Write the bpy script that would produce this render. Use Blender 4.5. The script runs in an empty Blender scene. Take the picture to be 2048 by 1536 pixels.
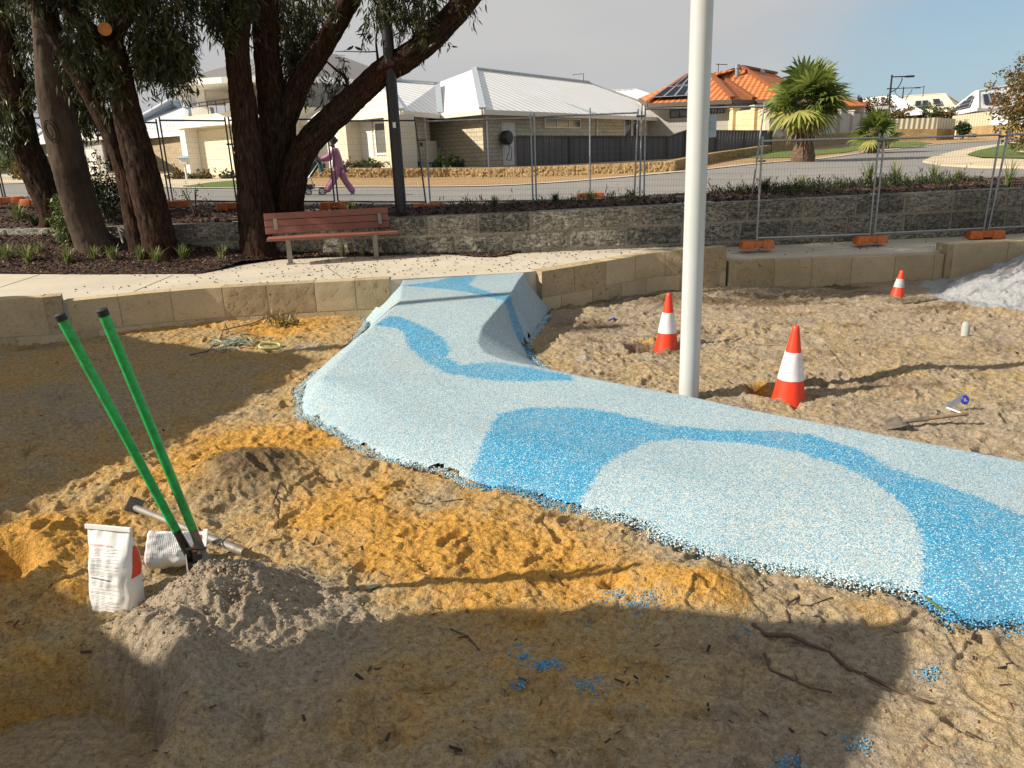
import bpy, bmesh, math, random
import numpy as np
from mathutils import Vector, Matrix
random.seed(7); rng=np.random.default_rng(11)
scene=bpy.context.scene; COL=scene.collection
# ---------------------------------------------------------------- camera
F=1500.; CZ=1.9
_d=np.array([186.,-4902.,-F]); _d/=np.linalg.norm(_d)
_up=-_d; _fy=np.array([0,0,-1.]); _fy=_fy-_up*_fy.dot(_up); _fy/=np.linalg.norm(_fy); _fx=np.cross(_fy,_up)
R=np.array([_fx,_fy,_up])
def ray(u,v): return R@np.array([u-1024.,-(v-768.),-F])
def atz(u,v,z):
    w=ray(u,v); return Vector(w*((z-CZ)/w[2]))+Vector((0,0,CZ))
def aty(u,v,y):
    w=ray(u,v); return Vector(w*(y/w[1]))+Vector((0,0,CZ))
cam=bpy.data.cameras.new('camera'); co=bpy.data.objects.new('camera',cam); COL.objects.link(co)
cam.sensor_width=36; cam.lens=F/2048*36; cam.clip_start=.05; cam.clip_end=4000
co.matrix_world=Matrix.Translation((0,0,CZ))@Matrix([list(r) for r in R]).to_4x4()
scene.camera=co
# ---------------------------------------------------------------- light
SUN_EL=math.radians(33.5); SX,SY=-.98,-.2; TE=math.tan(SUN_EL)
world=bpy.data.worlds.new('World'); scene.world=world; world.use_nodes=True
nt=world.node_tree; nt.nodes.clear()
N=nt.nodes.new; L=nt.links.new
out=N('ShaderNodeOutputWorld'); bg=N('ShaderNodeBackground'); bg.inputs['Strength'].default_value=.068
sky=N('ShaderNodeTexSky'); sky.sky_type='NISHITA'; sky.sun_disc=False; sky.sun_elevation=SUN_EL
sky.sun_rotation=math.atan2(SX,SY); sky.air_density=1.0; sky.dust_density=.25; sky.ozone_density=2.2
tc=N('ShaderNodeTexCoord'); sep=N('ShaderNodeSeparateXYZ'); L(tc.outputs['Generated'],sep.inputs[0])
nz=N('ShaderNodeTexNoise'); nz.inputs['Scale'].default_value=2.2; nz.inputs['Detail'].default_value=6; nz.inputs['Roughness'].default_value=.5
mp=N('ShaderNodeMapping'); mp.inputs['Scale'].default_value=(1,1,3.2); L(tc.outputs['Generated'],mp.inputs[0]); L(mp.outputs[0],nz.inputs['Vector'])
def wm(op,a,b=None,c=None):
    m=N('ShaderNodeMath'); m.operation=op
    for i,x in enumerate((a,b,c)):
        if x is None: continue
        if isinstance(x,(int,float)): m.inputs[i].default_value=x
        else: L(x,m.inputs[i])
    return m.outputs[0]
# cloud bank: covers the left and upper part, thins to the right
t=wm('MULTIPLY_ADD',sep.outputs[0],-2.0,.95)
t=wm('MULTIPLY_ADD',sep.outputs[2],2.6,t)
t=wm('MULTIPLY_ADD',nz.outputs[0],.9,t); t=wm('SUBTRACT',t,.72)
mr=N('ShaderNodeMapRange'); mr.interpolation_type='SMOOTHSTEP'; L(t,mr.inputs[0]); mr.inputs[1].default_value=0; mr.inputs[2].default_value=.55
mix=N('ShaderNodeMix'); mix.data_type='RGBA'; L(mr.outputs[0],mix.inputs[0])
hsv=N('ShaderNodeHueSaturation'); hsv.inputs['Saturation'].default_value=1.0; hsv.inputs['Value'].default_value=1.05; L(sky.outputs[0],hsv.inputs['Color']); 
hz=N('ShaderNodeMix'); hz.data_type='RGBA'; hr_=N('ShaderNodeMapRange'); L(sep.outputs[2],hr_.inputs[0]); hr_.inputs[1].default_value=-.02; hr_.inputs[2].default_value=.30; hr_.inputs[3].default_value=.85; hr_.inputs[4].default_value=.35
L(hr_.outputs[0],hz.inputs[0]); L(hsv.outputs[0],hz.inputs[6]); hz.inputs[7].default_value=(3.6,5.1,6.3,1); L(hz.outputs[2],mix.inputs[6])
nz2=N('ShaderNodeTexNoise'); nz2.inputs['Scale'].default_value=1.6; nz2.inputs['Detail'].default_value=4; L(mp.outputs[0],nz2.inputs['Vector'])
rp=N('ShaderNodeValToRGB'); L(nz2.outputs[0],rp.inputs[0])
rp.color_ramp.elements[0].position=.3; rp.color_ramp.elements[0].color=(4.7,4.75,4.9,1)
rp.color_ramp.elements[1].position=.7; rp.color_ramp.elements[1].color=(5.8,5.75,5.7,1)
L(rp.outputs[0],mix.inputs[7]); L(mix.outputs[2],bg.inputs[0]); L(bg.outputs[0],out.inputs[0])
sun=bpy.data.lights.new('sun','SUN'); sun.energy=5.0; sun.angle=math.radians(.53); sun.color=(1,.895,.745)
so=bpy.data.objects.new('sun',sun); COL.objects.link(so)
so.rotation_euler=Vector((SX,SY,TE)).to_track_quat('Z','Y').to_euler()
scene.view_settings.view_transform='Standard'; scene.view_settings.look='None'; scene.view_settings.exposure=0.56; scene.view_settings.gamma=1
scene.render.engine='CYCLES'
# ---------------------------------------------------------------- helpers
def tag(o,label=None,cat=None,group=None,kind=None):
    if label: o['label']=label
    if cat: o['category']=cat
    if group: o['group']=group
    if kind: o['kind']=kind
    return o
def empty(name,loc=(0,0,0),rz=0,label=None,cat=None,group=None):
    o=bpy.data.objects.new(name,None); COL.objects.link(o); o.location=loc; o.rotation_euler=(0,0,rz); o.empty_display_size=.1
    return tag(o,label,cat,group)
class MB:
    def __init__(s): s.v=[]; s.f=[]; s.m=[]
    def add(s,vs,fs,m=0):
        b=len(s.v); s.v+= [tuple(x) for x in vs]; s.f+=[tuple(b+i for i in f) for f in fs]; s.m+=[m]*len(fs); return s
    def box(s,c,size,rot=None,m=0,taper=None):
        hx,hy,hz=[q/2 for q in size]; tx=ty=1
        if taper: tx,ty=taper
        vs=[Vector((x*hx*(tx if z>0 else 1),y*hy*(ty if z>0 else 1),z*hz)) for z in(-1,1) for y in(-1,1) for x in(-1,1)]
        if rot is not None: vs=[rot@p for p in vs]
        c=Vector(c); vs=[p+c for p in vs]
        return s.add(vs,[(0,2,3,1),(4,5,7,6),(0,1,5,4),(2,6,7,3),(0,4,6,2),(1,3,7,5)],m)
    def bar(s,a,b,w,h,m=0,up=Vector((0,0,1))):
        a=Vector(a); b=Vector(b); d=(b-a).normalized(); x=d.cross(up); 
        if x.length<1e-4: x=d.cross(Vector((0,1,0)))
        x.normalize(); z=x.cross(d)
        M=Matrix((x,d,z)).transposed()
        return s.box((a+b)/2,(w,(b-a).length,h),M,m)
    def tube(s,pts,rad,n=8,m=0,cap=True):
        pts=[Vector(p) for p in pts]
        if not hasattr(rad,'__len__'): rad=[rad]*len(pts)
        vs=[];fs=[]; px=None
        for i,p in enumerate(pts):
            d=(pts[min(i+1,len(pts)-1)]-pts[max(i-1,0)]).normalized()
            if px is None: px=d.orthogonal().normalized()
            px=(px-d*px.dot(d)).normalized(); py=d.cross(px)
            for k in range(n):
                a=2*math.pi*k/n; vs.append(p+(px*math.cos(a)+py*math.sin(a))*rad[i])
        for i in range(len(pts)-1):
            for k in range(n):
                a=i*n+k; b=i*n+(k+1)%n; fs.append((a,b,b+n,a+n))
        if cap: fs.append(tuple(range(n-1,-1,-1))); fs.append(tuple((len(pts)-1)*n+k for k in range(n)))
        return s.add(vs,fs,m)
    def lathe(s,c,prof,n=24,m=0,rot=None):
        c=Vector(c); vs=[];fs=[]
        for r,z in prof:
            for k in range(n):
                a=2*math.pi*k/n; p=Vector((r*math.cos(a),r*math.sin(a),z)); vs.append(c+(rot@p if rot is not None else p))
        for i in range(len(prof)-1):
            for k in range(n):
                a=i*n+k; b=i*n+(k+1)%n; fs.append((a,b,b+n,a+n))
        fs.append(tuple(range(n-1,-1,-1))); fs.append(tuple((len(prof)-1)*n+k for k in range(n)))
        return s.add(vs,fs,m)
    def prism(s,poly,z0,z1,m=0):
        n=len(poly); z0f=z0 if callable(z0) else (lambda p:z0); z1f=z1 if callable(z1) else (lambda p:z1)
        vs=[(p[0],p[1],z0f(p)) for p in poly]+[(p[0],p[1],z1f(p)) for p in poly]
        fs=[tuple(range(n-1,-1,-1)),tuple(range(n,2*n))]+[(i,(i+1)%n,(i+1)%n+n,i+n) for i in range(n)]
        return s.add(vs,fs,m)
    def slab(s,poly,th,m=0):
        "polygon in 3D thickened along its normal"
        ps=[Vector(p) for p in poly]; nrm=(ps[1]-ps[0]).cross(ps[2]-ps[1]).normalized()
        n=len(ps); vs=ps+[p-nrm*th for p in ps]
        return s.add(vs,[tuple(range(n)),tuple(range(2*n-1,n-1,-1))]+[(i,i+n,(i+1)%n+n,(i+1)%n) for i in range(n)],m)
    def build(s,name,mats,parent=None,smooth=False,bevel=0,label=None,seg=2):
        me=bpy.data.meshes.new(name); me.from_pydata(s.v,[],s.f)
        if not isinstance(mats,(list,tuple)): mats=[mats]
        for q in mats: me.materials.append(q)
        if len(mats)>1: me.polygons.foreach_set('material_index',s.m)
        me.update()
        bm=bmesh.new(); bm.from_mesh(me); bmesh.ops.recalc_face_normals(bm,faces=bm.faces)
        if bevel:
            bmesh.ops.bevel(bm,geom=[e for e in bm.edges if len(e.link_faces)==2 and e.calc_face_angle(0)>.5],offset=bevel,segments=seg,affect='EDGES',profile=.6,clamp_overlap=True)
        bm.to_mesh(me); bm.free()
        if smooth: me.polygons.foreach_set('use_smooth',[True]*len(me.polygons)); 
        o=bpy.data.objects.new(name,me); COL.objects.link(o)
        if parent: o.parent=parent
        if label: o['label']=label
        if smooth=='auto':
            me.set_sharp_from_angle(angle=math.radians(38))
        return o
def np_mesh(name,V,Fq,mats,parent=None,smooth=True,attrs=None,midx=None):
    "V (n,3), Fq (m,4) or (m,3)"
    V=np.asarray(V,dtype=np.float32); Fq=np.asarray(Fq,dtype=np.int32); k=Fq.shape[1]
    me=bpy.data.meshes.new(name); me.vertices.add(len(V)); me.vertices.foreach_set('co',V.ravel())
    me.loops.add(Fq.size); me.loops.foreach_set('vertex_index',Fq.ravel())
    me.polygons.add(len(Fq)); me.polygons.foreach_set('loop_start',np.arange(0,Fq.size,k,dtype=np.int32))
    try: me.polygons.foreach_set('loop_total',np.full(len(Fq),k,dtype=np.int32))
    except Exception: pass
    if not isinstance(mats,(list,tuple)): mats=[mats]
    for q in mats: me.materials.append(q)
    if midx is not None: me.polygons.foreach_set('material_index',np.asarray(midx,dtype=np.int32))
    me.update(calc_edges=True); me.validate()
    me.polygons.foreach_set('use_smooth',np.full(len(me.polygons),bool(smooth)))
    for n_,a in (attrs or {}).items():
        at=me.attributes.new(n_,'FLOAT','POINT'); at.data.foreach_set('value',np.asarray(a,dtype=np.float32))
    o=bpy.data.objects.new(name,me); COL.objects.link(o)
    if parent: o.parent=parent
    return o
def grid_faces(nu,nv):
    i=np.arange(nu*nv).reshape(nv,nu); a=i[:-1,:-1].ravel(); b=i[:-1,1:].ravel(); c=i[1:,1:].ravel(); d=i[1:,:-1].ravel()
    return np.stack([a,b,c,d],1)
def copy_tree(o,parent=None):
    c=o.copy(); COL.objects.link(c); 
    if parent: c.parent=parent
    for ch in list(o.children): copy_tree(ch,c)
    return c
# numpy noise
_P=rng.permutation(1024).astype(np.int64); _G=rng.normal(size=(1024,3)); _G/=np.linalg.norm(_G,axis=1)[:,None]
def pn(x,y,z=None):
    x=np.asarray(x,dtype=np.float64); y=np.asarray(y,dtype=np.float64); z=np.zeros_like(x)+.37 if z is None else np.asarray(z,dtype=np.float64)
    xi=np.floor(x).astype(np.int64); yi=np.floor(y).astype(np.int64); zi=np.floor(z).astype(np.int64)
    xf=x-xi; yf=y-yi; zf=z-zi; u=xf**3*(xf*(xf*6-15)+10); v=yf**3*(yf*(yf*6-15)+10); w=zf**3*(zf*(zf*6-15)+10)
    def g(a,b,c):
        h=_P[(_P[(_P[(xi+a)&1023]+yi+b)&1023]+zi+c)&1023]; G=_G[h]
        return G[...,0]*(xf-a)+G[...,1]*(yf-b)+G[...,2]*(zf-c)
    def lp(a,b,t): return a+(b-a)*t
    return lp(lp(lp(g(0,0,0),g(1,0,0),u),lp(g(0,1,0),g(1,1,0),u),v),lp(lp(g(0,0,1),g(1,0,1),u),lp(g(0,1,1),g(1,1,1),u),v),w)*1.6
def fbm(x,y,s,o=4,z=None,g=.5):
    r=0;a=1;
    for i in range(o): r=r+a*pn(x*s+7.3*i,y*s-3.1*i,None if z is None else z*s+i); s*=2.03; a*=g
    return r
def sstep(a,b,x):
    t=np.clip((x-a)/(b-a),0,1); return t*t*(3-2*t)
def inpoly(x,y,P):
    P=np.asarray([(p[0],p[1]) for p in P]); r=np.zeros(np.shape(x),bool); n=len(P)
    for i in range(n):
        x0,y0=P[i]; x1,y1=P[(i+1)%n]
        if y0==y1: continue
        c=((y0>y)!=(y1>y))&(x<(x1-x0)*(y-y0)/(y1-y0)+x0); r^=c
    return r
def dpoly(x,y,P,closed=True):
    P=np.asarray([(p[0],p[1]) for p in P]); d=np.full(np.shape(x),1e9); n=len(P)
    for i in range(n if closed else n-1):
        a=P[i]; b=P[(i+1)%n]; ab=b-a; L2=max(ab@ab,1e-12)
        t=np.clip(((x-a[0])*ab[0]+(y-a[1])*ab[1])/L2,0,1)
        d=np.minimum(d,(x-a[0]-t*ab[0])**2+(y-a[1]-t*ab[1])**2)
    return np.sqrt(d)
# ---------------------------------------------------------------- materials
class NT:
    def __init__(s,name):
        s.m=bpy.data.materials.new(name); s.m.use_nodes=True; s.t=s.m.node_tree; s.b=s.t.nodes['Principled BSDF']; s.tc=None
    def n(s,k,**kw):
        x=s.t.nodes.new(k)
        for a,b in kw.items(): setattr(x,a,b)
        return x
    def l(s,a,b): s.t.links.new(a,b)
    def coord(s,scale=(1,1,1),kind='Object'):
        if s.tc is None: s.tc=s.n('ShaderNodeTexCoord')
        m=s.n('ShaderNodeMapping'); m.inputs['Scale'].default_value=scale; s.l(s.tc.outputs[kind],m.inputs[0]); return m.outputs[0]
    def noise(s,vec,scale,detail=4,rough=.55,dist=0):
        x=s.n('ShaderNodeTexNoise'); x.inputs['Scale'].default_value=scale; x.inputs['Detail'].default_value=detail; x.inputs['Roughness'].default_value=rough; x.inputs['Distortion'].default_value=dist
        s.l(vec,x.inputs['Vector']); return x.outputs[0]
    def ramp(s,f,stops,interp='LINEAR'):
        x=s.n('ShaderNodeValToRGB'); e=x.color_ramp.elements; x.color_ramp.interpolation=interp
        for i,(p,c) in enumerate(stops):
            q=e[i] if i<2 else e.new(p)
            q.position=p; q.color=(*c,1) if not isinstance(c,(int,float)) else (c,c,c,1)
        s.l(f,x.inputs[0]); return x.outputs[0]
    def mix(s,f,a,b,mode='MIX'):
        x=s.n('ShaderNodeMix',data_type='RGBA',blend_type=mode)
        for k,q in ((0,f),(6,a),(7,b)):
            if isinstance(q,(int,float)): x.inputs[k].default_value=q if k==0 else (q,q,q,1)
            elif isinstance(q,tuple): x.inputs[k].default_value=(*q,1)
            else: s.l(q,x.inputs[k])
        return x.outputs[2]
    def math(s,op,a,b=None,c=None):
        m=s.n('ShaderNodeMath',operation=op)
        for i,x in enumerate((a,b,c)):
            if x is None: continue
            if isinstance(x,(int,float)): m.inputs[i].default_value=x
            else: s.l(x,m.inputs[i])
        return m.outputs[0]
    def attr(s,name):
        x=s.n('ShaderNodeAttribute',attribute_name=name); return x.outputs['Fac']
    def bump(s,h,strength=.5,dist=.01,prev=None):
        x=s.n('ShaderNodeBump'); x.inputs['Strength'].default_value=strength; x.inputs['Distance'].default_value=dist; s.l(h,x.inputs['Height'])
        if prev is not None: s.l(prev,x.inputs['Normal'])
        s.l(x.outputs[0],s.b.inputs['Normal']); return x.outputs[0]
    def col(s,c):
        if isinstance(c,tuple): s.b.inputs['Base Color'].default_value=(*c,1)
        else: s.l(c,s.b.inputs['Base Color'])
    def set(s,rough=.8,metal=0,spec=None):
        s.b.inputs['Roughness'].default_value=rough; s.b.inputs['Metallic'].default_value=metal
        if spec is not None: s.b.inputs['Specular IOR Level'].default_value=spec
        return s.m
def simple(name,c,rough=.6,metal=0,var=.15,scale=6,bump=0,bs=40,bd=.005,spec=None,dirt=None,obrand=0):
    q=NT(name); v=q.coord(); n=q.noise(v,scale,5,.6)
    lo=tuple(max(0,x*(1-var)) for x in c); hi=tuple(min(1,x*(1+var)) for x in c)
    cc=q.ramp(n,[(.3,lo),(.7,hi)])
    if dirt:
        n2=q.noise(v,scale*.35,6,.7); cc=q.mix(q.ramp(n2,[(.48,0.),(.68,.75)]),cc,dirt)
    if obrand:
        oi=q.n('ShaderNodeObjectInfo'); cc=q.mix(q.math('MULTIPLY',oi.outputs['Random'],obrand),cc,tuple(x*.35 for x in c))
    q.col(cc)
    if bump: q.bump(q.noise(v,bs,5,.6),bump,bd)
    return q.set(rough,metal,spec)
M={}
# sand ground: grey and yellow sand, mixed by the mesh attributes 'tint' (yellow) and 'pale'
q=NT('sand'); v=q.coord()
nb=q.noise(v,2.3,6,.62); nm=q.noise(v,9,6,.65); nf=q.noise(v,160,3,.7); nc=q.noise(v,38,5,.7)
gray=q.ramp(nc,[(.3,(.20,.16,.115)),(.5,(.36,.295,.215)),(.72,(.49,.415,.32))])
yel=q.ramp(nc,[(.3,(.30,.145,.028)),(.48,(.55,.295,.062)),(.7,(.68,.40,.105))])
bei=q.ramp(nc,[(.3,(.22,.16,.085)),(.5,(.43,.32,.17)),(.72,(.57,.445,.255))])
tint=q.math('MULTIPLY_ADD',q.noise(v,30,5,.75),.5,q.math('MULTIPLY_ADD',nm,.9,q.attr('tint'))); tint=q.math('SUBTRACT',tint,.25); tint=q.math('MULTIPLY_ADD',nb,.5,tint); tint=q.math('SUBTRACT',tint,.70)
c=q.mix(q.ramp(tint,[(.22,0.),(.52,1.)]),gray,bei)
c=q.mix(q.ramp(tint,[(.52,0.),(1.0,1.)]),c,yel)
pale=q.math('ADD',q.attr('pale'),q.math('MULTIPLY_ADD',nm,.5,-.25))
c=q.mix(q.ramp(pale,[(.35,0.),(.6,1.)]),c,q.ramp(nc,[(.3,(.31,.325,.35)),(.7,(.45,.465,.49))]))
dk=q.math('ADD',q.attr('dark'),q.math('MULTIPLY_ADD',nm,.9,-.45))
c=q.mix(q.ramp(dk,[(.3,0.),(.75,.85)]),c,q.ramp(nc,[(.3,(.06,.038,.02)),(.7,(.20,.135,.075))]))
c=q.mix(q.ramp(q.noise(v,90,5,.8),[(.36,.55),(.48,0.)]),c,q.mix(.6,c,(.06,.04,.022))); c=q.mix(q.ramp(q.noise(v,110,4,.8),[(.55,0.),(.7,.35)]),c,q.mix(.5,c,(.75,.66,.5))); c=q.mix(q.ramp(nf,[(.3,.3),(.5,0.)]),c,q.mix(.5,c,(.10,.07,.045)))
sp=q.noise(v,75,3,.7); c=q.mix(q.ramp(sp,[(.60,0.),(.70,.75)]),c,(.09,.065,.045))
q.col(c); b1=q.bump(nc,.7,.014); vg=q.n('ShaderNodeTexVoronoi'); vg.inputs['Scale'].default_value=95; vg.inputs['Randomness'].default_value=1; q.l(v,vg.inputs['Vector']); b4=q.bump(q.math('MULTIPLY',vg.outputs['Distance'],-1.),.6,.008,b1); b3=q.bump(q.noise(v,85,4,.75),.9,.010,b4); b2=q.bump(nf,.8,.005,b3); M['sand']=q.set(.95,0,.12)
# rubber wet-pour: voronoi granules, blue pattern by attribute 'blue' (signed distance in metres)
q=NT('rubber'); v=q.coord()
vo=q.n('ShaderNodeTexVoronoi'); vo.inputs['Scale'].default_value=205; q.l(v,vo.inputs['Vector'])
sepc=q.n('ShaderNodeSeparateColor'); q.l(vo.outputs['Color'],sepc.inputs[0]); rnd=sepc.outputs[0]
big=q.noise(v,22,4,.75); edge=q.math('MULTIPLY_ADD',q.math('SUBTRACT',big,.5),.13,q.attr('blue')); edge=q.math('MULTIPLY_ADD',q.math('SUBTRACT',sepc.outputs[1],.5),.035,edge)
isb=q.ramp(q.math('MULTIPLY_ADD',edge,100.,.5),[(.0,0.),(1.,1.)])
light=q.ramp(rnd,[(0,(.12,.31,.46)),(.14,(.19,.40,.52)),(.28,(.36,.49,.54)),(.42,(.53,.595,.60)),(.75,(.64,.67,.655)),(.9,(.30,.37,.38))],'CONSTANT')
blue=q.ramp(rnd,[(0,(.015,.17,.36)),(.25,(.02,.25,.48)),(.55,(.045,.37,.60)),(.78,(.14,.50,.70)),(.88,(.60,.74,.76))],'CONSTANT')
c=q.mix(isb,light,blue)
c=q.mix(q.ramp(vo.outputs['Distance'],[(.45,0.),(.75,.6)]),c,(.05,.13,.18))
nd=q.noise(v,1.6,5,.6); c=q.mix(q.ramp(nd,[(.5,0.),(.8,.25)]),c,(.38,.35,.30)); ns=q.noise(v,5,7,.75); c=q.mix(q.ramp(ns,[(.57,0.),(.70,.32)]),c,(.42,.34,.22)); nw=q.noise(v,.9,4,.6); c=q.mix(q.ramp(nw,[(.35,.16),(.6,0.)]),c,(.10,.22,.32))
c=q.mix(q.ramp(q.math('ADD',q.attr('rim'),q.math('MULTIPLY_ADD',q.noise(v,30,4,.7),.8,-.4)),[(.5,0.),(.9,.5)]),c,(.16,.20,.20))
q.col(c); q.bump(vo.outputs['Distance'],-.9,.006); M['rubber']=q.set(.55,0,.35)
for nme,cc in (('crumb_light',(.55,.65,.66)),('crumb_blue',(.05,.27,.48)),('crumb_black',(.012,.012,.013)),('crumb_mid',(.22,.42,.52))):
    M[nme]=simple(nme,cc,.6,0,.3,60)
# concrete path
q=NT('concrete'); v=q.coord(); n1=q.noise(v,1.2,6,.6); n2=q.noise(v,14,5,.6); n3=q.noise(q.coord((3,60,3)),3,3,.6)
c=q.ramp(n1,[(.3,(.47,.42,.34)),(.7,(.60,.55,.45))]); c=q.mix(q.ramp(n2,[(.4,.0),(.8,.35)]),c,(.40,.33,.24)); c=q.mix(q.ramp(n3,[(.5,0.),(.75,.15)]),c,(.35,.3,.24))
c=q.mix(q.ramp(q.noise(v,.5,5,.6),[(.55,0.),(.8,.35)]),c,(.34,.28,.2))
q.col(c); q.bump(n3,.15,.003); M['concrete']=q.set(.85)
def stone(name,a,b,pit,pitamt,vein=None,bs=30,bst=.5,vs=1.):
    q=NT(name); v=q.coord(); n1=q.noise(v,1.9*vs,6,.65); n2=q.noise(v,18*vs,6,.7); n3=q.noise(v,70,4,.6)
    c=q.ramp(n1,[(.3,a),(.7,b)]); c=q.mix(q.ramp(n3,[(.35,.35),(.55,0.)]),c,tuple(x*.5 for x in a))
    c=q.mix(q.ramp(n2,[(1-pitamt-.07,0.),(1-pitamt,.9)]),c,pit)
    if vein:
        wv=q.n('ShaderNodeTexNoise'); wv.inputs['Scale'].default_value=5; wv.inputs['Distortion'].default_value=2.2; wv.inputs['Detail'].default_value=5; q.l(q.coord((.5,.5,2.4)),wv.inputs['Vector'])
        c=q.mix(q.ramp(wv.outputs[0],[(.44,0.),(.5,.8),(.56,0.)]),c,vein)
    c=q.mix(q.ramp(q.noise(v,.7,4,.6),[(.5,0.),(.75,.4)]),c,tuple(x*.55 for x in a))
    q.col(c); h=q.math('MULTIPLY_ADD',q.ramp(n2,[(1-pitamt-.15,1.),(1-pitamt,0.)]),1.,n1); q.bump(h,bst,.02,None); return q.set(.95,0,.15)
M['limestone']=stone('limestone',(.46,.36,.22),(.60,.49,.32),(.22,.16,.10),.30,bst=.4)
M['limestone_b']=stone('limestone_b',(.40,.31,.185),(.53,.425,.27),(.15,.105,.065),.34,bst=.45); M['limestone_c']=stone('limestone_c',(.50,.40,.25),(.63,.52,.345),(.24,.18,.115),.27,bst=.35)
M['weathered_b']=stone('weathered_b',(.24,.23,.20),(.42,.40,.34),(.065,.066,.06),.42,(.05,.052,.05),bst=.8,vs=1.1); M['weathered_c']=stone('weathered_c',(.34,.32,.265),(.50,.465,.385),(.09,.09,.08),.36,(.09,.088,.08),bst=.8,vs=1.5)
M['limestone_mortar']=stone('limestone_mortar',(.40,.34,.24),(.5,.42,.29),(.25,.2,.12),.25)
M['weathered']=stone('weathered',(.31,.295,.25),(.48,.45,.375),(.085,.085,.075),.38,(.05,.052,.05),bst=.8,vs=1.3)
M['weathered_mortar']=stone('weathered_mortar',(.31,.285,.225),(.43,.39,.31),(.12,.11,.09),.36)
M['rough_limestone']=stone('rough_limestone',(.34,.235,.11),(.52,.37,.19),(.12,.09,.05),.36,bst=.9)
# mulch
M['mulch_base']=simple('mulch_base',(.055,.032,.022),.95,0,.5,25,.8,60,.02)
q=NT('mulch_chip'); 
gi=q.attr('rnd'); q.col(q.ramp(gi,[(0,(.020,.012,.009)),(.35,(.05,.022,.016)),(.7,(.10,.045,.03)),(.9,(.17,.095,.06)),(1.,(.30,.22,.15))])); M['mulch_chip']=q.set(.85)
# road
q=NT('asphalt'); v=q.coord(); n1=q.noise(v,.25,5,.6); n2=q.noise(v,60,3,.6)
c=q.ramp(n1,[(.3,(.20,.195,.185)),(.7,(.27,.255,.235))]); c=q.mix(q.ramp(n2,[(.35,.5),(.6,0.)]),c,(.12,.12,.12)); c=q.mix(q.ramp(q.noise(v,1.1,6,.7),[(.55,0.),(.75,.5)]),c,(.36,.27,.18))
q.col(c); q.bump(n2,.3,.01); M['road']=q.set(.9)
M['kerb']=simple('kerb_concrete',(.46,.41,.33),.9,0,.15,3,.2)
q=NT('woodchip_verge'); v=q.coord(); n1=q.noise(v,28,4,.75); n2=q.noise(v,1.4,4,.6)
c=q.ramp(n1,[(.3,(.16,.09,.04)),(.5,(.42,.27,.13)),(.7,(.62,.43,.22))]); c=q.mix(q.ramp(n2,[(.4,0.),(.8,.4)]),c,(.30,.19,.09)); q.col(c); q.bump(n1,.9,.05); M['verge']=q.set(.95)
q=NT('lawn_grass'); v=q.coord(); n1=q.noise(v,40,4,.7); n2=q.noise(v,1.5,4,.6)
c=q.ramp(n1,[(.3,(.05,.085,.015)),(.6,(.14,.21,.035)),(.8,(.26,.31,.08))]); c=q.mix(q.ramp(n2,[(.4,0.),(.8,.35)]),c,(.22,.23,.06)); q.col(c); q.bump(n1,.9,.05); M['lawn']=q.set(.95)
M['dirt']=simple('dirt_ground',(.30,.23,.14),.95,0,.35,.6,.3,10,.05)
M['footpath']=simple('footpath_concrete',(.52,.44,.31),.9,0,.15,.8,.1)
# ================================================================ background terrain
CP=[aty(*p) for p in [(0,450,12.6),(400,446,12.6),(700,436,12.6),(1000,424,12.6),(1300,409,12.4),(1550,400,12.6),(1750,383,12.6),(2020,372,12.6),
 (30,410,14.5),(100,405,15),(400,405,15.5),(700,405,16),(1000,405,15.5),(1300,393,15),(1600,374,15),(1900,362,15),(2040,352,16),
 (100,366,30),(400,377,26),(700,375,25),(1000,372,25),(1200,360,25),(1400,342,26),(1640,318,32),(1760,303,38),(1880,288,46),(2040,276,58),
 (100,350,38),(300,352,38),(480,350,38),(700,350,31),(965,345,32.5),(1300,325,32),(1535,306,38)]]
CP+= [Vector(p) for p in [(-45,13,1.5),(45,13,1.0),(-60,60,2.2),(0,60,1.9),(40,75,2.6),(90,90,3.4),(-60,-10,.3),(60,-10,.3),(-100,160,3),(0,160,3),(120,160,4.2),(60,40,1.6)]]
_A=np.array([[p.x,p.y] for p in CP]); _Z=np.array([p.z for p in CP])
def _phi(r2): return np.where(r2>1e-9,.5*r2*np.log(np.maximum(r2,1e-9)),0)
_n=len(CP); _K=_phi(((_A[:,None]-_A[None])**2).sum(-1))+np.eye(_n)*6.; _Q=np.hstack([np.ones((_n,1)),_A])
_W=np.linalg.solve(np.block([[_K,_Q],[_Q.T,np.zeros((3,3))]]),np.concatenate([_Z,np.zeros(3)]))
def gz(x,y):
    x=np.asarray(x,float); y=np.asarray(y,float); sh=x.shape; x=x.ravel(); y=y.ravel()
    r=_phi((x[:,None]-_A[:,0])**2+(y[:,None]-_A[:,1])**2)@_W[:_n]+_W[_n]+_W[_n+1]*x+_W[_n+2]*y
    r=r.reshape(sh); return r if sh else float(r)
def G(x,y,dz=0): return Vector((x,y,gz(x,y)+dz))
def gp(u,v,y):  # point on the terrain under pixel column u at depth y
    p=aty(u,v,y); return G(p.x,p.y)
def gpix(u,v,y0=12,y1=120):  # ray / terrain intersection
    lo=y0
    for k in range(400):
        y=y0*(y1/y0)**(k/399); p=aty(u,v,y)
        if p.z<gz(p.x,p.y): 
            a,b=lo,y
            for _ in range(12):
                m=(a+b)/2; p=aty(u,v,m)
                if p.z<gz(p.x,p.y): b=m
                else: a=m
            return G(p.x,p.y)
        lo=y
    p=aty(u,v,y1); return G(p.x,p.y)
xs=np.concatenate([np.linspace(-400,-60,12)[:-1],np.linspace(-60,60,121),np.linspace(60,400,12)[1:]]); ys=np.concatenate([np.linspace(13.6,70,114),np.linspace(72,420,30)])
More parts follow.
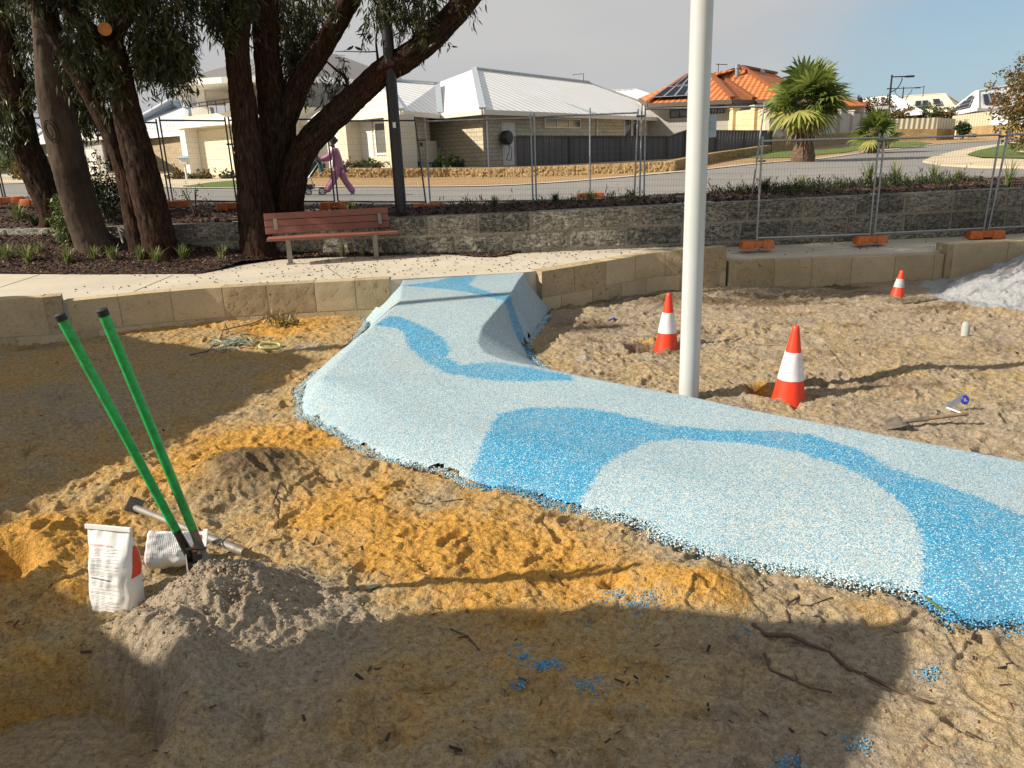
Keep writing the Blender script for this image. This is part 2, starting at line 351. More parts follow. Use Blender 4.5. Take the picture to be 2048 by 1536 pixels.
X,Y=np.meshgrid(xs,ys)
def gzc(X,Y):
    Xc=np.clip(X,-100,120); Yc=np.clip(Y,-10,160); return gz(Xc,Yc)
Z=gzc(X,Y)
o=np_mesh('ground',np.stack([X.ravel(),Y.ravel(),Z.ravel()],1),grid_faces(len(xs),len(ys)),M['dirt']); tag(o,kind='structure')
# low apron under and beside the playground
b=MB(); b.add([(-400,-300,-.35),(400,-300,-.35),(400,11.5,-.35),(-400,11.5,-.35)],[(0,1,2,3)]); tag(b.build('lower_ground',M['dirt']),kind='structure')
def loft(name,A,B,nu,nv,mat,dz=.004,kind='structure',zf=None,noise=0):
    "ruled sheet between two polylines, laid on the terrain"
    def res(P,n):
        P=np.array([(p[0],p[1]) for p in P],float); s=np.r_[0,np.cumsum(np.hypot(*np.diff(P,axis=0).T))]; t=np.linspace(0,s[-1],n); return np.stack([np.interp(t,s,P[:,0]),np.interp(t,s,P[:,1])],1)
    a=res(A,nu); c=res(B,nu); t=np.linspace(0,1,nv)[:,None,None]; P=a[None]*(1-t)+c[None]*t
    z=(zf or gz)(P[...,0],P[...,1])+dz
    if noise: z=z+noise*fbm(P[...,0],P[...,1],3,3)
    o=np_mesh(name,np.concatenate([P,z[...,None]],-1).reshape(-1,3),grid_faces(nu,nv),mat)
    if kind: o['kind']=kind
    return o
# road: near edge hidden behind the garden bed, far edge along the verge
near=[(-60,15.2),(-20,14.9),(-8,15.0),(0,15.2),(8,14.9),(14,14.6),(30,14.4),(60,14)]
far=[gpix(0,369),gpix(100,367),gpix(250,374),gpix(400,378),gpix(560,377),gpix(700,375),gpix(1000,373),gpix(1200,360),gpix(1400,342),gpix(1640,319),gpix(1760,303),gpix(1880,289),gpix(2048,276)]
far=[(-70,far[0].y+6)]+far+[(75,75)]
far=[(p[0],p[1]) for p in far]; far.sort(key=lambda p:p[0])
road=loft('road',near,far,160,60,M['road'],.006)
# kerb and verge beyond the road
def off(P,d): return [(p[0],p[1]+d) for p in P]
loft('kerb_strip',far,off(far,.5),160,3,M['kerb'],.03)
vis=[p for p in far if p[0]>-9.5]
loft('verge',[(p[0],p[1]+.5) for p in vis],[(p[0],p[1]+6.5) for p in vis],150,14,M['verge'],.012)
lf=[p for p in far if p[0]<-8.5]
loft('driveway',[(p[0],p[1]+.5) for p in lf],[(p[0],p[1]+14) for p in lf],60,12,M['footpath'],.014)
def patch(name,P,mat,dz,zf=None,rings=8,n=64,kind='structure',ns=0):
    P=np.array([(p[0],p[1]) for p in P],float); c=P.mean(0); Pc=np.vstack([P,P[:1]]); s=np.r_[0,np.cumsum(np.hypot(*np.diff(Pc,axis=0).T))]
    t=np.linspace(0,s[-1],n,endpoint=False); E=np.stack([np.interp(t,s,Pc[:,0]),np.interp(t,s,Pc[:,1])],1)
    vs=[c]; 
    for r in range(1,rings+1): vs+=list(c+(E-c)*r/rings)
    vs=np.array(vs); z=(zf or gz)(vs[:,0],vs[:,1])+dz
    fs=[]
    for k in range(n): fs.append((0,1+k,1+(k+1)%n,1+(k+1)%n))
    me_f=[(0,1+k,1+(k+1)%n) for k in range(n)]
    for r in range(rings-1):
        for k in range(n):
            a=1+r*n+k; b_=1+r*n+(k+1)%n; me_f.append((a,a+n,b_+n,b_))
    mb=MB(); mb.add([tuple(p) for p in np.c_[vs,z]],me_f); o=mb.build(name,mat,smooth=True)
    if kind: o['kind']=kind
    return o
patch('lawn',[gpix(*p) for p in [(362,377),(380,372),(420,366),(470,362),(520,362),(520,374),(470,376)]],M['lawn'],.03)
patch('lawn',[gpix(*p) for p in [(1440,312),(1640,300),(1740,292),(1768,291),(1690,306),(1590,316),(1520,318)]],M['lawn'],.035)
patch('lawn',[gpix(*p) for p in [(1770,284),(1840,284),(1865,288),(1845,293),(1790,297),(1758,294)]],M['lawn'],.035)
patch('lawn',[gpix(*p) for p in [(0,338),(70,337),(75,344),(0,346)]],M['lawn'],.03)
isl=[gpix(*p) for p in [(1845,325),(1862,317),(1905,305),(1960,295),(2050,283),(2200,272),(2200,345),(2048,338),(1960,337),(1880,332)]]
mb=MB(); mb.prism([(p.x,p.y) for p in isl],lambda p:gz(p[0],p[1])-.1,lambda p:gz(p[0],p[1])+.06); o=mb.build('footpath',M['footpath']); o['kind']='structure'
patch('lawn',[gpix(*p) for p in [(1932,316),(1950,308),(2000,296),(2050,288),(2190,276),(2190,326),(2048,325),(1965,323)]],M['lawn'],.13)
# ================================================================ sand in the playground pit
def W(u,v,z=0): 
    p=atz(u,v,z); return (p.x,p.y)
ZT=([-9,2,5,5.5,6,6.3,6.8,7.9,8.7,20],[.09,.10,.12,.15,.20,.26,.35,.45,.5,.5])
def zc(y): return np.interp(y,*ZT)
def surf(u,v):
    z=.2
    for _ in range(25): p=atz(u,v,z); z=.5*z+.5*float(zc(p.y))
    return (p.x,p.y)
_fb=[(600,828),(640,850),(700,888),(790,925),(890,945),(950,968),(1050,990),(1120,1012),(1250,1042),(1330,1082),(1420,1118),(1480,1128),(1560,1138),(1700,1172),(1800,1190),(1850,1212),(1895,1262),(1960,1258),(2048,1250),(2250,1320),(2500,1385)]
_fo=[.42,.50,.52,.52,.52,.52,.52,.52,.52,.58,.62,.64,.62,.60,.60,.62,.68,.66,.60,.60,.60]
CR=[surf(*p) for p in [(800,566),(800,605),(745,655),(690,710),(648,757)]]
for (p,o_) in zip(_fb,_fo):
    w_=W(*p); k_=0 if p[0]>700 else (.55 if p[0]<620 else .3); CR.append((w_[0]+o_*(.38+k_*.7),w_[1]+o_*(.92-k_*.8)))
CR+=[(6.6,2.9)]
CR+=[surf(*p) for p in [(2400,1010),(2048,925),(1370,792),(1180,757),(1080,737),(1010,722),(970,706),(955,685),(965,652),(1020,590),(1052,545)]]
BT=[W(*p) for p in [(782,572,),(752,608),(722,642),(735,655),(700,705),(630,750),(603,778),(600,828),(640,850),(700,888),(790,925),(890,945),(950,968),(1050,990),(1120,1012),(1250,1042),(1330,1082),(1420,1118),(1480,1128),(1560,1138),(1700,1172),(1800,1190),(1850,1212),(1895,1262),(1960,1258),(2048,1250),(2250,1320),(2500,1385)]]
BT+=[(6.9,2.6)]
def offp(p,dx,dy): return (p[0]+dx,p[1]+dy)
BT+=[offp(surf(*p),.03,.16) for p in [(2400,1010),(2048,925),(1370,792),(1180,757)]]+[W(*p) for p in [(1085,738),(1062,722),(1052,695),(1070,672),(1088,650),(1100,625),(1118,600),(1085,555)]]
BT[0]=(-1.42,9.05); BT[-1]=(.40,9.35)
CR[0]=(CR[0][0],9.1); CR[-1]=(CR[-1][0],9.35)
HEAP=Vector(W(395,1200)+(0,)); 
hx,hy=-1.30,2.86
WP=W(2020,545,.1)
SPOT=dict(hole=[(W(1530,790),.17,.10),(W(1290,700),.2,.09),(W(1395,800),.12,.05),(W(40,1530),.50,.42),(W(-10,1150),.22,.14),(W(1230,1170),.08,.03)],
 bump=[(W(490,945),.36,.13),(W(330,1400),.3,.05),(W(1450,600),.5,.06),(W(1940,690),.3,.07),(W(1850,760),.4,.04),(W(1500,640),.5,.04),(W(1290,740),.35,.05),(W(1150,700),.3,.04),(W(150,1190),.12,.07),(W(60,1080),.3,.06),(W(1330,1175),.25,.06),(W(1430,1215),.25,.05),(W(240,700),.5,.07),(W(60,740),.6,.08),(W(1700,1030),.2,.0)])
_fr=np.random.default_rng(5)
FOOT=[]
for k in range(520):
    y=_fr.uniform(1.7,9.6)**1; x=_fr.uniform(-.75*y-.6,.8*y+.8); FOOT.append((x,y,_fr.uniform(0,3.14),_fr.uniform(.03,.06),_fr.uniform(.06,.13),_fr.uniform(.006,.028)))
def sand_h(x,y,detail=True):
    z=.03*fbm(x,y,.9,3)+.020*fbm(x,y,3.1,3)
    rg=1-np.abs(pn(x*5.3,y*5.3)); z=z+.020*(rg**2-.6)*sstep(-.4,.4,pn(x*.8+9,y*.8))
    z=z+.09*sstep(7.2,9.0,y)*sstep(-1.2,-2.4,x)
    r=np.hypot((x-hx)/1.0,(y-hy)/.9)/.41; hp=np.exp(-(r*1.25)**2*1.3)*.245
    hp2=np.exp(-(((x-(-1.02))/.36)**2+((y-2.62)/.24)**2))*.07; hp=hp+hp2
    z=z+hp
    if detail:
        lump=1.5*np.maximum(0,pn(x*12,y*12,z*9))**1.2+.7*np.maximum(0,pn(x*22,y*22,z*9))+.5*np.maximum(0,pn(x*38+5,y*38))
        lm=np.clip(hp*7,0,1)+.9*sstep(5.0,6.5,y)*sstep(.2,.9,x)*sstep(-.2,.5,pn(x*1.3,y*1.3+4))+.32*sstep(2.3,3.4,y)+.10
        z=z+lump*.024*lm
        z=z+(.007*pn(x*1.6+y*.5,y*19)+.004*pn(x*3,y*41))*sstep(.3,1.2,x)*sstep(4.6,5.6,y)*sstep(-.2,.4,pn(x*.7,y*.7+8))
        z=z+(.0075*fbm(x,y,33,3,None,.6)+.010*fbm(x,y,13,2))*(.45+.55*sstep(2.2,3.2,y))+.010*np.abs(pn(x*7+3,y*7))*1.0+.004*np.maximum(0,pn(x*75,y*75))
    for (c,rr,d) in SPOT['bump']:
        q_=((x-c[0])**2+(y-c[1])**2)/rr**2; z=z+d*np.exp(-q_*1.5)
    for (c,rr,d) in SPOT['hole']:
        q_=np.sqrt((x-c[0])**2+(y-c[1])**2)/rr; z=z-d*(1-sstep(.55,1.0,q_+.1*pn(x*9,y*9)))+.25*d*np.exp(-((q_-1.15)/.2)**2)
    # white sand pile
    q_=np.hypot((x-9.2)/3.7,(y-9.2)/1.9); z=z+1.45*np.clip(1-q_,0,1)**1.0*(1+.30*fbm(x,y,2.5,5))
    z=z-.30*sstep(1.55,.9,y)*0
    return z
nx,ny=1150,1250
ty=np.linspace(0,1,ny); yy=1.15*(10.75/1.15)**ty; tx=np.linspace(-1,1,nx)
X=tx[None,:]*(.86*yy[:,None]+1.5); Y=np.repeat(yy[:,None],nx,1)
Z=sand_h(X,Y)
for (fx_,fy_,an,a_,l_,d_) in FOOT:
    i0,i1=np.searchsorted(yy,[fy_-.3,fy_+.3])
    if i1<=i0: continue
    xx=X[i0:i1]; y2=Y[i0:i1]; ca,sa=math.cos(an),math.sin(an)
    xx=xx+.03*pn(xx*9,y2*9); p=((xx-fx_)*ca+(y2-fy_)*sa)/l_; r=(-(xx-fx_)*sa+(y2-fy_)*ca)/a_; q_=np.sqrt(p*p+r*r)
    Z[i0:i1]+= -d_*(1-sstep(.6,1.1,q_))+.45*d_*np.exp(-((q_-1.25)/.22)**2)
SHOE=[]
for k in range(150):
    y=_fr.uniform(1.9,9.2); x=_fr.uniform(-.7*y-.3,.75*y+.4); an=_fr.choice([.25,2.9,1.2])+_fr.normal(0,.35)
    for s_ in (0,1): SHOE.append((x+s_*math.cos(an)*.42-s_*math.sin(an)*.12,y+s_*math.sin(an)*.42+s_*math.cos(an)*.12,an+_fr.normal(0,.12),_fr.uniform(.006,.016),_fr.uniform(55,75)))
for (fx_,fy_,an,d_,tf_) in SHOE:
    i0,i1=np.searchsorted(yy,[fy_-.22,fy_+.22])
    if i1<=i0: continue
    j0=np.searchsorted(tx,(fx_-.25)/(.86*fy_+1.5)); j1=np.searchsorted(tx,(fx_+.25)/(.86*fy_+1.5)); j0=max(0,j0-30); j1=min(nx,j1+30)
    xx=X[i0:i1,j0:j1]; y2=Y[i0:i1,j0:j1]; ca,sa=math.cos(an),math.sin(an); p=((xx-fx_)*ca+(y2-fy_)*sa)/.115; r=(-(xx-fx_)*sa+(y2-fy_)*ca)/.043
    r=r/(1-.22*np.exp(-((p+.15)/.3)**2)); q_=(np.abs(p)**2.6+np.abs(r)**2.6)**(1/2.6)+.08*pn(xx*14,y2*14); ms=1-sstep(.85,1.05,q_)
    Z[i0:i1,j0:j1]+=-d_*ms+.0028*ms*np.sign(np.sin(p*9+np.abs(r)*2.0))*(np.abs(np.sin(p*9+np.abs(r)*2.0))>.35)+.5*d_*np.exp(-((q_-1.18)/.12)**2)
inb=inpoly(X,Y,BT)
db=np.where(Y>1.8,dpoly(X,Y,BT),9)
Z=np.where(inb&(Y<8.7),np.minimum(Z,.004-.09*sstep(.07,.2,db)),np.where(inb,np.minimum(Z,-.05),Z))
def blob(x,y,lst,r0=.5):
    r=np.zeros(np.shape(x))
    for u,v,rr,a in lst:
        c=W(u,v); r=r+a*np.exp(-(((x-c[0])**2+(y-c[1])**2)/rr**2)*1.2)
    return r
tint=.29+.10*fbm(X,Y,2.2,3)+.25*sstep(1.2,-.4,X)*sstep(1.6,2.6,Y+.0*X)+.06*sstep(1.2,-.4,X)+.12*fbm(X,Y,.8,3)+blob(X,Y,[(930,1090,.5,.55),(700,1010,.4,.5),(520,900,.5,.35),(1200,1120,.35,.35),(1330,1190,.22,.55),(380,950,.45,.3),(100,1090,.4,.6),(560,670,.5,.65),(350,655,.6,.55),(170,1180,.15,.6),(330,650,.5,.2),(700,800,.4,.05),(1080,1160,.35,.3),(800,1110,.3,.2),(1180,1360,.45,.2),(1700,800,.9,.05),(1440,1210,.15,.5),(1750,1230,.12,.35),(60,1500,.4,.6),(600,720,.4,.15),(1300,685,.12,.7),(1520,780,.10,.7),(740,1450,.35,.12),(460,870,.3,.25),(620,880,.3,.35)])
tint-=blob(X,Y,[(360,1240,.38,.6),(620,1230,.3,.45),(860,1000,.2,.3),(1450,1110,.2,.2),(380,1370,.35,.55),(620,1320,.25,.3),(620,700,.2,.5),(250,800,.5,.2),(60,800,.6,.15),(1130,650,.7,.15),(1500,590,1.2,.1),(1680,1300,.2,.3),(560,1260,.3,.2),(480,950,.25,.35)])
pale=blob(X,Y,[(1170,720,.18,.5),(700,690,.18,.3),(870,990,.12,.25),(640,740,.12,.2),(1400,750,.3,.15)])+1.3*sstep(1.08,.94,np.hypot((X-9.2)/3.7,(Y-9.2)/1.9)+.05*fbm(X,Y,2,3))+.3*sstep(1.5,1.05,np.hypot((X-8.2)/3.0,(Y-9.)/1.5))
dark=blob(X,Y,[(500,935,.34,1.15),(1180,650,.5,.6),(1130,610,.3,.5),(1100,760,.3,.3),(1500,600,1.0,.3),(1330,600,.7,.3),(60,700,.6,.3),(1080,600,.25,.4),(1290,700,.15,.5),(1500,780,.12,.5),(1650,590,.7,.25),(1600,1150,.15,.1),(240,1330,.12,.3)])*.9+.25*(np.abs(db)<.03)*(~inb)+np.clip(.55*fbm(X,Y*1.8,1.6,4)+.10,0,.42)*sstep(0,1.,X)*sstep(4.8,5.6,Y)+np.clip(.45*fbm(X+7,Y,1.1,4),0,.3)
sand=np_mesh('sand',np.stack([X.ravel(),Y.ravel(),Z.ravel()],1),grid_faces(nx,ny),M['sand'],attrs=dict(tint=tint.ravel(),pale=pale.ravel(),dark=dark.ravel()))
sand['kind']='structure'
# coarse sand around
xs=np.linspace(-30,30,90); ys=np.linspace(-12,10.7,60); X2,Y2=np.meshgrid(xs,ys); Z2=-.16+.05*fbm(X2,Y2,.6,2)
o=np_mesh('sand_base',np.stack([X2.ravel(),Y2.ravel(),Z2.ravel()],1),grid_faces(90,60),M['sand'],attrs=dict(tint=np.full(X2.size,.35),pale=np.zeros(X2.size),dark=np.zeros(X2.size))); o['kind']='structure'
def sandz(x,y):
    z=float(sand_h(np.array([x]),np.array([y]),False)[0]); return z
# ================================================================ rubber path
st=.0145
xs=np.arange(-2.25,6.95,st); ys=np.arange(2.2,9.42,st); X,Y=np.meshgrid(xs,ys)
wob=.045*fbm(X,Y,4.5,4,None,.65)+.012*pn(X*24,Y*24)
ib=inpoly(X,Y,BT); ic=inpoly(X,Y,CR); dB=dpoly(X,Y,BT); dC=np.where(ic,0,dpoly(X,Y,CR))
sB=np.where(ib,dB,-dB)
frontm=np.clip((Y<8.9)*1.,0,1)
ib2=(sB+wob*frontm*sstep(9.2,8.6,Y)>0)
t=np.where(ic,1,np.clip(dB,0,9)/(dB+dC+1e-6)); t=np.where(ib,t,0)
prof=np.where(t<.999,1-(1-t)**np.where(Y<5.9,1.75,np.where(X>-.55,1.0+.75*sstep(6.3,5.8,Y),1.2+.55*sstep(6.6,5.9,Y))),1); prof=np.clip(prof,0,1)
ez=np.where(Y<8,.012,-.03); Zp=ez+(zc(Y)-ez)*np.clip(prof,0,1)-.045*np.exp(-np.maximum(sB,0)/.012); 
dcin=np.where(ic,dpoly(X,Y,CR),0); 
Zp=Zp+.0022*pn(X*60,Y*60)+.0015*pn(X*5,Y*5)
Zp=np.where((dB<.10)&(Y<8.6),Zp+.006*np.maximum(0,pn(X*45,Y*45,Zp*20)),Zp)
PAT=[[(800,572),(870,563),(930,546),(952,553),(938,570),(978,584),(1018,590),(1060,615),(1092,640),(1080,662),(1052,640),(1008,601),(935,584),(880,577),(830,573)],
 [(745,650),(780,632),(802,634),(840,650),(890,680),(900,700),(893,715),(925,730),(985,723),(1060,735),(1140,750),(1150,760),(1050,763),(985,760),(900,748),(850,725),(815,690),(808,665),(790,655)],
 [(995,828),(1060,815),(1150,815),(1230,825),(1330,850),(1440,860),(1560,862),(1620,868),(1720,900),(1780,935),(1900,975),(2048,1030),(2300,1120),(2600,1400),(2048,1340),(1900,1320),(1825,1195),(1850,1120),(1845,1070),(1820,1020),(1745,960),(1680,930),(1600,905),(1490,885),(1350,878),(1290,885),(1220,920),(1160,975),(1155,1030),(1140,1060),(1000,1020),(915,965),(930,940),(960,890),(985,850)]]
bl=np.full(X.shape,-9.)
for P in PAT:
    Pw=[surf(*p) for p in P]; s_=np.where(inpoly(X,Y,Pw),1,-1)*dpoly(X,Y,Pw); bl=np.maximum(bl,s_)
NX=len(xs); NY=len(ys); fc=grid_faces(NX,NY); keep=ib2.ravel()[fc].all(1); fc=fc[keep]
used=np.unique(fc); rm=np.full(NX*NY,-1); rm[used]=np.arange(len(used)); V=np.stack([X.ravel(),Y.ravel(),Zp.ravel()],1)[used]
rim=np.exp(-np.maximum(sB,0)/.05)*(Y<8.7)*.75
rub=np_mesh('rubber_path',V,rm[fc],M['rubber'],attrs=dict(blue=bl.ravel()[used],rim=rim.ravel()[used])); tag(rub,kind='structure')
# crumbs along the ragged edge: tiny angular grains
OCT=np.array([(1,0,0),(-1,0,0),(0,1,0),(0,-1,0),(0,0,1),(0,0,-1)],float); OF=np.array([(0,2,4),(2,1,4),(1,3,4),(3,0,4),(2,0,5),(1,2,5),(3,1,5),(0,3,5)])
def grains(name,P,size,mats,mi,squash=.8,seed=1,parent=None,kind='stuff',label=None,cat=None):
    r=np.random.default_rng(seed); n=len(P); 
    A=r.uniform(0,6.28,n); B=r.uniform(0,3.14,n); ca,sa,cb,sb=np.cos(A),np.sin(A),np.cos(B),np.sin(B)
    sc=(np.asarray(size)[:,None,None] if hasattr(size,'__len__') else size)*r.uniform(.6,1.25,(n,6,1))
    O=OCT[None]*sc; x=O[...,0]*ca[:,None]-O[...,1]*sa[:,None]; y=O[...,0]*sa[:,None]+O[...,1]*ca[:,None]; z=O[...,2]
    y2=y*cb[:,None]-z*sb[:,None]; z2=y*sb[:,None]+z*cb[:,None]
    V=np.stack([x,y2,z2*squash],-1)+P[:,None,:]; Fq=(OF[None]+6*np.arange(n)[:,None,None]).reshape(-1,3)
    o=np_mesh(name,V.reshape(-1,3),Fq,mats,parent,False,midx=np.repeat(mi,8)); 
    return tag(o,label,cat,kind=kind)
BTa=np.array(BT)
def along(P,n,seg=None):
    P=np.array(P); Pc=np.vstack([P,P[:1]]); ln=np.hypot(*np.diff(Pc,axis=0).T); k=rng.choice(len(P),n,p=ln/ln.sum()); t=rng.random(n)[:,None]; return Pc[k]*(1-t)+Pc[k+1]*t
def patsd(x,y):
    r=np.full(x.shape,-9.)
    for P in PAT:
        Pw=[surf(*p) for p in P]; r=np.maximum(r,np.where(inpoly(x,y,Pw),1,-1)*dpoly(x,y,Pw))
    return r
def szv(P): # sand height on the fine mesh
    return sand_h(P[:,0],P[:,1],False)
vis=along(BT,30000); vis=vis[(vis[:,0]<3.4)&(vis[:,1]<8.9)]
cn=pn(vis[:,0]*5,vis[:,1]*5)+.6*pn(vis[:,0]*17,vis[:,1]*17)
inside=np.where(inpoly(vis[:,0],vis[:,1],BT),1,1)
ctr=np.stack([np.interp(vis[:,1],[2,4,6,9],[3,1.2,-.6,-.5]),np.interp(vis[:,1],[2,4,6,9],[3.6,4.6,6.3,8.])],1)
dirn=vis-ctr; dirn/=np.linalg.norm(dirn,axis=1)[:,None]
offd=rng.normal(0,.022,len(vis))+.012+.045*np.maximum(0,cn)*rng.random(len(vis))
P=vis+dirn*offd[:,None]+rng.normal(0,.008,vis.shape)
hz=np.maximum(szv(P),-.02)+rng.random(len(P))*.018*np.clip(1.4-offd/.05,.2,1.6)
isb_=patsd(P[:,0],P[:,1])>rng.normal(0,.03,len(P))
mi=np.where(isb_,np.where(rng.random(len(P))<.75,1,3),np.where(rng.random(len(P))<.6,0,3))
P3=np.c_[P,hz+.004]
grains('rubber_crumbs',P3,.0058,[M['crumb_light'],M['crumb_blue'],M['crumb_black'],M['crumb_mid']],mi,label='pale and blue rubber crumbs along the ragged path edge',cat='rubber crumbs')
vis=along(BT,15000); vis=vis[(vis[:,0]<3.2)&(vis[:,1]<8.9)]
cn=pn(vis[:,0]*2.3+4,vis[:,1]*2.3)+.5*pn(vis[:,0]*9,vis[:,1]*9); vis=vis[cn>.12]
dirn=vis-np.stack([np.interp(vis[:,1],[2,4,6,9],[3,1.2,-.6,-.5]),np.interp(vis[:,1],[2,4,6,9],[3.6,4.6,6.3,8.])],1); dirn/=np.linalg.norm(dirn,axis=1)[:,None]
P=vis+dirn*(rng.random(len(vis))*.085-.005)[:,None]+rng.normal(0,.006,vis.shape); 
P3=np.c_[P,np.maximum(szv(P),-.02)+rng.random(len(P))*.012+.004]
grains('black_crumbs',P3,.006,[M['crumb_black']],np.zeros(len(P3),int),label='black rubber crumbs of the base layer spilling from the path edge',cat='rubber crumbs',seed=3)
# small scattered spots of blue crumbs on the sand
sp=[]; 
for u,v,r_,n_ in [(1240,1200,.035,120),(1285,1215,.04,150),(1045,1307,.03,160),(1080,1325,.02,90),(1095,1337,.03,150),(1180,1375,.04,130),(1040,1372,.02,60),(1860,1350,.03,80),(1580,1530,.03,90),(1715,1490,.03,60),(1500,1270,.05,60),(1330,1240,.07,50),(2030,1270,.05,80),(1260,1225,.09,60)]:
    c=W(u,v); q_=rng.normal(0,r_,(n_,2))*[1,.7]+c; sp.append(q_)
sp=np.vstack(sp); P3=np.c_[sp,szv(sp)+.006+rng.random(len(sp))*.004]
grains('spilt_crumbs',P3,.0042,[M['crumb_light'],M['crumb_blue'],M['crumb_black'],M['crumb_mid']],rng.choice([1,1,3,1],len(P3)),label='little patches of spilt blue rubber crumbs on the sand',cat='rubber crumbs',seed=5)
# sand clods and pebbles: uncountable
cl=[]; sz=[]
for k in range(13000):
    y=1.6*(9.9/1.6)**rng.random(); x=rng.uniform(-.8*y-.4,.85*y+.4)
    cl.append((x,y)); sz.append(rng.uniform(.002,.0045) if rng.random()<.93 else rng.uniform(.005,.012))
for k in range(1500):
    a=rng.uniform(0,6.28); r_=abs(rng.normal(0,.36)); cl.append((hx+r_*math.cos(a)*1.2,hy+r_*math.sin(a)*.9)); sz.append(rng.uniform(.002,.009))
cl=np.array(cl); sz=np.array(sz); m_=~inpoly(cl[:,0],cl[:,1],BT); cl=cl[m_]; sz=sz[m_]
iz=sand_h(cl[:,0],cl[:,1]); M['clod']=simple('sand_clod',(.30,.235,.165),.95,0,.3,30,.4,80); M['clod_dark']=simple('sand_clod_dark',(.19,.14,.095),.95,0,.4,30)
grains('sand_clods',np.c_[cl,iz+sz*.3],sz,[M['clod'],M['clod_dark']],(rng.random(len(cl))<.2).astype(int),seed=9,label='loose clods and pebbles scattered over the sand',cat='clods')
# ================================================================ concrete path and garden beds
def pz(x,y):
    x=np.asarray(x,float); y=np.asarray(y,float)
    rt=.37+(y-10.35)*.10; t=sstep(2.6,3.3,x); return .5*(1-t)+rt*t
PF=[(-9,8.25),(-6,8.28),(-5.0,8.33),(-4.2,8.72),(-3.6,8.92),(-2.4,9.04),(-1.43,9.12),(.25,9.3),(1.0,9.83),(2.0,10.55),(3.05,10.5),(4,10.5),(6.5,10.5),(9.5,10.5)]
_b=[(0,548),(200,549),(400,548),(440,540),(480,530),(550,520),(650,515),(760,512),(840,506),(900,508),(950,514),(985,515),(1010,512)]
PB=[(-9.5,11.5)]+[W(u,v,.5) for u,v in _b]+[(.15,11.28),(3,11.3),(5.4,11.38),(9.5,11.5)]
loft('path',PF,PB,300,24,M['concrete'],0,zf=pz)
_pf=[(x,np.interp(x,[p[0] for p in PF],[p[1] for p in PF])) for x in np.linspace(-9,9.4,120)]
mb=MB(); mb.add([(x,y,float(pz(x,y))-.001) for x,y in _pf]+[(x,y+.0,-.3) for x,y in _pf],[(i,i+1,i+121,i+120) for i in range(119)]); tag(mb.build('path_edge',M['concrete']),kind='structure')
# joints in the path: thin grooves
mb=MB()
for a,c in [((0,575),(80,549)),((268,583),(345,551)),((650,532),(690,560)),((1310,508),(1330,498))]:
    p=Vector(W(*a,.5)+(.5,)); r_=Vector(W(*c,.5)+(.5,)); mb.bar(p+Vector((0,0,.001)),r_+Vector((0,0,.001)),.012,.004)
tag(mb.build('path_joint',simple('joint',(.17,.14,.1),.95)),kind='structure')
RW=[(-10.5,12.9),(-8,12.5),(-6,12.1),(-4.5,11.95),(-3,11.75),(-1.5,11.45),(0,11.2),(3,11.28),(5.4,11.36),(7.75,11.45)]   # rear wall front line
def rwy(x): return np.interp(x,[p[0] for p in RW],[p[1] for p in RW])
def wtop(x): return np.interp(x,[-10,-6,-4.5,-1.5,0,3,8],[1.02,1.03,1.04,1.06,1.08,1.11,1.15])
def bz(x,y):
    x=np.asarray(x,float); y=np.asarray(y,float)
    rise=np.interp(x,[-9.5,-7,-5.5,-4.5,-3.2,-2],[.46,.42,.28,.15,.05,.02]); yb=np.interp(x,[-9.5,-7.4,-4.2,-3.5,-.9,.2],[11.1,11.0,10.24,11.3,11.35,11.25]); 
    t=np.clip((y-yb)/np.maximum(rwy(x)-yb,.1),0,1.3); return .505+rise*t**.8+.018*fbm(x,y,4,3)*np.clip(t*4,0,1)
BB=[p for p in PB if p[0]<.2]; BB2=[(p[0],float(rwy(p[0]))+.05) for p in BB]
# lower bed
loft('garden_bed',[(p[0],p[1]) for p in BB],BB2,260,60,M['mulch_base'],.002,zf=bz)
# upper bed behind the wall
UF=[(x,float(rwy(x))+(.22 if x<7.8 else .30)) for x in np.linspace(-10.5,16,106)]; UB=[(x,14.9 if x<9 else 14.6) for x in np.linspace(-16,16,40)]
def uz(x,y):
    x=np.asarray(x,float); y=np.asarray(y,float); t=np.clip((y-rwy(x)-.3)/np.maximum(13.6-rwy(x)-.3,.3),0,1); g=gz(x,y)+.01
    w0=np.where(x<7.72,wtop(x)-.03,.92); return w0*(1-t)+np.maximum(g,g)*t+.03*fbm(x,y,3,3)+.05*np.sin(t*3.14)+.02
loft('garden_bed',UF,UB,260,60,M['mulch_base'],.002,zf=uz)
def chips(name,P,L_,seed,label,cat='mulch',mat=None):
    r=np.random.default_rng(seed); n=len(P); a=r.uniform(0,6.28,n); l=L_*r.uniform(.4,1.5,n); w=l*r.uniform(.15,.4,n); t_=r.normal(0,.35,n); h=.0035
    dx=np.stack([np.cos(a)*np.cos(t_),np.sin(a)*np.cos(t_),np.sin(t_)],1); dy=np.stack([-np.sin(a),np.cos(a),r.normal(0,.35,n)],1)
    c=P; V=np.stack([c-dx*l[:,None]/2-dy*w[:,None]/2,c+dx*l[:,None]/2-dy*w[:,None]/3,c+dx*l[:,None]/2*.9+dy*w[:,None]/2,c-dx*l[:,None]/2+dy*w[:,None]/2,c+np.array([0,0,h])+dx*l[:,None]*.1*r.normal(size=(n,1))],1)
    Fq=np.array([(0,1,4),(1,2,4),(2,3,4),(3,0,4),(0,3,2),(0,2,1)]); Fa=(Fq[None]+5*np.arange(n)[:,None,None]).reshape(-1,3)
    o=np_mesh(name,V.reshape(-1,3),Fa,mat or M['mulch_chip'],None,False,attrs=dict(rnd=np.repeat(r.random(n)**1.3,5))); return tag(o,label,cat,kind='stuff')
P=[]
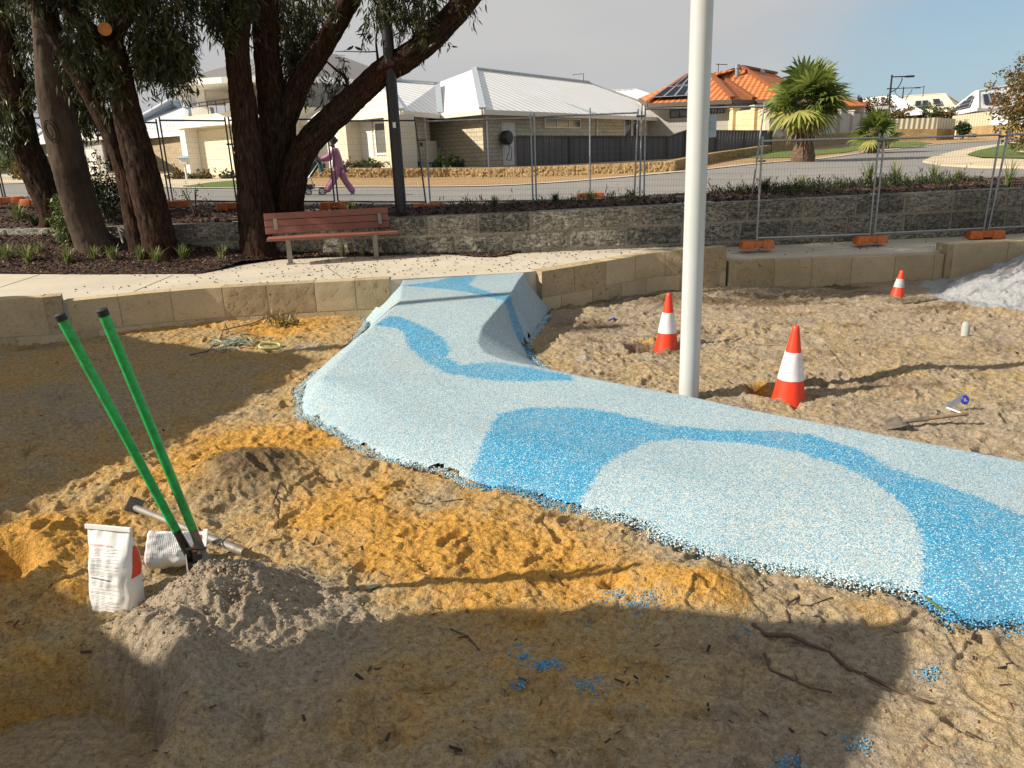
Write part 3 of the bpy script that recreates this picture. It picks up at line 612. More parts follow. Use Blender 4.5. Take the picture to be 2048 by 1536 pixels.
while len(P)<21000:
    x=rng.uniform(-9,.2,4000); y0=np.interp(x,[p[0] for p in BB],[p[1] for p in BB]); y=y0+rng.random(4000)*(rwy(x)-y0)*1.0-.03*(rng.random(4000)<.3); P+=list(np.c_[x,y,bz(x,y)+.006+rng.random(4000)*.012])
chips('bark_mulch',np.array(P),.045,21,'dark red brown bark mulch in the bed under the trees')
x=rng.uniform(-11,10.5,26000); y=rwy(x)+.3+rng.random(26000)**1.2*3.0; chips('bark_mulch',np.c_[x,y,uz(x,y)+.01+rng.random(26000)*.012],.06,22,'dark bark mulch on the upper bed behind the retaining wall')
# ================================================================ limestone walls
def wall(name,line,zb,zt,th,bl_,ch,mats,label,cat='wall',seed=1,rough=.004,joint=.012,first=0.,proud=.006):
    "front line from left to right, blocks laid in courses on a mortar core; outward normal is towards -y side of the line"
    P=[Vector((p[0],p[1],0)) for p in line]; ln=[0]
    for a,c in zip(P,P[1:]): ln.append(ln[-1]+(c-a).length)
    def at(s):
        s=min(max(s,0),ln[-1])
        for i in range(len(P)-1):
            if s<=ln[i+1]+1e-9: break
        t=(s-ln[i])/(ln[i+1]-ln[i]); d=(P[i+1]-P[i]).normalized(); return P[i].lerp(P[i+1],t),Vector((d.y,-d.x,0))
    r=random.Random(seed); mb=MB()
    zbf=zb if callable(zb) else (lambda x:zb); ztf=zt if callable(zt) else (lambda x:zt)
    # core
    S=sorted(set([0,ln[-1]]+ln+[k*.4 for k in range(int(ln[-1]/.4)+1)])); vs=[]
    for s in S:
        p,n=at(s); a=p-n*0.0; c=p-n*th
        vs+=[(a.x,a.y,zbf(a.x)),(a.x,a.y,ztf(a.x)-.003),(c.x,c.y,ztf(a.x)-.003),(c.x,c.y,zbf(a.x))]
    fs=[]
    for i in range(len(S)-1):
        for k in range(4): fs.append((4*i+k,4*i+(k+1)%4,4*i+4+(k+1)%4,4*i+4+k))
    fs+=[(0,1,2,3),(4*len(S)-1,4*len(S)-2,4*len(S)-3,4*len(S)-4)]
    mb.add(vs,fs,1)
    # blocks
    z1=0; course=0
    while True:
        s=-(first if course%2==0 else first+bl_*.5)%bl_-bl_; any_=False
        while s<ln[-1]:
            bm_=r.choice((0,2,3)) if len(mats)>2 else 0; e=s+bl_*r.uniform(.90,1.10); a=max(s,0); c=min(e,ln[-1]); 
            if c-a>.05:
                pm,_=at((a+c)/2); top=ztf(pm.x)-course*ch; bot=top-ch; 
                if top>zbf(pm.x)+.02:
                    any_=True; bot=max(bot,zbf(pm.x))
                    nu=max(2,int((c-a)/.05)); nv=max(2,int((top-bot)/.05)); a2=a+joint/2 if a>0 else a-proud; c2=c-joint/2 if c<ln[-1] else c+proud; t2=top-(joint/2 if course else 0); b2=bot+joint/2
                    gv=[]; 
                    for j in range(nv+1):
                        for i in range(nu+1):
                            s_=a2+(c2-a2)*i/nu; p,n=at(s_); 
                            if s_<0: p=p-(P[1]-P[0]).normalized()*(-s_)
                            if s_>ln[-1]: p=p+(P[-1]-P[-2]).normalized()*(s_-ln[-1])
                            zt_=t2+ (ztf(p.x)-ztf(pm.x)); zb_=b2+((ztf(p.x)-ztf(pm.x)) if bot>zbf(pm.x) else 0); z=zb_+(zt_-zb_)*j/nv
                            edge=(i in(0,nu)) or (j in(0,nv)); d=proud+(0 if edge else rough*.8)+rough*r.uniform(-1,1)*(0.3 if edge else 1.6)
                            gv.append(p+n*d+Vector((0,0,z)))
                    base=len(mb.v); mb.v+=[tuple(q) for q in gv]
                    W_=nu+1
                    for j in range(nv):
                        for i in range(nu): mb.f.append((base+j*W_+i,base+j*W_+i+1,base+(j+1)*W_+i+1,base+(j+1)*W_+i)); mb.m.append(bm_)
                    # sides back to core
                    per=[base+i for i in range(W_)]+[base+j*W_+nu for j in range(1,nv+1)]+[base+nv*W_+i for i in range(nu-1,-1,-1)]+[base+j*W_ for j in range(nv-1,0,-1)]
                    back=[]; 
                    for idx in per:
                        k=idx-base; i=k%W_; s_=a2+(c2-a2)*i/nu; p,n=at(s_); q0=Vector(mb.v[idx])
                        isTop=(k//W_==nv and course==0)
                        q1=q0-n*( (th+proud*.5+(0.0)) if isTop else proud*1.6)
                        back.append(len(mb.v)); mb.v.append(tuple(q1))
                    nP=len(per)
                    for k in range(nP): mb.f.append((per[k],per[(k+1)%nP],back[(k+1)%nP],back[k])); mb.m.append(bm_)
            s=e
        course+=1
        if not any_ or course>12: break
    o=mb.build(name,mats,smooth='auto'); return tag(o,label,cat)
LS=[M['limestone'],M['limestone_mortar'],M['limestone_b'],M['limestone_c']]
def wallL(x): return .508
wall('limestone_wall',[(-4.95,8.33),(-4.2,8.70),(-3.6,8.90),(-2.4,9.02),(-1.45,9.10)],-.2,.512,.22,.53,.36,LS,'low block wall along the concrete path, left of the blue ramp',seed=3,rough=.003)
wall('limestone_wall',[(-9,8.10),(-6,8.12),(-5.16,8.22),(-4.98,8.30)],-.2,.585,.24,.56,.42,LS,'taller end of low block wall at the left frame edge',seed=4,rough=.003)
wall('limestone_wall',[(.42,9.28),(1.0,9.66),(2.0,10.36),(3.02,10.38)],-.2,lambda x:np.interp(x,[.3,1.9,3.1],[.50,.535,.58]),.24,.50,.33,LS,'block wall rising from the blue ramp to behind the white pole',seed=5,rough=.003)
wall('limestone_wall',[(3.06,10.34),(4.35,10.36),(6.05,10.4)],-.2,lambda x:.385 if x<4.5 else .365,.24,.56,.5,LS,'low kerb of limestone blocks in shade, right of the white pole',seed=6,rough=.003)
wall('limestone_wall',[(6.07,10.36),(6.9,10.42),(9.5,10.5)],-.2,.50,.26,.85,.5,LS,'raised limestone blocks beside the pale sand pile',seed=7,rough=.003)
WS=[M['weathered'],M['weathered_mortar'],M['weathered_b'],M['weathered_c']]
wall('retaining_wall',RW,.2,wtop,.3,.80,.285,WS,'long weathered grey retaining wall below the mesh fence',cat='retaining wall',seed=8,rough=.012,joint=.045,proud=.014)
wall('retaining_wall',[(7.78,11.47),(9,11.55),(12,11.7)],.2,.90,.3,.80,.285,WS,'lower end of the grey retaining wall at the right edge',cat='retaining wall',seed=9,rough=.012,joint=.045,proud=.014)
mb=MB(); mb.prism([(7.70,11.74),(18,11.80),(18,13.5),(7.70,13.2)],.3,.925); tag(mb.build('soil_bank',M['mulch_base']),kind='structure')
x=rng.uniform(7.8,11.5,2500); y=rng.uniform(11.8,14,2500); chips('bark_mulch',np.c_[x,y,np.maximum(.94,uz(x,y))+.01],.06,23,'dark bark mulch behind the lower wall end on the right')
# ================================================================ vegetation
q=NT('bark'); v=q.coord((7,7,1.1)); n1=q.noise(v,1.6,6,.7); n2=q.noise(q.coord((22,22,5)),1.5,5,.7); n3=q.noise(q.coord(),.9,4,.6)
c=q.ramp(n2,[(.3,(.012,.008,.007)),(.55,(.045,.029,.021)),(.78,(.13,.088,.062))]); c=q.mix(q.ramp(n3,[(.4,0.),(.65,.7)]),c,q.ramp(n2,[(.3,(.015,.007,.005)),(.7,(.075,.03,.018))]))
c=q.mix(q.ramp(q.attr('crev'),[(.15,.85),(.5,0.)]),c,(.012,.008,.006)); q.col(c); b1=q.bump(n1,.8,.03); q.bump(n2,.7,.012,b1); M['bark']=q.set(.95,0,.1)
q=NT('bark_smooth'); v=q.coord((9,9,2)); n1=q.noise(v,1.6,6,.7); n3=q.noise(q.coord(),1.4,5,.6)
c=q.ramp(n3,[(.35,(.038,.028,.022)),(.65,(.11,.083,.064))]); c=q.mix(q.ramp(n1,[(.4,.6),(.6,0.)]),c,(.05,.032,.024)); q.col(c); q.bump(n1,.7,.02); M['bark_smooth']=q.set(.9,0,.1)
M['cut_wood']=simple('cut_wood',(.55,.22,.06),.8,0,.3,20); M['twig']=simple('twig_wood',(.10,.065,.045),.9,0,.3,30)
def leafmat(name,stops,tr=.25):
    q=NT(name); c=q.ramp(q.attr('rnd'),stops); q.col(c); q.set(.45,0,.4)
    t=q.n('ShaderNodeBsdfTranslucent'); q.l(c,t.inputs[0]); m=q.n('ShaderNodeMixShader'); m.inputs[0].default_value=tr
    o=q.t.nodes['Material Output']; q.l(q.b.outputs[0],m.inputs[1]); q.l(t.outputs[0],m.inputs[2]); q.l(m.outputs[0],o.inputs[0]); return q.m
M['gum_leaf']=leafmat('gum_leaf',[(0,(.012,.018,.008)),(.5,(.032,.044,.015)),(.85,(.085,.10,.033)),(1,(.20,.15,.06))])
M['dark_leaf']=leafmat('dark_leaf',[(0,(.012,.024,.008)),(.6,(.03,.05,.015)),(1,(.07,.10,.03))],.15)
M['light_leaf']=leafmat('light_leaf',[(0,(.03,.06,.015)),(.6,(.09,.13,.03)),(1,(.20,.24,.06))])
M['strap_leaf']=leafmat('strap_leaf',[(0,(.04,.07,.02)),(.5,(.17,.22,.06)),(.9,(.34,.36,.12)),(1,(.35,.28,.14))])
M['autumn_leaf']=leafmat('autumn_leaf',[(0,(.04,.05,.015)),(.5,(.12,.11,.03)),(.8,(.24,.12,.035)),(1,(.30,.09,.05))])
def bark_tube(name,pts,rad,mat,parent,seed=0,n=54,stp=.035,amp=.13,flare=0):
    pts=[Vector(p) for p in pts]; P=[];Rr=[]
    # Catmull-Rom
    for i in range(len(pts)-1):
        p0=pts[max(i-1,0)];p1=pts[i];p2=pts[i+1];p3=pts[min(i+2,len(pts)-1)]; m=max(2,int((p2-p1).length/stp))
        for k in range(m):
            t=k/m; P.append(.5*((2*p1)+(p2-p0)*t+(2*p0-5*p1+4*p2-p3)*t*t+(-p0+3*p1-3*p2+p3)*t**3)); Rr.append(rad[i]*(1-t)+rad[i+1]*t)
    P.append(pts[-1]); Rr.append(rad[-1]); P=np.array(P); Rr=np.array(Rr)
    T=np.gradient(P,axis=0); T/=np.linalg.norm(T,axis=1)[:,None]; ref=np.array([0,1,0.]) 
    A=np.cross(T,ref); A/=np.linalg.norm(A,axis=1)[:,None]; B=np.cross(T,A)
    s=np.r_[0,np.cumsum(np.linalg.norm(np.diff(P,axis=0),axis=1))]
    th=np.linspace(0,2*np.pi,n,endpoint=False); TH,S=np.meshgrid(th,s); c_,s_=np.cos(TH),np.sin(TH)
    k=4.2/max(.5,rad[0]/.25)*1.0; h=pn(c_*k+seed*3,s_*k+S*.6,S*2.1)*.9; rg=1-np.abs(pn(c_*k*1.9+seed,s_*k*1.9+S*.9,S*4.6)); h2=pn(c_*9+seed,s_*9,S*14)
    crev=np.clip(rg**2*.9+.25*h2,0,1); rr=Rr[:,None]*(1+amp*.55*h+amp*(rg**2-.5)*.9+.035*h2+.05*pn(c_*1.3+seed,s_*1.3,S*1.1))
    if flare: rr=rr*(1+flare*np.exp(-S/.18)*(1+.5*np.cos(TH*5+seed)))
    V=P[:,None,:]+A[:,None,:]*(c_*rr)[...,None]+B[:,None,:]*(s_*rr)[...,None]
    i=np.arange(len(s)*n).reshape(len(s),n); a=i[:-1]; b=np.roll(a,-1,1); c=np.roll(i[1:],-1,1); d=i[1:]
    Fq=np.stack([a.ravel(),b.ravel(),c.ravel(),d.ravel()],1)
    return np_mesh(name,V.reshape(-1,3),Fq,mat,parent,True,attrs=dict(crev=1-crev.ravel()*1. if False else crev.ravel()))
def leaves(name,anchors,lens,nl,L_,Wd,mat,parent=None,seed=0,droop=1.,spread=.12,twigs=True,rndshift=None,tmat=None):
    "leaf sprays hanging from anchor points"
    r=np.random.default_rng(seed); anchors=np.asarray(anchors,float); n=len(anchors); N_=n*nl
    d0=r.normal(size=(n,3))*[1,1,.3]; d0/=np.linalg.norm(d0,axis=1)[:,None]
    t=r.random((n,nl))**.8; ln=lens[:,None]*t
    ctr=anchors[:,None,:]+d0[:,None,:]*(ln*(1-.55*droop))[...,None]*(.8)+np.array([0,0,-1.])*(ln*ln/np.maximum(lens[:,None],.01)*droop)[...,None]
    ctr=ctr+r.normal(0,spread*.25,(n,nl,3)); ctr=ctr.reshape(-1,3)
    dr=np.repeat(d0,nl,0)*.35+r.normal(0,.42,(N_,3)); dr[:,2]-=.9*droop; dr/=np.linalg.norm(dr,axis=1)[:,None]
    sd=np.cross(dr,r.normal(size=(N_,3))); sd/=np.linalg.norm(sd,axis=1)[:,None]; nn=np.cross(sd,dr)
    l=(L_*r.uniform(.55,1.3,N_))[:,None]; w=l*Wd*r.uniform(.7,1.3,(N_,1)); bend=r.normal(0,.12,(N_,1))*l
    V=np.stack([ctr,ctr+dr*l*.35-sd*w*.5+nn*bend*.5,ctr+dr*l*.35+sd*w*.5+nn*bend*.5,ctr+dr*l*.72-sd*w*.33+nn*bend,ctr+dr*l*.72+sd*w*.33+nn*bend,ctr+dr*l+nn*bend*.8+sd*bend*.6],1).reshape(-1,3)
    Fq=(np.array([(0,1,2),(1,3,2),(2,3,4),(3,5,4)])[None]+6*np.arange(N_)[:,None,None]).reshape(-1,3)
    rn=np.clip(np.repeat(r.random(N_)*.7+np.repeat(r.random(n),nl)*.35,6),0,1); mats=[mat]; mi=np.zeros(len(Fq),int); Vt=V
    if twigs:
        tw=MB(); q_=np.linspace(0,1,5)[None,:]; L2=lens[:,None]*q_
        C=anchors[:,None,:]+d0[:,None,:]*(L2*(1-.55*droop))[...,None]*.8+np.array([0,0,-1.])*(L2*L2/np.maximum(lens[:,None],.01)*droop)[...,None]
        R_=.004*(1.1-q_)[...,None]; o1=np.array([1,0,0]); o2=np.array([-.5,.8,0]); o3=np.array([-.5,-.8,0])
        TV=np.stack([C+R_*o1,C+R_*o2,C+R_*o3],2).reshape(-1,3); b0=len(V); f=[]
        base=np.arange(n)[:,None]*15+np.arange(4)[None,:]*3; base=base.ravel()
        for k in range(3):
            a=base+k;b=base+(k+1)%3; f.append(np.stack([a,b,b+3],1)); f.append(np.stack([a,b+3,a+3],1))
        tf=np.concatenate(f)+b0; Vt=np.vstack([V,TV]); Fq=np.vstack([Fq,tf]); mi=np.r_[mi,np.ones(len(tf),int)]; rn=np.r_[rn,np.zeros(len(TV))]; mats=[mat,tmat or M['twig']]
    return np_mesh(name,Vt,Fq,mats,parent,False,attrs=dict(rnd=rn),midx=mi)
def px_region(poly,n,y0,y1,r,zmax=9):
    P=np.array(poly,float); out=[]; lo=P.min(0); hi=P.max(0)
    while len(out)<n:
        u=r.uniform(lo[0],hi[0]); v_=r.uniform(lo[1],hi[1])
        if inpoly(np.array([u]),np.array([v_]),poly)[0]: p=aty(u,v_,r.uniform(y0,y1)); out.append(tuple(p))
    return out
def pts(l): 
    out=[]
    for q_ in l: out.append(aty(*q_))
    return out
rr_=np.random.default_rng(77)
def box_region(n,lo,hi): return [tuple(rr_.uniform(lo,hi)) for _ in range(n)]
# --- tree A : far left, dark
def crown(parent,anch,nl,seed,ln=(.15,.5),L_=.125,mat=None):
    anch=np.array(anch); lens=rr_.uniform(ln[0],ln[1],len(anch)); return leaves('crown',anch,lens,nl,L_,.17,mat or M['gum_leaf'],parent,seed)
def limbs(parent,base,targets,r0,seed):
    for i,tg in enumerate(targets):
        b=Vector(base); t=Vector(tg); m=(b+t)/2+Vector((0,0,.15)); bark_tube('branch',[b,m,t],[r0,r0*.7,r0*.3],M['bark'],parent,seed+i,n=14,stp=.08,amp=.1)
tA=empty('gum_tree',G(aty(115,428,13).x,13),label='leftmost gum tree with dark leaning trunk standing behind the low bed wall',cat='tree',group='gum trees at the left')
def P0(par,l): o=par.location; return [Vector(p)-o for p in l]
def sh(par,a): return (np.array(a)-np.array(par.location))
bark_tube('trunk',P0(tA,[aty(122,450,13.0)]+pts([(112,425,13),(88,375,13),(65,325,13),(48,270,13),(32,200,13),(15,110,13),(0,20,13),(-10,-80,13)])),[.28,.255,.24,.215,.2,.19,.17,.15,.12],M['bark'],tA,1,flare=.25)
an=px_region([(-120,-60),(250,-60),(205,60),(195,240),(150,230),(110,200),(90,150),(60,190),(-120,210)],760,12.6,15,rr_)+px_region([(-80,190),(55,190),(45,262),(-80,270)],110,12.3,13.5,rr_)+px_region([(130,110),(205,110),(200,240),(150,235)],220,12.8,14,rr_)
crown(tA,sh(tA,an),22,31)
# --- tree B
pB=Vector((aty(192,500,11.75).x,11.75,.80)); 
tB=empty('gum_tree',pB,label='gum tree with smooth grey brown trunk and an oval scar, leaning left',cat='tree',group='gum trees at the left')
bark_tube('trunk',P0(tB,pts([(200,520,11.7),(190,495,11.7),(165,430,11.7),(141,340,11.7),(120,250,11.7),(104,170,11.7),(96,90,11.7),(88,0,11.7),(84,-90,11.7)])),[.27,.255,.245,.24,.235,.21,.18,.17,.14],M['bark_smooth'],tB,5,amp=.05,flare=.2)
mb=MB(); k_=aty(104,262,11.44)-pB; rot=Matrix.Rotation(math.radians(90),3,'X')@Matrix.Rotation(math.radians(0),3,'Z')
for a_,b_,d_ in ((.085,.15,0),(.055,.11,.012)):
    vs=[k_+Vector((a_*math.cos(t_)-.4*.05*math.sin(t_),-.02-d_,b_*math.sin(t_))) for t_ in np.linspace(0,6.28,25)[:-1]]; mb.tube(vs+[vs[0]],.016,6,0,cap=False)
mb.build('branch_scar',M['bark_smooth'],tB,smooth=True)
crown(tB,sh(tB,px_region([(60,-90),(330,-90),(300,-30),(120,-20),(60,10)],300,11.3,12.6,rr_)),20,32)
# --- tree C : twin stems with sawn stub
pC=Vector((aty(305,512,11.45).x,11.45,.66))
tC=empty('gum_tree',pC,label='rough barked gum tree with twin stems and a freshly sawn orange stub',cat='tree',group='gum trees at the left')
bark_tube('trunk',P0(tC,pts([(338,540,11.3),(325,505,11.35),(306,430,11.4),(287,350,11.4),(266,270,11.4),(248,200,11.4),(236,130,11.4),(224,85,11.4),(212,60,11.4)])),[.28,.24,.225,.215,.20,.18,.155,.14,.12],M['bark'],tC,9,flare=.3)
bark_tube('stem',P0(tC,pts([(292,535,11.6),(285,505,11.6),(270,430,11.6),(252,345,11.6),(220,262,11.6),(178,182,11.6),(132,112,11.6),(100,50,11.6),(73,-10,11.6),(45,-90,11.6)])),[.20,.175,.16,.15,.135,.125,.12,.115,.11,.1],M['bark'],tC,13,flare=.2)
bark_tube('limb',P0(tC,pts([(232,120,11.4),(228,80,11.35),(240,45,11.3),(262,15,11.3),(285,-40,11.3)])),[.13,.125,.115,.10,.08],M['bark'],tC,15,n=30)
bark_tube('limb',P0(tC,pts([(232,130,11.5),(205,85,11.55),(172,52,11.6),(140,18,11.6),(110,-50,11.6)])),[.12,.11,.10,.09,.08],M['bark'],tC,17,n=30)
st0=aty(220,70,11.3)-pC; st1=aty(210,58,11.05)-pC; st0=Vector(st0); st1=Vector(st1)
mb=MB(); mb.tube([st0,st1],[.10,.095],20,0); mb.build('sawn_stub',M['bark'],tC,smooth='auto')
dd=(st1-st0).normalized(); mb=MB(); mb.tube([st1,st1+dd*.006],[.088,.086],20,0); mb.build('cut_face',M['cut_wood'],tC,label='orange freshly cut wood face')
an=px_region([(170,-90),(400,-90),(385,40),(380,120),(350,150),(320,60),(290,130),(255,90),(230,20)],400,10.9,12.8,rr_)+px_region([(270,60),(375,60),(355,150),(300,120),(270,140)],220,11,12.4,rr_)+px_region([(340,120),(380,120),(370,140),(345,145)],6,11,11.5,rr_)+px_region([(120,20),(175,20),(180,90),(150,110)],34,11.0,11.3,rr_)+px_region([(190,90),(225,90),(228,180),(205,170)],26,10.9,11.15,rr_)+px_region([(110,90),(150,80),(160,120),(130,130)],14,11.,11.3,rr_)
crown(tC,sh(tC,an),20,33)
# --- tree D : dark
pD=Vector((aty(517,505,11.7).x,11.7,.55))
tD=empty('gum_tree',pD,label='dark slender gum trunk standing just left behind the bench',cat='tree',group='gum trees at the left')
bark_tube('trunk',P0(tD,pts([(522,525,11.65),(516,500,11.65),(505,430,11.7),(500,350,11.7),(492,250,11.7),(480,160,11.7),(474,90,11.7),(478,0,11.7),(482,-90,11.7)])),[.29,.24,.205,.195,.19,.17,.165,.18,.16],M['bark'],tD,21,flare=.25)
bark_tube('stem',P0(tD,pts([(528,500,11.9),(530,440,11.95),(518,370,11.9),(505,300,11.85),(498,240,11.8)])),[.2,.17,.15,.13,.12],M['bark'],tD,23,n=36)
an=px_region([(400,-90),(500,-90),(500,10),(450,20),(405,20)],150,11.2,12.4,rr_)+px_region([(405,15),(465,15),(460,50),(415,50)],34,11.2,11.8,rr_)
crown(tD,sh(tD,an),20,34)
# --- tree E : big forked
pE=Vector((aty(570,440,12.5).x,12.5,1.0))
tE=empty('gum_tree',pE,label='largest gum tree behind the bench, forked into three spreading limbs',cat='tree',group='gum trees at the left')
bark_tube('trunk',P0(tE,pts([(572,462,12.5),(570,440,12.5),(564,380,12.5),(558,310,12.5),(556,250,12.5),(545,190,12.5),(536,130,12.5),(531,60,12.5),(530,-10,12.5),(526,-90,12.5)])),[.34,.31,.28,.25,.27,.23,.19,.19,.195,.18],M['bark'],tE,27,n=64,flare=.15)
bark_tube('limb',P0(tE,pts([(562,262,12.45),(580,215,12.4),(603,160,12.4),(645,95,12.4),(682,30,12.35),(725,-50,12.3)])),[.17,.165,.155,.155,.15,.14],M['bark'],tE,29,n=44)
bark_tube('limb',P0(tE,pts([(576,430,12.35),(582,380,12.3),(596,325,12.25),(621,282,12.2),(679,222,12.15),(728,178,12.1),(768,142,12.05),(815,115,12.03),(868,72,12.),(925,10,12.),(975,-60,12.)])),[.22,.215,.20,.195,.185,.18,.18,.175,.17,.165,.14],M['bark'],tE,31,n=50)
bark_tube('branch',P0(tE,pts([(692,205,12.1),(693,160,12.),(670,138,12.),(648,118,12.)])),[.035,.025,.018,.01],M['bark'],tE,35,n=10)
bark_tube('branch',P0(tE,pts([(755,118,12.05),(754,104,12.0),(735,104,12.),(700,103,12.),(670,103,12.)])),[.018,.010,.008,.006,.004],M['bark'],tE,36,n=8)
bark_tube('branch',P0(tE,pts([(756,120,12.05),(752,80,12.0),(757,50,12.),(765,-10,12.)])),[.02,.013,.01,.008],M['bark'],tE,37,n=8)
an=px_region([(555,-20),(650,-20),(640,40),(620,120),(590,140),(560,110)],170,12.4,13.8,rr_)+px_region([(560,90),(640,20),(625,120),(575,170)],90,12.6,13.4,rr_)+px_region([(640,-60),(710,-60),(700,12),(640,20)],22,12,13,rr_)+px_region([(720,-60),(860,-60),(870,20),(830,40),(790,30),(740,20)],110,11.6,12.8,rr_)+px_region([(800,10),(880,-10),(880,40),(820,70)],20,11.6,12.6,rr_)+px_region([(625,110),(690,115),(720,150),(640,200)],14,12.0,12.4,rr_)+px_region([(790,60),(900,20),(880,70),(800,100)],8,11.8,12.2,rr_)+px_region([(720,40),(750,30),(735,70)],4,12,12.2,rr_)+px_region([(560,-80),(960,-80),(960,-20),(560,-20)],90,11.2,13.5,rr_)
crown(tE,sh(tE,an),19,35)
# high canopy over the path, above the frame, that shades the right-hand side
an=[]
while len(an)<2700:
    x,y,z=rr_.uniform(-3.9,2.9),rr_.uniform(8.15,10.6),rr_.uniform(4.7,6.2)
    if pn(np.array([x*.8]),np.array([y*.8]),np.array([z*.8]))[0]>-.42: an.append((x,y,z))
while len(an)<3450:
    an.append((rr_.uniform(-8.2,-2.2),rr_.uniform(10.05,11.1),rr_.uniform(4.75,5.6)))
while len(an)<4250:
    x,y,z=rr_.uniform(.1,4.0),rr_.uniform(6.9,8.3),rr_.uniform(4.7,6.0)
    an.append((x,y,z))
crown(tE,sh(tE,an),16,36,(.3,.8),.17)
for tg in [(-2.5,9,4.9),(-.5,9.3,5.1),(1.2,9.8,5.2),(2.5,7.8,5.2),(0,11,5.6),(-3.5,10.5,5.4)]:
    limbs(tE,aty(925,12,12.)-pE if tg[0]>-1 else aty(725,-50,12.3)-pE,[Vector(tg)-pE],.12,int(tg[0]*10+80))
# ---------------------------------------------------------------- shrubs
def shrub(name,loc,rad,n,nl,L_,Wd,mat,label,seed,group=None,droop=.25,stems=5):
    e=empty(name,loc,label=label,cat='shrub' if 'shrub' in name else 'plant',group=group); r=np.random.default_rng(seed)
    d=r.normal(size=(n,3)); d/=np.linalg.norm(d,axis=1)[:,None]; rr=r.random((n,1))**.45; A=d*rr*np.array(rad)*(1+.25*r.normal(size=(n,1)))+[0,0,rad[2]*.95]; A[:,2]=np.maximum(A[:,2],.02)
    leaves('foliage',A,r.uniform(.05,.14,n)*L_/.05,nl,L_,Wd,mat,e,seed,droop=droop)
    mb=MB()
    for k in range(stems):
        a=r.uniform(0,6.28); mb.tube([(0,0,-.03),(math.cos(a)*rad[0]*.3,math.sin(a)*rad[1]*.3,rad[2]*.8),(math.cos(a)*rad[0]*.6,math.sin(a)*rad[1]*.6,rad[2]*1.5)],[.014,.009,.005],5)
    mb.build('stem',M['twig'],e); return e
p=aty(215,430,12.75); shrub('shrub',(p.x,12.75,float(uz(p.x,12.75))),(.34,.3,.52),260,16,.045,.5,M['dark_leaf'],'dark small leaved shrub between the gum trunks',41)
p=aty(148,480,12.0); shrub('shrub',(p.x,12.0,float(bz(p.x,12.))),(.20,.2,.36),90,14,.075,.38,M['light_leaf'],'bright green leafy shrub between the two leftmost trunks',42)
p=aty(402,430,12.9); shrub('shrub',(p.x,12.7,float(uz(p.x,12.7))),(.28,.2,.30),26,8,.035,.5,M['dark_leaf'],'sparse twiggy shrub on the upper bed left of the dark trunk',43)
# strappy tufts
def tuft_mesh(seed,nb=46,h=.20,w=.010,sp=.55,mat=None):
    r=np.random.default_rng(seed); V=[];Fq=[];rn=[]
    for k in range(nb):
        a=r.uniform(0,6.28); tl=r.uniform(.05,sp); hh=h*r.uniform(.55,1.15); x0,y0=r.normal(0,.018,2); d=np.array([math.cos(a),math.sin(a)]); s_=np.array([-d[1],d[0]])*w*r.uniform(.5,1.)
        b=len(V)
        for i,t in enumerate((0,.4,.75,1)):
            o_=d*(tl*hh*t**1.8*1.3); z=hh*(t-.25*tl*t*t); ww=s_*(1,.9,.6,.05)[i]
            V+=[(x0+o_[0]-ww[0],y0+o_[1]-ww[1],z),(x0+o_[0]+ww[0],y0+o_[1]+ww[1],z)]; 
        c=r.random(); rn+=[c]*8
        for i in range(3): Fq.append((b+2*i,b+2*i+1,b+2*i+3,b+2*i+2))
    return np.array(V),np.array(Fq),np.array(rn)
TM=[]
for s_,(nb,h,w,sp) in enumerate([(60,.19,.007,.7),(44,.15,.006,.6),(70,.24,.008,.8),(34,.32,.009,.35)]):
    V,Fq,rn=tuft_mesh(60+s_,nb,h,w,sp); TM.append((V,Fq,rn))
def tuft(x,y,z,kind,sc,label,group,mat='strap_leaf'):
    V,Fq,rn=TM[kind]; a=random.uniform(0,6.28); R2=np.array([[math.cos(a),-math.sin(a),0],[math.sin(a),math.cos(a),0],[0,0,1]])
    o=np_mesh('grass_tuft',(V@R2.T)*sc,Fq,M[mat],None,False,attrs=dict(rnd=rn)); o.location=(x,y,z-.01); tag(o,label,'grass tuft',group)
for (u,v_,y,k,sc,lab) in [(12,500,11.45,0,1,'green grass tuft at the far left edge of the bark bed'),(58,528,11.25,2,1.0,'large green grass tuft in the bark bed, near the left frame edge'),(78,498,11.6,1,1.,'grass tuft behind the large one at far left in bark'),(138,530,11.1,0,1.05,'upright grass tuft in bark in front of the scarred gum trunk'),(190,518,11.2,0,.9,'dark grass tuft at the foot of the scarred gum trunk'),(228,524,11.1,1,1.2,'yellow green grass tuft between the scarred and twin stemmed trunks'),(283,525,11.1,0,.95,'grass tuft left at the foot of the twin stemmed gum'),(316,535,10.95,2,.8,'blue green grass tuft in front of the twin stemmed gum base'),(368,524,11.15,0,1.,'wispy grass tuft right of the twin stemmed gum base'),(448,524,11.2,1,1.1,'pale grass tuft between the twin stemmed gum and dark slender trunk'),(685,503,11.45,3,.6,'thin grass tuft under the left half of the bench'),(726,500,11.45,3,.5,'thin grass tuft under the middle of the bench'),(768,500,11.45,3,.45,'single stemmed grass tuft by the right bench leg'),(962,507,11.3,2,.8,'spiky dark tuft in bark at the right tip of the bed')]:
    p=aty(u,v_,y); tuft(p.x,y,float(bz(p.x,y)),k,sc*1.3,lab,'grass tufts in the lower bed')
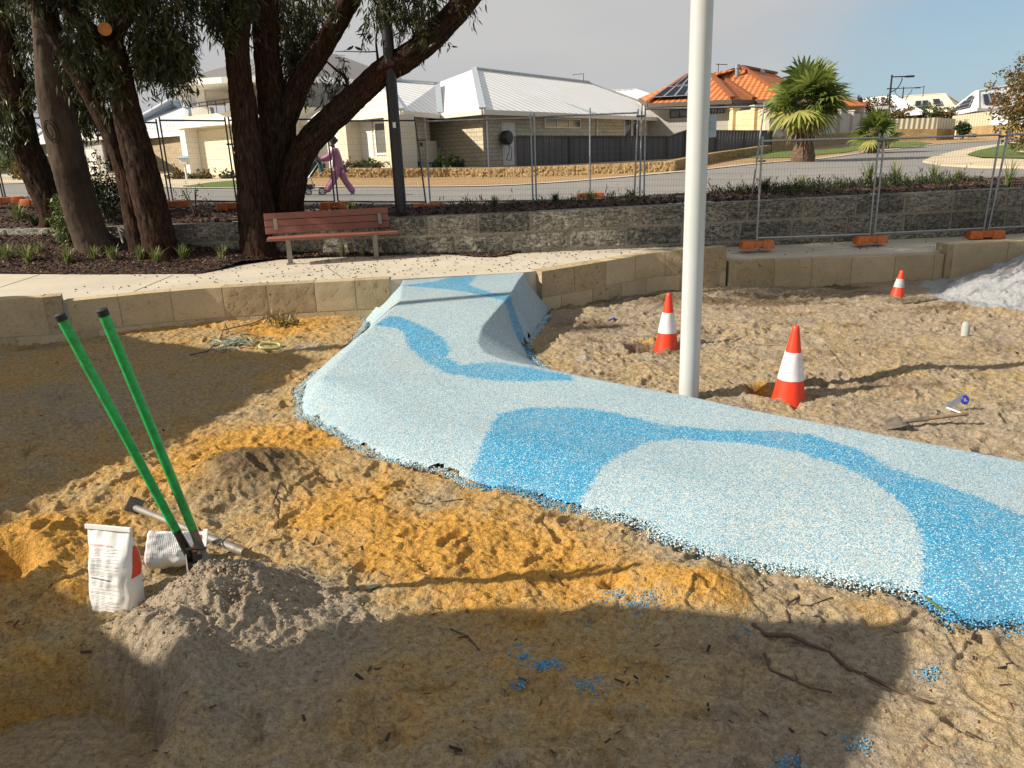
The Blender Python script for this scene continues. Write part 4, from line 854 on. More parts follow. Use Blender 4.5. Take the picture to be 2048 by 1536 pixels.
for (u,y,k,sc,lab) in [(1480,12.6,1,1.,'low green tuft on the upper bed right of the white pole'),(1530,12.8,2,.9,'green tuft behind the leaning end post of the tall mesh fence'),(1600,12.9,0,1.,'low tuft on the upper bed, left of the paired fence posts'),(1732,12.7,3,1.1,'tall strappy tuft at the paired posts of the front mesh fence'),(1785,12.7,3,1.,'tall strappy tuft just right of the paired posts'),(1862,12.7,3,.9,'strappy tuft midway along the second front mesh panel'),(1912,12.8,0,1.,'low green tuft left of the leaning fence post'),(2012,12.6,3,1.1,'strappy tuft right of the leaning fence post'),(1110,12.8,2,.7,'green weedy tuft on the upper bed behind the mesh fence'),(1180,12.9,1,1.,'small weedy tuft beside the rear orange foot'),(700,13.0,1,1.,'low green tuft behind the bench on the upper bed'),(990,12.9,0,.8,'low tuft on the upper bed under the middle mesh panels'),(30,13.2,0,1.1,'dry green tuft on the upper bed at the left edge'),(58,12.9,2,.9,'bushy tuft on the upper bed left of the leftmost gum')]:
    p=aty(u,400,y); tuft(p.x,y,float(uz(p.x,y)),k,sc*1.35,lab,'plants on the upper bed','strap_leaf' if k!=2 else 'dark_leaf')

gcx=[];
while len(gcx)<620:
    x=rr_.uniform(-1,9.5); y=float(rwy(x))+rr_.uniform(.75,2.1)
    if pn(np.array([x*1.1]),np.array([y*1.5]))[0]>.02 and rr_.random()<np.interp(x,[-1,2.5,4,9],[.15,.4,1,1]): gcx.append((x,y,float(uz(x,y))+.02))
o=leaves('ground_cover',gcx,rr_.uniform(.03,.14,len(gcx)),14,.07,.16,M['dark_leaf'],None,91,droop=-.9,spread=.10,twigs=False); tag(o,'low dark green weedy ground cover on the upper bed','ground cover',kind='stuff')
# ================================================================ buildings
def ribmat(name,c,rough,metal,pitch,depth,c2=None,spec=.5,var=.06,gap=None,sharp=False):
    q=NT(name); at=q.attr('rib'); w=q.math('SINE',q.math('MULTIPLY',at,6.2832/pitch)); 
    n=q.noise(q.coord(),.6,5,.6); cc=q.ramp(n,[(.3,tuple(x*(1-var) for x in c)),(.7,tuple(min(1,x*(1+var)) for x in c))])
    r_=q.ramp(q.math('MULTIPLY_ADD',w,.5,.5),[(.80,0.),(.95,1.)]); cc=q.mix(r_,cc,c2 or tuple(x*.75 for x in c)); q.col(cc); q.bump(w,.8,depth); return q.set(rough,metal,spec)
M['roof_white']=ribmat('metal_roof_white',(.80,.80,.78),.4,0,.6,.015,(.52,.54,.56))
M['roof_pale']=ribmat('metal_roof_pale',(.62,.66,.70),.35,0,.6,.015,(.45,.50,.56))
M['roof_grey']=ribmat('metal_roof_grey',(.20,.19,.185),.5,0,.34,.02,(.15,.145,.14))
q=NT('tile_roof'); 
cb=q.n('ShaderNodeCombineXYZ'); q.l(q.attr('rib'),cb.inputs[0]); q.l(q.attr('up'),cb.inputs[1])
w1=q.math('SINE',q.math('MULTIPLY',q.attr('rib'),6.2832/.34)); fr=q.math('FRACT',q.math('MULTIPLY',q.attr('up'),1/.36))
n=q.noise(cb.outputs[0],2.5,4,.6); cc=q.ramp(n,[(.3,(.48,.13,.035)),(.7,(.66,.23,.07))]); cc=q.mix(q.ramp(fr,[(.0,.75),(.22,0.)]),cc,(.10,.035,.015)); cc=q.mix(q.ramp(q.math('MULTIPLY_ADD',w1,.5,.5),[(.0,.5),(.3,0.)]),cc,(.2,.06,.02))
q.col(cc); q.bump(q.math('ADD',w1,q.math('MULTIPLY',fr,2.)),.8,.04); M['roof_tile']=q.set(.8)
def brickmat(name,c,mort,sx,sy,ms,var=.12):
    q=NT(name); cb=q.n('ShaderNodeCombineXYZ'); q.l(q.attr('rib'),cb.inputs[0]); q.l(q.attr('up'),cb.inputs[1]); b=q.n('ShaderNodeTexBrick'); q.l(cb.outputs[0],b.inputs['Vector'])
    b.inputs['Scale'].default_value=1; b.inputs['Brick Width'].default_value=sx; b.inputs['Row Height'].default_value=sy; b.inputs['Mortar Size'].default_value=ms; b.inputs['Mortar Smooth'].default_value=.1
    b.inputs['Color1'].default_value=(*[x*(1-var) for x in c],1); b.inputs['Color2'].default_value=(*[min(1,x*(1+var)) for x in c],1); b.inputs['Mortar'].default_value=(*mort,1)
    n=q.noise(q.coord(),1.2,5,.6); cc=q.mix(q.ramp(n,[(.4,0.),(.8,.3)]),b.outputs[0],tuple(x*.7 for x in c)); q.col(cc); q.bump(b.outputs[1],-.4,.01); return q.set(.9,0,.2)
M['cream_brick']=brickmat('cream_brick',(.56,.49,.36),(.30,.26,.19),.45,.17,.014)
M['tan_brick']=brickmat('tan_brick',(.45,.36,.24),(.3,.25,.18),.4,.13,.01)
M['render_cream']=simple('render_cream',(.64,.58,.45),.9,0,.06,.8); M['render_white']=simple('render_white',(.74,.72,.66),.9,0,.05,.8); M['render_grey']=simple('render_grey',(.36,.35,.33),.9,0,.08,.8)
M['render_yellow']=simple('render_yellow',(.66,.54,.32),.9,0,.12,1.5,dirt=(.45,.36,.22)); M['render_mauve']=simple('render_mauve',(.46,.42,.38),.9,0,.1,1.5)  # sunlit and shaded tones of one boundary wall put into the render colours
M['trim']=simple('gutter_trim',(.66,.63,.54),.5,0,.04,1); M['trim_white']=simple('white_trim',(.8,.8,.78),.5,0,.03,1)
M['glass']=simple('window_glass',(.03,.035,.04),.08,0,.3,.8,spec=.8); M['flyscreen']=simple('flyscreen',(.13,.125,.115),.6,0,.1,1)
M['garage']=simple('garage_door_paint',(.66,.60,.46),.6,0,.05,1); M['garage_white']=simple('garage_door_white',(.80,.78,.72),.6,0,.04,1)
M['black_plastic']=simple('black_plastic',(.02,.02,.022),.5,0,.2,6); M['steel_grey']=simple('galvanised_steel',(.36,.38,.40),.42,.75,.25,30,.1,60); M['dark_metal']=simple('black_paint_metal',(.018,.018,.02),.4,0,.2,8)
M['solar']=simple('solar_panel',(.012,.016,.03),.5,0,.2,1,spec=.12); M['solar_frame']=simple('solar_frame',(.3,.32,.35),.4,.5,.1,1)
M['cladding']=ribmat('cladding_boards',(.70,.66,.56),.7,0,.36,.01,(.50,.46,.38))
M['colorbond']=ribmat('steel_fence_grey',(.085,.08,.085),.5,0,.30,.02,(.05,.048,.05))
M['cream_fence']=ribmat('steel_fence_cream',(.55,.50,.36),.5,0,.36,.03,(.36,.32,.24))
class FM:
    "faces with 'rib' (along first edge) and 'up' coordinates"
    def __init__(s): s.V=[];s.F=[];s.r=[];s.u=[];s.m=[]
    def face(s,ps,m=0,swap=False,th=0,vert=False):
        ps=[Vector(p) for p in ps]; d=(ps[1]-ps[0]).normalized(); nn=(ps[1]-ps[0]).cross(ps[-1]-ps[0]).normalized(); upv=nn.cross(d)
        b=len(s.V)
        for p in ps:
            s.V.append(tuple(p)); a=(p-ps[0]).dot(d); c=(p-ps[0]).dot(upv)
            if swap: a,c=c,a
            s.r.append(a); s.u.append(c)
        for i in range(1,len(ps)-1): s.F.append((b,b+i,b+i+1)); s.m.append(m)
        if th:
            b2=len(s.V); n=len(ps); off=Vector((0,0,-th))
            for k,p in enumerate(ps): s.V.append(tuple(p+off)); s.r.append(s.r[b+k]); s.u.append(s.u[b+k])
            for i in range(1,n-1): s.F.append((b2,b2+i+1,b2+i)); s.m.append(m)
            for i in range(n):
                j=(i+1)%n; s.F+=[(b+i,b2+i,b2+j),(b+i,b2+j,b+j)]; s.m+=[m,m]
        return s
    def build(s,name,mats,parent=None,label=None):
        o=np_mesh(name,s.V,s.F,mats,parent,False,attrs=dict(rib=s.r,up=s.u),midx=s.m if isinstance(mats,list) else None)
        if label: o['label']=label
        return o
def V3(p,z): return Vector((p[0],p[1],z))
def walls(parent,poly,z0,z1,mat,name='wall',closed=True):
    f=FM(); n=len(poly)
    for i in range(n if closed else n-1):
        a=poly[i]; b=poly[(i+1)%n]; f.face([V3(a,z0),V3(b,z0),V3(b,z1),V3(a,z1)])
    if closed: f.face([V3(p,z1) for p in poly])
    return f.build(name,mat,parent)
class Plane:
    "vertical plane through two ground points, for placing doors and windows on a wall"
    def __init__(s,a,b): 
        s.a=Vector((a[0],a[1],0)); s.d=(Vector((b[0],b[1],0))-s.a).normalized(); s.n=Vector((s.d.y,-s.d.x,0)); 
        if s.n.dot(Vector((0,0,0))-s.a)<0: s.n=-s.n
    def hit(s,u,v):
        r=Vector(ray(u,v)); o=Vector((0,0,CZ)); t=(s.a-o).dot(s.n)/r.dot(s.n); p=o+r*t; return (p-s.a).dot(s.d),p.z
    def box(s,mb,s0,s1,z0,z1,d0,d1,m=0):
        c=s.a+s.d*((s0+s1)/2)+s.n*((d0+d1)/2)+Vector((0,0,(z0+z1)/2)); Mx=Matrix((s.d,s.n,Vector((0,0,1)))).transposed(); mb.box(c,(abs(s1-s0),abs(d1-d0),abs(z1-z0)),Mx,m)
    def window(s,parent,u0,v0,u1,v1,frame=None,pane=None,nm=1,fw=.06,name='window',uv=True):
        (a,z1)=s.hit(u0,v0) if uv else (u0,v0); (b,z0)=s.hit(u1,v1) if uv else (u1,v1)
        if a>b: a,b=b,a
        mb=MB(); 
        for (p0,p1,q0,q1) in ((a,b,z1-fw,z1),(a,b,z0,z0+fw),(a,a+fw,z0+fw,z1-fw),(b-fw,b,z0+fw,z1-fw)): s.box(mb,p0,p1,q0,q1,-.02,.05)
        for k in range(1,nm): x=a+(b-a)*k/nm; s.box(mb,x-fw/2,x+fw/2,z0+fw,z1-fw,-.02,.04)
        f=mb.build(name,frame or M['trim_white'],parent); mb=MB(); s.box(mb,a+fw,b-fw,z0+fw,z1-fw,-.01,.02); mb.build('pane',pane or M['glass'],f); return f
def gutter(parent,segs,h=.2,w=.14,mat=None,name='gutter'):
    mb=MB()
    for a,b in segs:
        a=Vector(a);b=Vector(b); mb.bar(a-Vector((0,0,h/2)),b-Vector((0,0,h/2)),w,h)
    return mb.build(name,mat or M['trim'],parent)
def inset(poly,d):
    c=Vector((sum(p[0] for p in poly)/len(poly),sum(p[1] for p in poly)/len(poly),0)); out=[]
    n=len(poly)
    for i in range(n):
        p0=Vector((*poly[i-1][:2],0));p=Vector((*poly[i][:2],0));p1=Vector((*poly[(i+1)%n][:2],0)); a=(p-p0).normalized(); b=(p1-p).normalized(); n1=Vector((-a.y,a.x,0)); n2=Vector((-b.y,b.x,0))
        if n1.dot(c-p)<0: n1=-n1
        if n2.dot(c-p)<0: n2=-n2
        out.append(p+(n1+n2)*(d/(1+max(-.5,n1.dot(n2)))))
    return out
# ---- main white roofed house
ZE=aty(965,220,33).z
hM=empty('house',G(-2,36),label='single storey cream brick house with pale ribbed metal roof, centre of the street',cat='house')
o_=hM.location
def rel(p): return Vector(p)
C0=atz(965,219,ZE);E1=atz(1372,237,ZE);C2=atz(880,228,ZE);C1=atz(802,221,ZE);C3=atz(598,243,ZE)
A_=atz(948,138,ZE+2.55);B_=atz(1175,165,ZE+2.45);D_=atz(875,168,ZE+1.75);DL=atz(760,160,ZE+1.75)
dd2=(C2-C0).normalized(); C4=C0+dd2*13; E2=E1+dd2*13; 
def chil(o,par):
    o.parent=par; o.matrix_parent_inverse=Matrix.Translation(-par.location)
    return o
def adopt(par,*objs):
    for o in objs: chil(o,par)
f=FM(); f.face([C0,E1,B_,A_],th=.06); f.face([C4,C0,A_],th=.06); f.face([E1,E2,B_],th=.06); f.face([E2,C4,A_,B_],th=.06); f.face([C1,C2,D_,DL],th=.06); f.face([C2,C2+(D_-C2)*1.0+Vector((0,0,.01)),D_+Vector((-3,5,0))],th=.05)
f.face([C3,DL,D_+Vector((-4,7,0)),C3+(D_-C2)+Vector((-3,5,-1.5))],th=.06)
adopt(hM,f.build('roof',M['roof_white']))
f=FM(); f.face([C1,DL-Vector((0,0,.02)),C3],m=0,swap=False); g_=f.build('gable_end',M['cladding']); 
g_.data.attributes['rib'].data.foreach_set('value',np.array([v.co.z for v in g_.data.vertices],dtype=np.float32)); adopt(hM,g_)
P1190=atz(1192,229,ZE)
mb=MB(); 
for a,b in ((A_,C0),(A_,B_),(B_,E1),(atz(943,146,ZE+2.35),P1190),(DL,C1),(DL,D_),(D_,C2)): mb.bar(a+Vector((0,0,.05)),b+Vector((0,0,.05)),.28,.07)
adopt(hM,mb.build('ridge_cap',simple('ridge_cap',(.42,.47,.52),.35,.2,.05,1)))
adopt(hM,gutter(None,[(C2,C0),(C0,E1),(C1,C2),(C1,C3)]))
wp=inset([C0,E1,E2,C4],.55); w2=inset([C1,C2,C2+(D_-C2).normalized()*4,C3+Vector((1,4,0)),C3],.5)
zb=1.0
wm_=walls(None,wp,zb,ZE-.12,M['cream_brick']); adopt(hM,wm_)
w2_=walls(None,w2,zb,ZE-.12,M['cream_brick']); adopt(hM,w2_)
# soffit
f=FM(); f.face([C0-Vector((0,0,.14)),E1-Vector((0,0,.14)),E2-Vector((0,0,.14)),C4-Vector((0,0,.14))]); f.face([C1-Vector((0,0,.14)),C2-Vector((0,0,.14)),C2+(D_-C2).normalized()*4*1-Vector((0,0,.14+(D_-C2).normalized().z*4)),C3-Vector((0,0,.14))]); adopt(hM,f.build('eave_soffit',M['trim']))
plR=Plane(wp[0],wp[1]); plL=Plane(wp[0],wp[3]); pl2=Plane(w2[0],w2[4]); pl3=Plane(w2[0],w2[1])
for (u0,v0,u1,v1,nm) in ((1088,235,1160,257,3),(1248,236,1262,276,1),(1264,236,1278,276,1)): adopt(hM,plR.window(None,u0,v0,u1,v1,nm=nm))
# front elevation: garage, window, pillars
g0,z1=pl2.hit(628,262); g1,_=pl2.hit(700,262); mb=MB(); a,b=sorted((g0,g1)); pl2.box(mb,a,b,1.2,z1,.0,.05)
for k in range(1,5): pl2.box(mb,a,b,1.2+k*(z1-1.2)/5-.01,1.2+k*(z1-1.2)/5+.01,.05,.06)
adopt(hM,mb.build('garage_door',M['garage_white']))
adopt(hM,pl2.window(None,748,244,782,309,pane=M['flyscreen'],fw=.08))
mb=MB(); s0,_=pl2.hit(744,300); s1,_=pl2.hit(784,300); a,b=sorted((s0,s1)); pl2.box(mb,a-.1,b+.1,1.1,aty(764,312,32.5).z,.0,.12); adopt(hM,mb.build('window_sill',M['render_cream']))
for (u0,u1,dd,) in ((703,722,.75),(800,832,.75)):
    s0,_=pl2.hit(u0,270); s1,_=pl2.hit(u1,270); a,b=sorted((s0,s1)); mb=MB(); pl2.box(mb,a,b,1.0,ZE-.16,.02,dd); adopt(hM,mb.build('pillar',M['render_cream']))
s0,_=pl2.hit(722,270); s1,_=pl2.hit(745,270); a,b=sorted((s0,s1)); mb=MB(); pl2.box(mb,a,b,1.0,ZE-.16,.0,.02); adopt(hM,mb.build('front_panel',M['render_white']))
mb=MB(); s0,_=pl3.hit(850,280); s1,_=pl3.hit(868,280); a,b=sorted((s0,s1)); pl3.box(mb,a,b,1.7,2.6,.0,.12); adopt(hM,mb.build('meter_box',M['render_cream'],bevel=.01))
mb=MB(); s0,_=pl3.hit(872,290); s1,_=pl3.hit(880,290); a,b=sorted((s0,s1)); pl3.box(mb,a,b,2.05,2.35,.0,.14); adopt(hM,mb.build('gas_meter',M['render_grey'],bevel=.02))
for pl,u in ((plR,972),(plR,1192)):
    mb=MB(); s0,_=pl.hit(u,280); c=pl.a+pl.d*s0+pl.n*.07; mb.tube([(c.x,c.y,ZE-.2),(c.x,c.y,1.25),(c.x+.12,c.y-.12,1.15)],.04,8); adopt(hM,mb.build('downpipe',M['trim_white'],smooth='auto'))
s0,_=plR.hit(1018,280); c=plR.a+plR.d*s0; mb=MB(); plR.box(mb,s0-.55,s0+.45,1.2,3.25,.0,.04); adopt(hM,mb.build('side_door',M['render_white']))
s0,z0=plR.hit(1002,276); mb=MB(); Rm=Matrix((plR.d,Vector((0,0,1)),plR.n)).transposed(); cc=plR.a+plR.d*s0+plR.n*.12+Vector((0,0,z0)); mb.lathe(cc,[(.02,.0),(.28,.02),(.30,.09),(.30,.30),(.26,.36),(.02,.38)],24,0,Rm); 
for k in range(14): pass
hr=mb.build('hose_reel',M['black_plastic'],smooth='auto'); adopt(hM,hr)
mb=MB(); pc=cc+plR.n*.2; P_=[pc+plR.d*(.15*math.sin(k*.5))+Vector((0,0,-.2-.09*k)) for k in range(9)]+[pc+plR.d*.25+Vector((0,0,-.95)),pc+plR.d*.35+Vector((0,0,-.5)),pc+plR.d*.1+Vector((0,0,-.2))]; mb.tube(P_,.015,6); h_=mb.build('hose',M['black_plastic']); adopt(hM,h_)
# roof aerial
mb=MB(); a=aty(1167,163,50); mb.tube([(a.x,a.y,a.z),(a.x,a.y,a.z+.45)],.02,5); mb.tube([(a.x-.65,a.y,a.z+.42),(a.x+.02,a.y,a.z+.45)],.015,5); mb.tube([(a.x-.6,a.y,a.z+.42),(a.x-.66,a.y,a.z+.34)],.012,4); adopt(hM,mb.build('aerial',M['dark_metal']))
# ---- two storey house
h2=empty('house',G(-13,40),label='two storey rendered house with balcony and dark grey roof, behind the gum trees',cat='house')
K0=aty(474,222,37.5); KL=aty(366,232,40.5); zs=K0.z
d_l=(Vector((KL.x,KL.y,0))-Vector((K0.x,K0.y,0))).normalized(); d_r=Vector((-d_l.y,d_l.x,0)); 
if d_r.y<0: d_r=-d_r
LW=(Vector((KL.x-K0.x,KL.y-K0.y,0))).length; k0=Vector((K0.x,K0.y,0))
K0f=k0-d_l*3.2
low=[K0f,k0+d_l*LW,k0+d_l*LW+d_r*9,K0f+d_r*9]; adopt(h2,walls(None,low,1.2,zs,M['render_cream']))
pg=Plane(k0+d_l*LW,K0f)
s0,z1=pg.hit(396,262); s1,_=pg.hit(500,262); a,b=sorted((s0,s1)); mb=MB(); pg.box(mb,a,b,1.3,z1,.0,.04); 
for k in range(1,5): pg.box(mb,a,b,1.3+k*(z1-1.3)/5-.012,1.3+k*(z1-1.3)/5+.012,.04,.055)
adopt(h2,mb.build('garage_door',M['garage']))
mb=MB(); pg.box(mb,a-.55,a-.05,1.2,z1+.12,.0,.7); pg.box(mb,b,b+.45,1.2,z1+.12,.0,.7); pg.box(mb,a-.55,b+.45,z1+.12,z1+.42,.0,.8); adopt(h2,mb.build('garage_portal',M['render_white'],bevel=.01))
# upper storey
zu=aty(445,163,37.5).z
up=[K0f+d_r*1.9+d_l*1.2,k0+d_l*(LW-1.3)+d_r*1.9,k0+d_l*(LW-1.3)+d_r*10,K0f+d_r*12-d_l*0]; q0=aty(600,200,40); 
upR=[up[0],up[1],up[2],up[1]+Vector((11.5,7,0)),Vector((aty(822,190,46).x,46,0))]
adopt(h2,walls(None,[up[0],up[1],up[1]+d_r*9,Vector((aty(830,190,50).x,53,0)),Vector((aty(812,190,44).x,44,0)),Vector((aty(560,190,37.6).x,37.6,0))],zs,zu-.05,M['render_grey']))
adopt(h2,walls(None,[Vector((aty(540,240,37.0).x,37.,0)),Vector((aty(500,240,38).x,39,0)),Vector((aty(560,190,40).x,44,0)),Vector((aty(800,240,44.5).x,45,0)),Vector((aty(735,240,38.2).x,38.2,0))],1.2,aty(650,228,37).z,M['render_grey'],name='side_wall'))
e=[aty(355,187,37.2),aty(446,162,36.6),aty(575,168,36.6),aty(832,168,43.5),Vector((aty(850,160,54).x,54,zu+.05)),Vector((aty(360,165,50).x,50,zu+.05))]
for p in e: p.z=zu+.1
ra=aty(565,112,44.5); rb=aty(672,108,46.5); ra.z=rb.z=max(ra.z,rb.z)
f=FM(); f.face([e[0],e[1],ra],th=.1); f.face([e[1],e[2],ra],th=.1); f.face([e[2],e[3],rb,ra],th=.1); f.face([e[3],e[4],rb],th=.1); f.face([e[4],e[5],ra,rb],th=.1); f.face([e[5],e[0],ra],th=.1); adopt(h2,f.build('roof',M['roof_grey']))
adopt(h2,gutter(None,[(e[0],e[1]),(e[1],e[2]),(e[2],e[3]),(e[5],e[0])],.26,.16,M['trim_white']))
f=FM(); f.face([p-Vector((0,0,.2)) for p in e]); adopt(h2,f.build('eave_soffit',M['trim_white']))
for u,v_ in ((388,228),(458,214)):
    s0,_=pg.hit(u,v_); c=pg.a+pg.d*s0-pg.n*.5; mb=MB(); 
    for dx in (-.28,0,.28): q_=c+pg.d*dx; mb.box((q_.x,q_.y,(zs+.3+zu)/2),(.16,.16,zu-zs-.35))
    mb.box((c.x,c.y,zs+.2),(.95,.5,.4)); adopt(h2,mb.build('balcony_column',M['trim_white']))
mb=MB(); a=pg.a+pg.d*.3-pg.n*.35; b=pg.a+pg.d*(LW)-pg.n*.35; 
for z in (.45,.62): mb.tube([(a.x,a.y,zs+z),(b.x,b.y,zs+z)],.02,6)
for t in np.linspace(0,1,7): c=a.lerp(b,t); mb.tube([(c.x,c.y,zs),(c.x,c.y,zs+.62)],.018,6)
adopt(h2,mb.build('balcony_railing',M['dark_metal']))
pu=Plane(up[1],up[0]); 
# ---- generic hip roofed house from pixels
def hip_house(label,eave_px,ze_y,ridge_px,wall_mat,roof_mat,z0,dz,name='house',inset_=.5,solar=None,gut=None,back=None,trim=None,avg=True):
    ze=aty(*ze_y).z; E=[atz(u,v,ze) if isinstance(v,(int,float)) and y is None else aty(u,v,y) for (u,v,y) in eave_px]
    for p in E: p.z=ze
    Rg=[aty(u,v,y) for (u,v,y) in ridge_px]; zr=sum(p.z for p in Rg)/len(Rg)
    for p in Rg: p.z=zr if avg else p.z
    c=sum((p for p in E),Vector())/len(E); h=empty(name,(c.x,c.y,gz(c.x,c.y)),label=label,cat='house')
    f=FM(); n=len(E)
    A,B=Rg[0],Rg[-1]
    # E order: left-front, right-front, right-back, left-back
    f.face([E[0],E[1],B,A],th=.08); f.face([E[1],E[2],B],th=.08); f.face([E[2],E[3],A,B],th=.08); f.face([E[3],E[0],A],th=.08)
    adopt(h,f.build('roof',roof_mat)); adopt(h,walls(None,inset(E,inset_),z0,ze-.05,wall_mat)); adopt(h,gutter(None,[(E[i],E[(i+1)%4]) for i in range(4)],.22,.14,trim))
    mb=MB()
    for a,b in ((A,B),(A,E[0]),(B,E[1]),(A,E[3]),(B,E[2])): mb.bar(a+Vector((0,0,.06)),b+Vector((0,0,.06)),.3,.08)
    adopt(h,mb.build('ridge_cap',roof_mat))
    return h,E,A,B
def panels(parent,E0,E1,B,A,rows,name='solar_panel',lift=.12):
    "rows: list of (s0,t0,s1,t1) in face coordinates (0..1 along eave, 0..1 up)"
    for (s0,t0,s1,t1) in rows:
        P=lambda s,t:(E0.lerp(E1,s)).lerp(A.lerp(B,s),t)
        q_=[P(s0,t0),P(s1,t0),P(s1,t1),P(s0,t1)]; nn=(q_[1]-q_[0]).cross(q_[3]-q_[0]).normalized(); 
        if nn.z<0: nn=-nn
        q_=[p+nn*lift for p in q_]; mb=MB(); mb.slab(q_,.04) if (q_[1]-q_[0]).cross(q_[2]-q_[1]).dot(nn)>0 else mb.slab(q_[::-1],.04)
        o=mb.build(name,M['solar']); adopt(parent,o)
        mb=MB()
        for k in range(4): mb.bar(q_[k]+nn*.01,q_[(k+1)%4]+nn*.01,.07,.03)
        fo=mb.build('frame',M['solar_frame']); fo.parent=o
# left houses
hL,*_=hip_house('pale roofed house with tan side wall, left of the two storey house',[(205,272,47),(372,262,42),(430,250,55),(260,250,60)],(372,262,42),[(340,202,51),(372,204,53)],M['tan_brick'],M['roof_pale'],1.2,2,trim=M['trim_white'])
pw=Plane(Vector((aty(298,300,42.5).x,42.5,0)),Vector((aty(330,300,42.5).x,42.5,0)))
hF,*_=hip_house('low house with grey white roof seen between the leftmost gum trunks',[(60,300,44),(205,268,40),(230,262,55),(80,262,58)],(205,270,40),[(130,225,50),(170,225,50)],M['render_grey'],M['roof_pale'],1.2,2,trim=M['trim_white'])
hA,*_=hip_house('grey white house at the left edge of the photo',[(-160,292,38),(42,281,44),(60,268,56),(-120,268,56)],(42,281,44),[(-60,245,48),(10,248,50)],M['render_grey'],M['roof_pale'],1.2,2,trim=M['trim_white'])
hp=Plane((aty(170,300,39.2).x,39.2),(aty(200,300,38.9).x,38.9)); mb=MB(); s0,z1=hp.hit(172,299); s1,z0=hp.hit(199,330); a,b=sorted((s0,s1)); hp.box(mb,a,b,1.3,z1,0,.1); adopt(hF,mb.build('garage_door',M['garage_white']))
# ---- orange tiled house
hO=empty('house',G(14,50),label='house with bright orange tiled roof and solar panels behind the pole',cat='house')
def T(u,v,y): return aty(u,v,y)
ZO=T(1465,200,46).z
e1=T(1279,196,50);e2=T(1296,207,46.5);e3=T(1465,199,44);e4=T(1508,200,47);e5=T(1575,196,46);e6=T(1625,190,54)
r1=T(1375,153,50);r2=T(1423,152,49.5);r3=T(1437,152,51);r4=T(1483,136,51.5);r5=T(1552,149,58)
f=FM(); f.face([e1,e2,r1],th=.1); f.face([e2,e3,r2,r1],th=.1); f.face([e3,e4,r3,r2],th=.1); f.face([e4,e5,r4,r3],th=.1); f.face([e5,e6,r5,r4],th=.1)
bk=[T(1300,190,62),T(1600,180,66)]; f.face([bk[0],e1,r1],th=.1); f.face([bk[1],bk[0],r1,r5],th=.1); f.face([r1,r2,r4],th=.05); f.face([r2,r3,r4],th=.05); f.face([e6,bk[1],r5],th=.1); f.face([r1,r4,r5],th=.05)
adopt(hO,f.build('roof',M['roof_tile']))
g1=T(1655,208,60);g2=T(1732,211,58);g3=T(1700,196,66);g4=T(1668,194,66); f=FM(); f.face([T(1640,212,56),g2,g3,g4],th=.1); f.face([g2,T(1735,205,70),g3],th=.1); adopt(hO,f.build('rear_roof',M['roof_tile']))
mb=MB()
for a,b in ((r1,r2),(r2,e3),(r3,r4),(r4,e5),(r4,r5),(e2,r1),(r3,e4)): mb.bar(a+Vector((0,0,.1)),b+Vector((0,0,.1)),.26,.14)
adopt(hO,mb.build('ridge_cap',M['roof_tile']))
adopt(hO,gutter(None,[(e1,e2),(e2,e3),(e3,e4),(e4,e5),(e5,e6)],.22,.14,simple('dark_gutter',(.09,.07,.06),.5)))
wo=[p.copy() for p in (e1,e2,e3,e4,e5,e6)]; wi=[p+Vector((.1,.9,0)) for p in wo]
f=FM()
for a,b in zip(wi,wi[1:]): f.face([V3(a,1.2),V3(b,1.2),V3(b,b.z-.1),V3(a,a.z-.1)])
adopt(hO,f.build('wall',M['render_grey']))
po=Plane(wi[1],wi[2]); adopt(hO,po.window(None,1340,220,1400,233,nm=3,frame=M['dark_metal'])); adopt(hO,po.window(None,1420,213,1450,226,nm=2,frame=M['dark_metal']))
po=Plane(wi[3],wi[4]); adopt(hO,po.window(None,1512,208,1545,216,nm=2,frame=M['dark_metal']))
gw=[Vector(T(1648,214,57)),Vector(T(1728,214,59)),Vector(T(1735,214,70))]; f=FM()
for a,b in zip(gw,gw[1:]): f.face([V3(a,1.5),V3(b,1.5),V3(b,g2.z),V3(a,g2.z)])
adopt(hO,f.build('rear_wall',M['render_mauve'])); pr=Plane(gw[0],gw[1]); adopt(hO,pr.window(None,1690,217,1697,227,frame=M['trim_white']))
panels(hO,e2,e3,r2,r1,[(.03,.08,.16,.46),(.17,.08,.30,.46),(.31,.08,.44,.46),(.45,.08,.58,.46),(.14,.5,.27,.88),(.28,.5,.41,.88),(.42,.5,.55,.88)],lift=.22)
mb=MB(); c=T(1474,146,50.5); mb.tube([(c.x,c.y,c.z-.3),(c.x,c.y,c.z+.25)],.13,12); mb.tube([(c.x,c.y,c.z+.25),(c.x,c.y,c.z+.5)],.17,12); adopt(hO,mb.build('flue',M['steel_grey'],smooth='auto'))
mb=MB(); c=T(1522,152,54.5); mb.tube([(c.x,c.y,c.z-.2),(c.x,c.y,c.z+.1)],.12,12); mb.lathe((c.x,c.y,c.z+.1),[(.12,0),(.22,.08),(.24,.2),(.18,.33),(.05,.38)],16); adopt(hO,mb.build('roof_vent',M['steel_grey'],smooth='auto'))
mb=MB(); a=T(1436,152,50); mb.tube([(a.x,a.y,a.z-.1),(a.x,a.y,a.z+.72)],.022,5); mb.tube([(a.x-.15,a.y,a.z+.68),(a.x+.55,a.y,a.z+.64)],.02,5)
for k in range(5): mb.tube([(a.x-.1+.14*k,a.y-.2,a.z+.68-.008*k),(a.x-.1+.14*k,a.y+.2,a.z+.68-.008*k)],.012,4)
adopt(hO,mb.build('aerial',M['dark_metal']))
mb=MB(); c=T(1716,200,60); mb.lathe(c,[(.02,0),(.15,.03),(.25,.1),(.3,.2)],16,0,Matrix.Rotation(math.radians(60),3,'Y')); adopt(hO,mb.build('satellite_dish',M['dark_metal']))
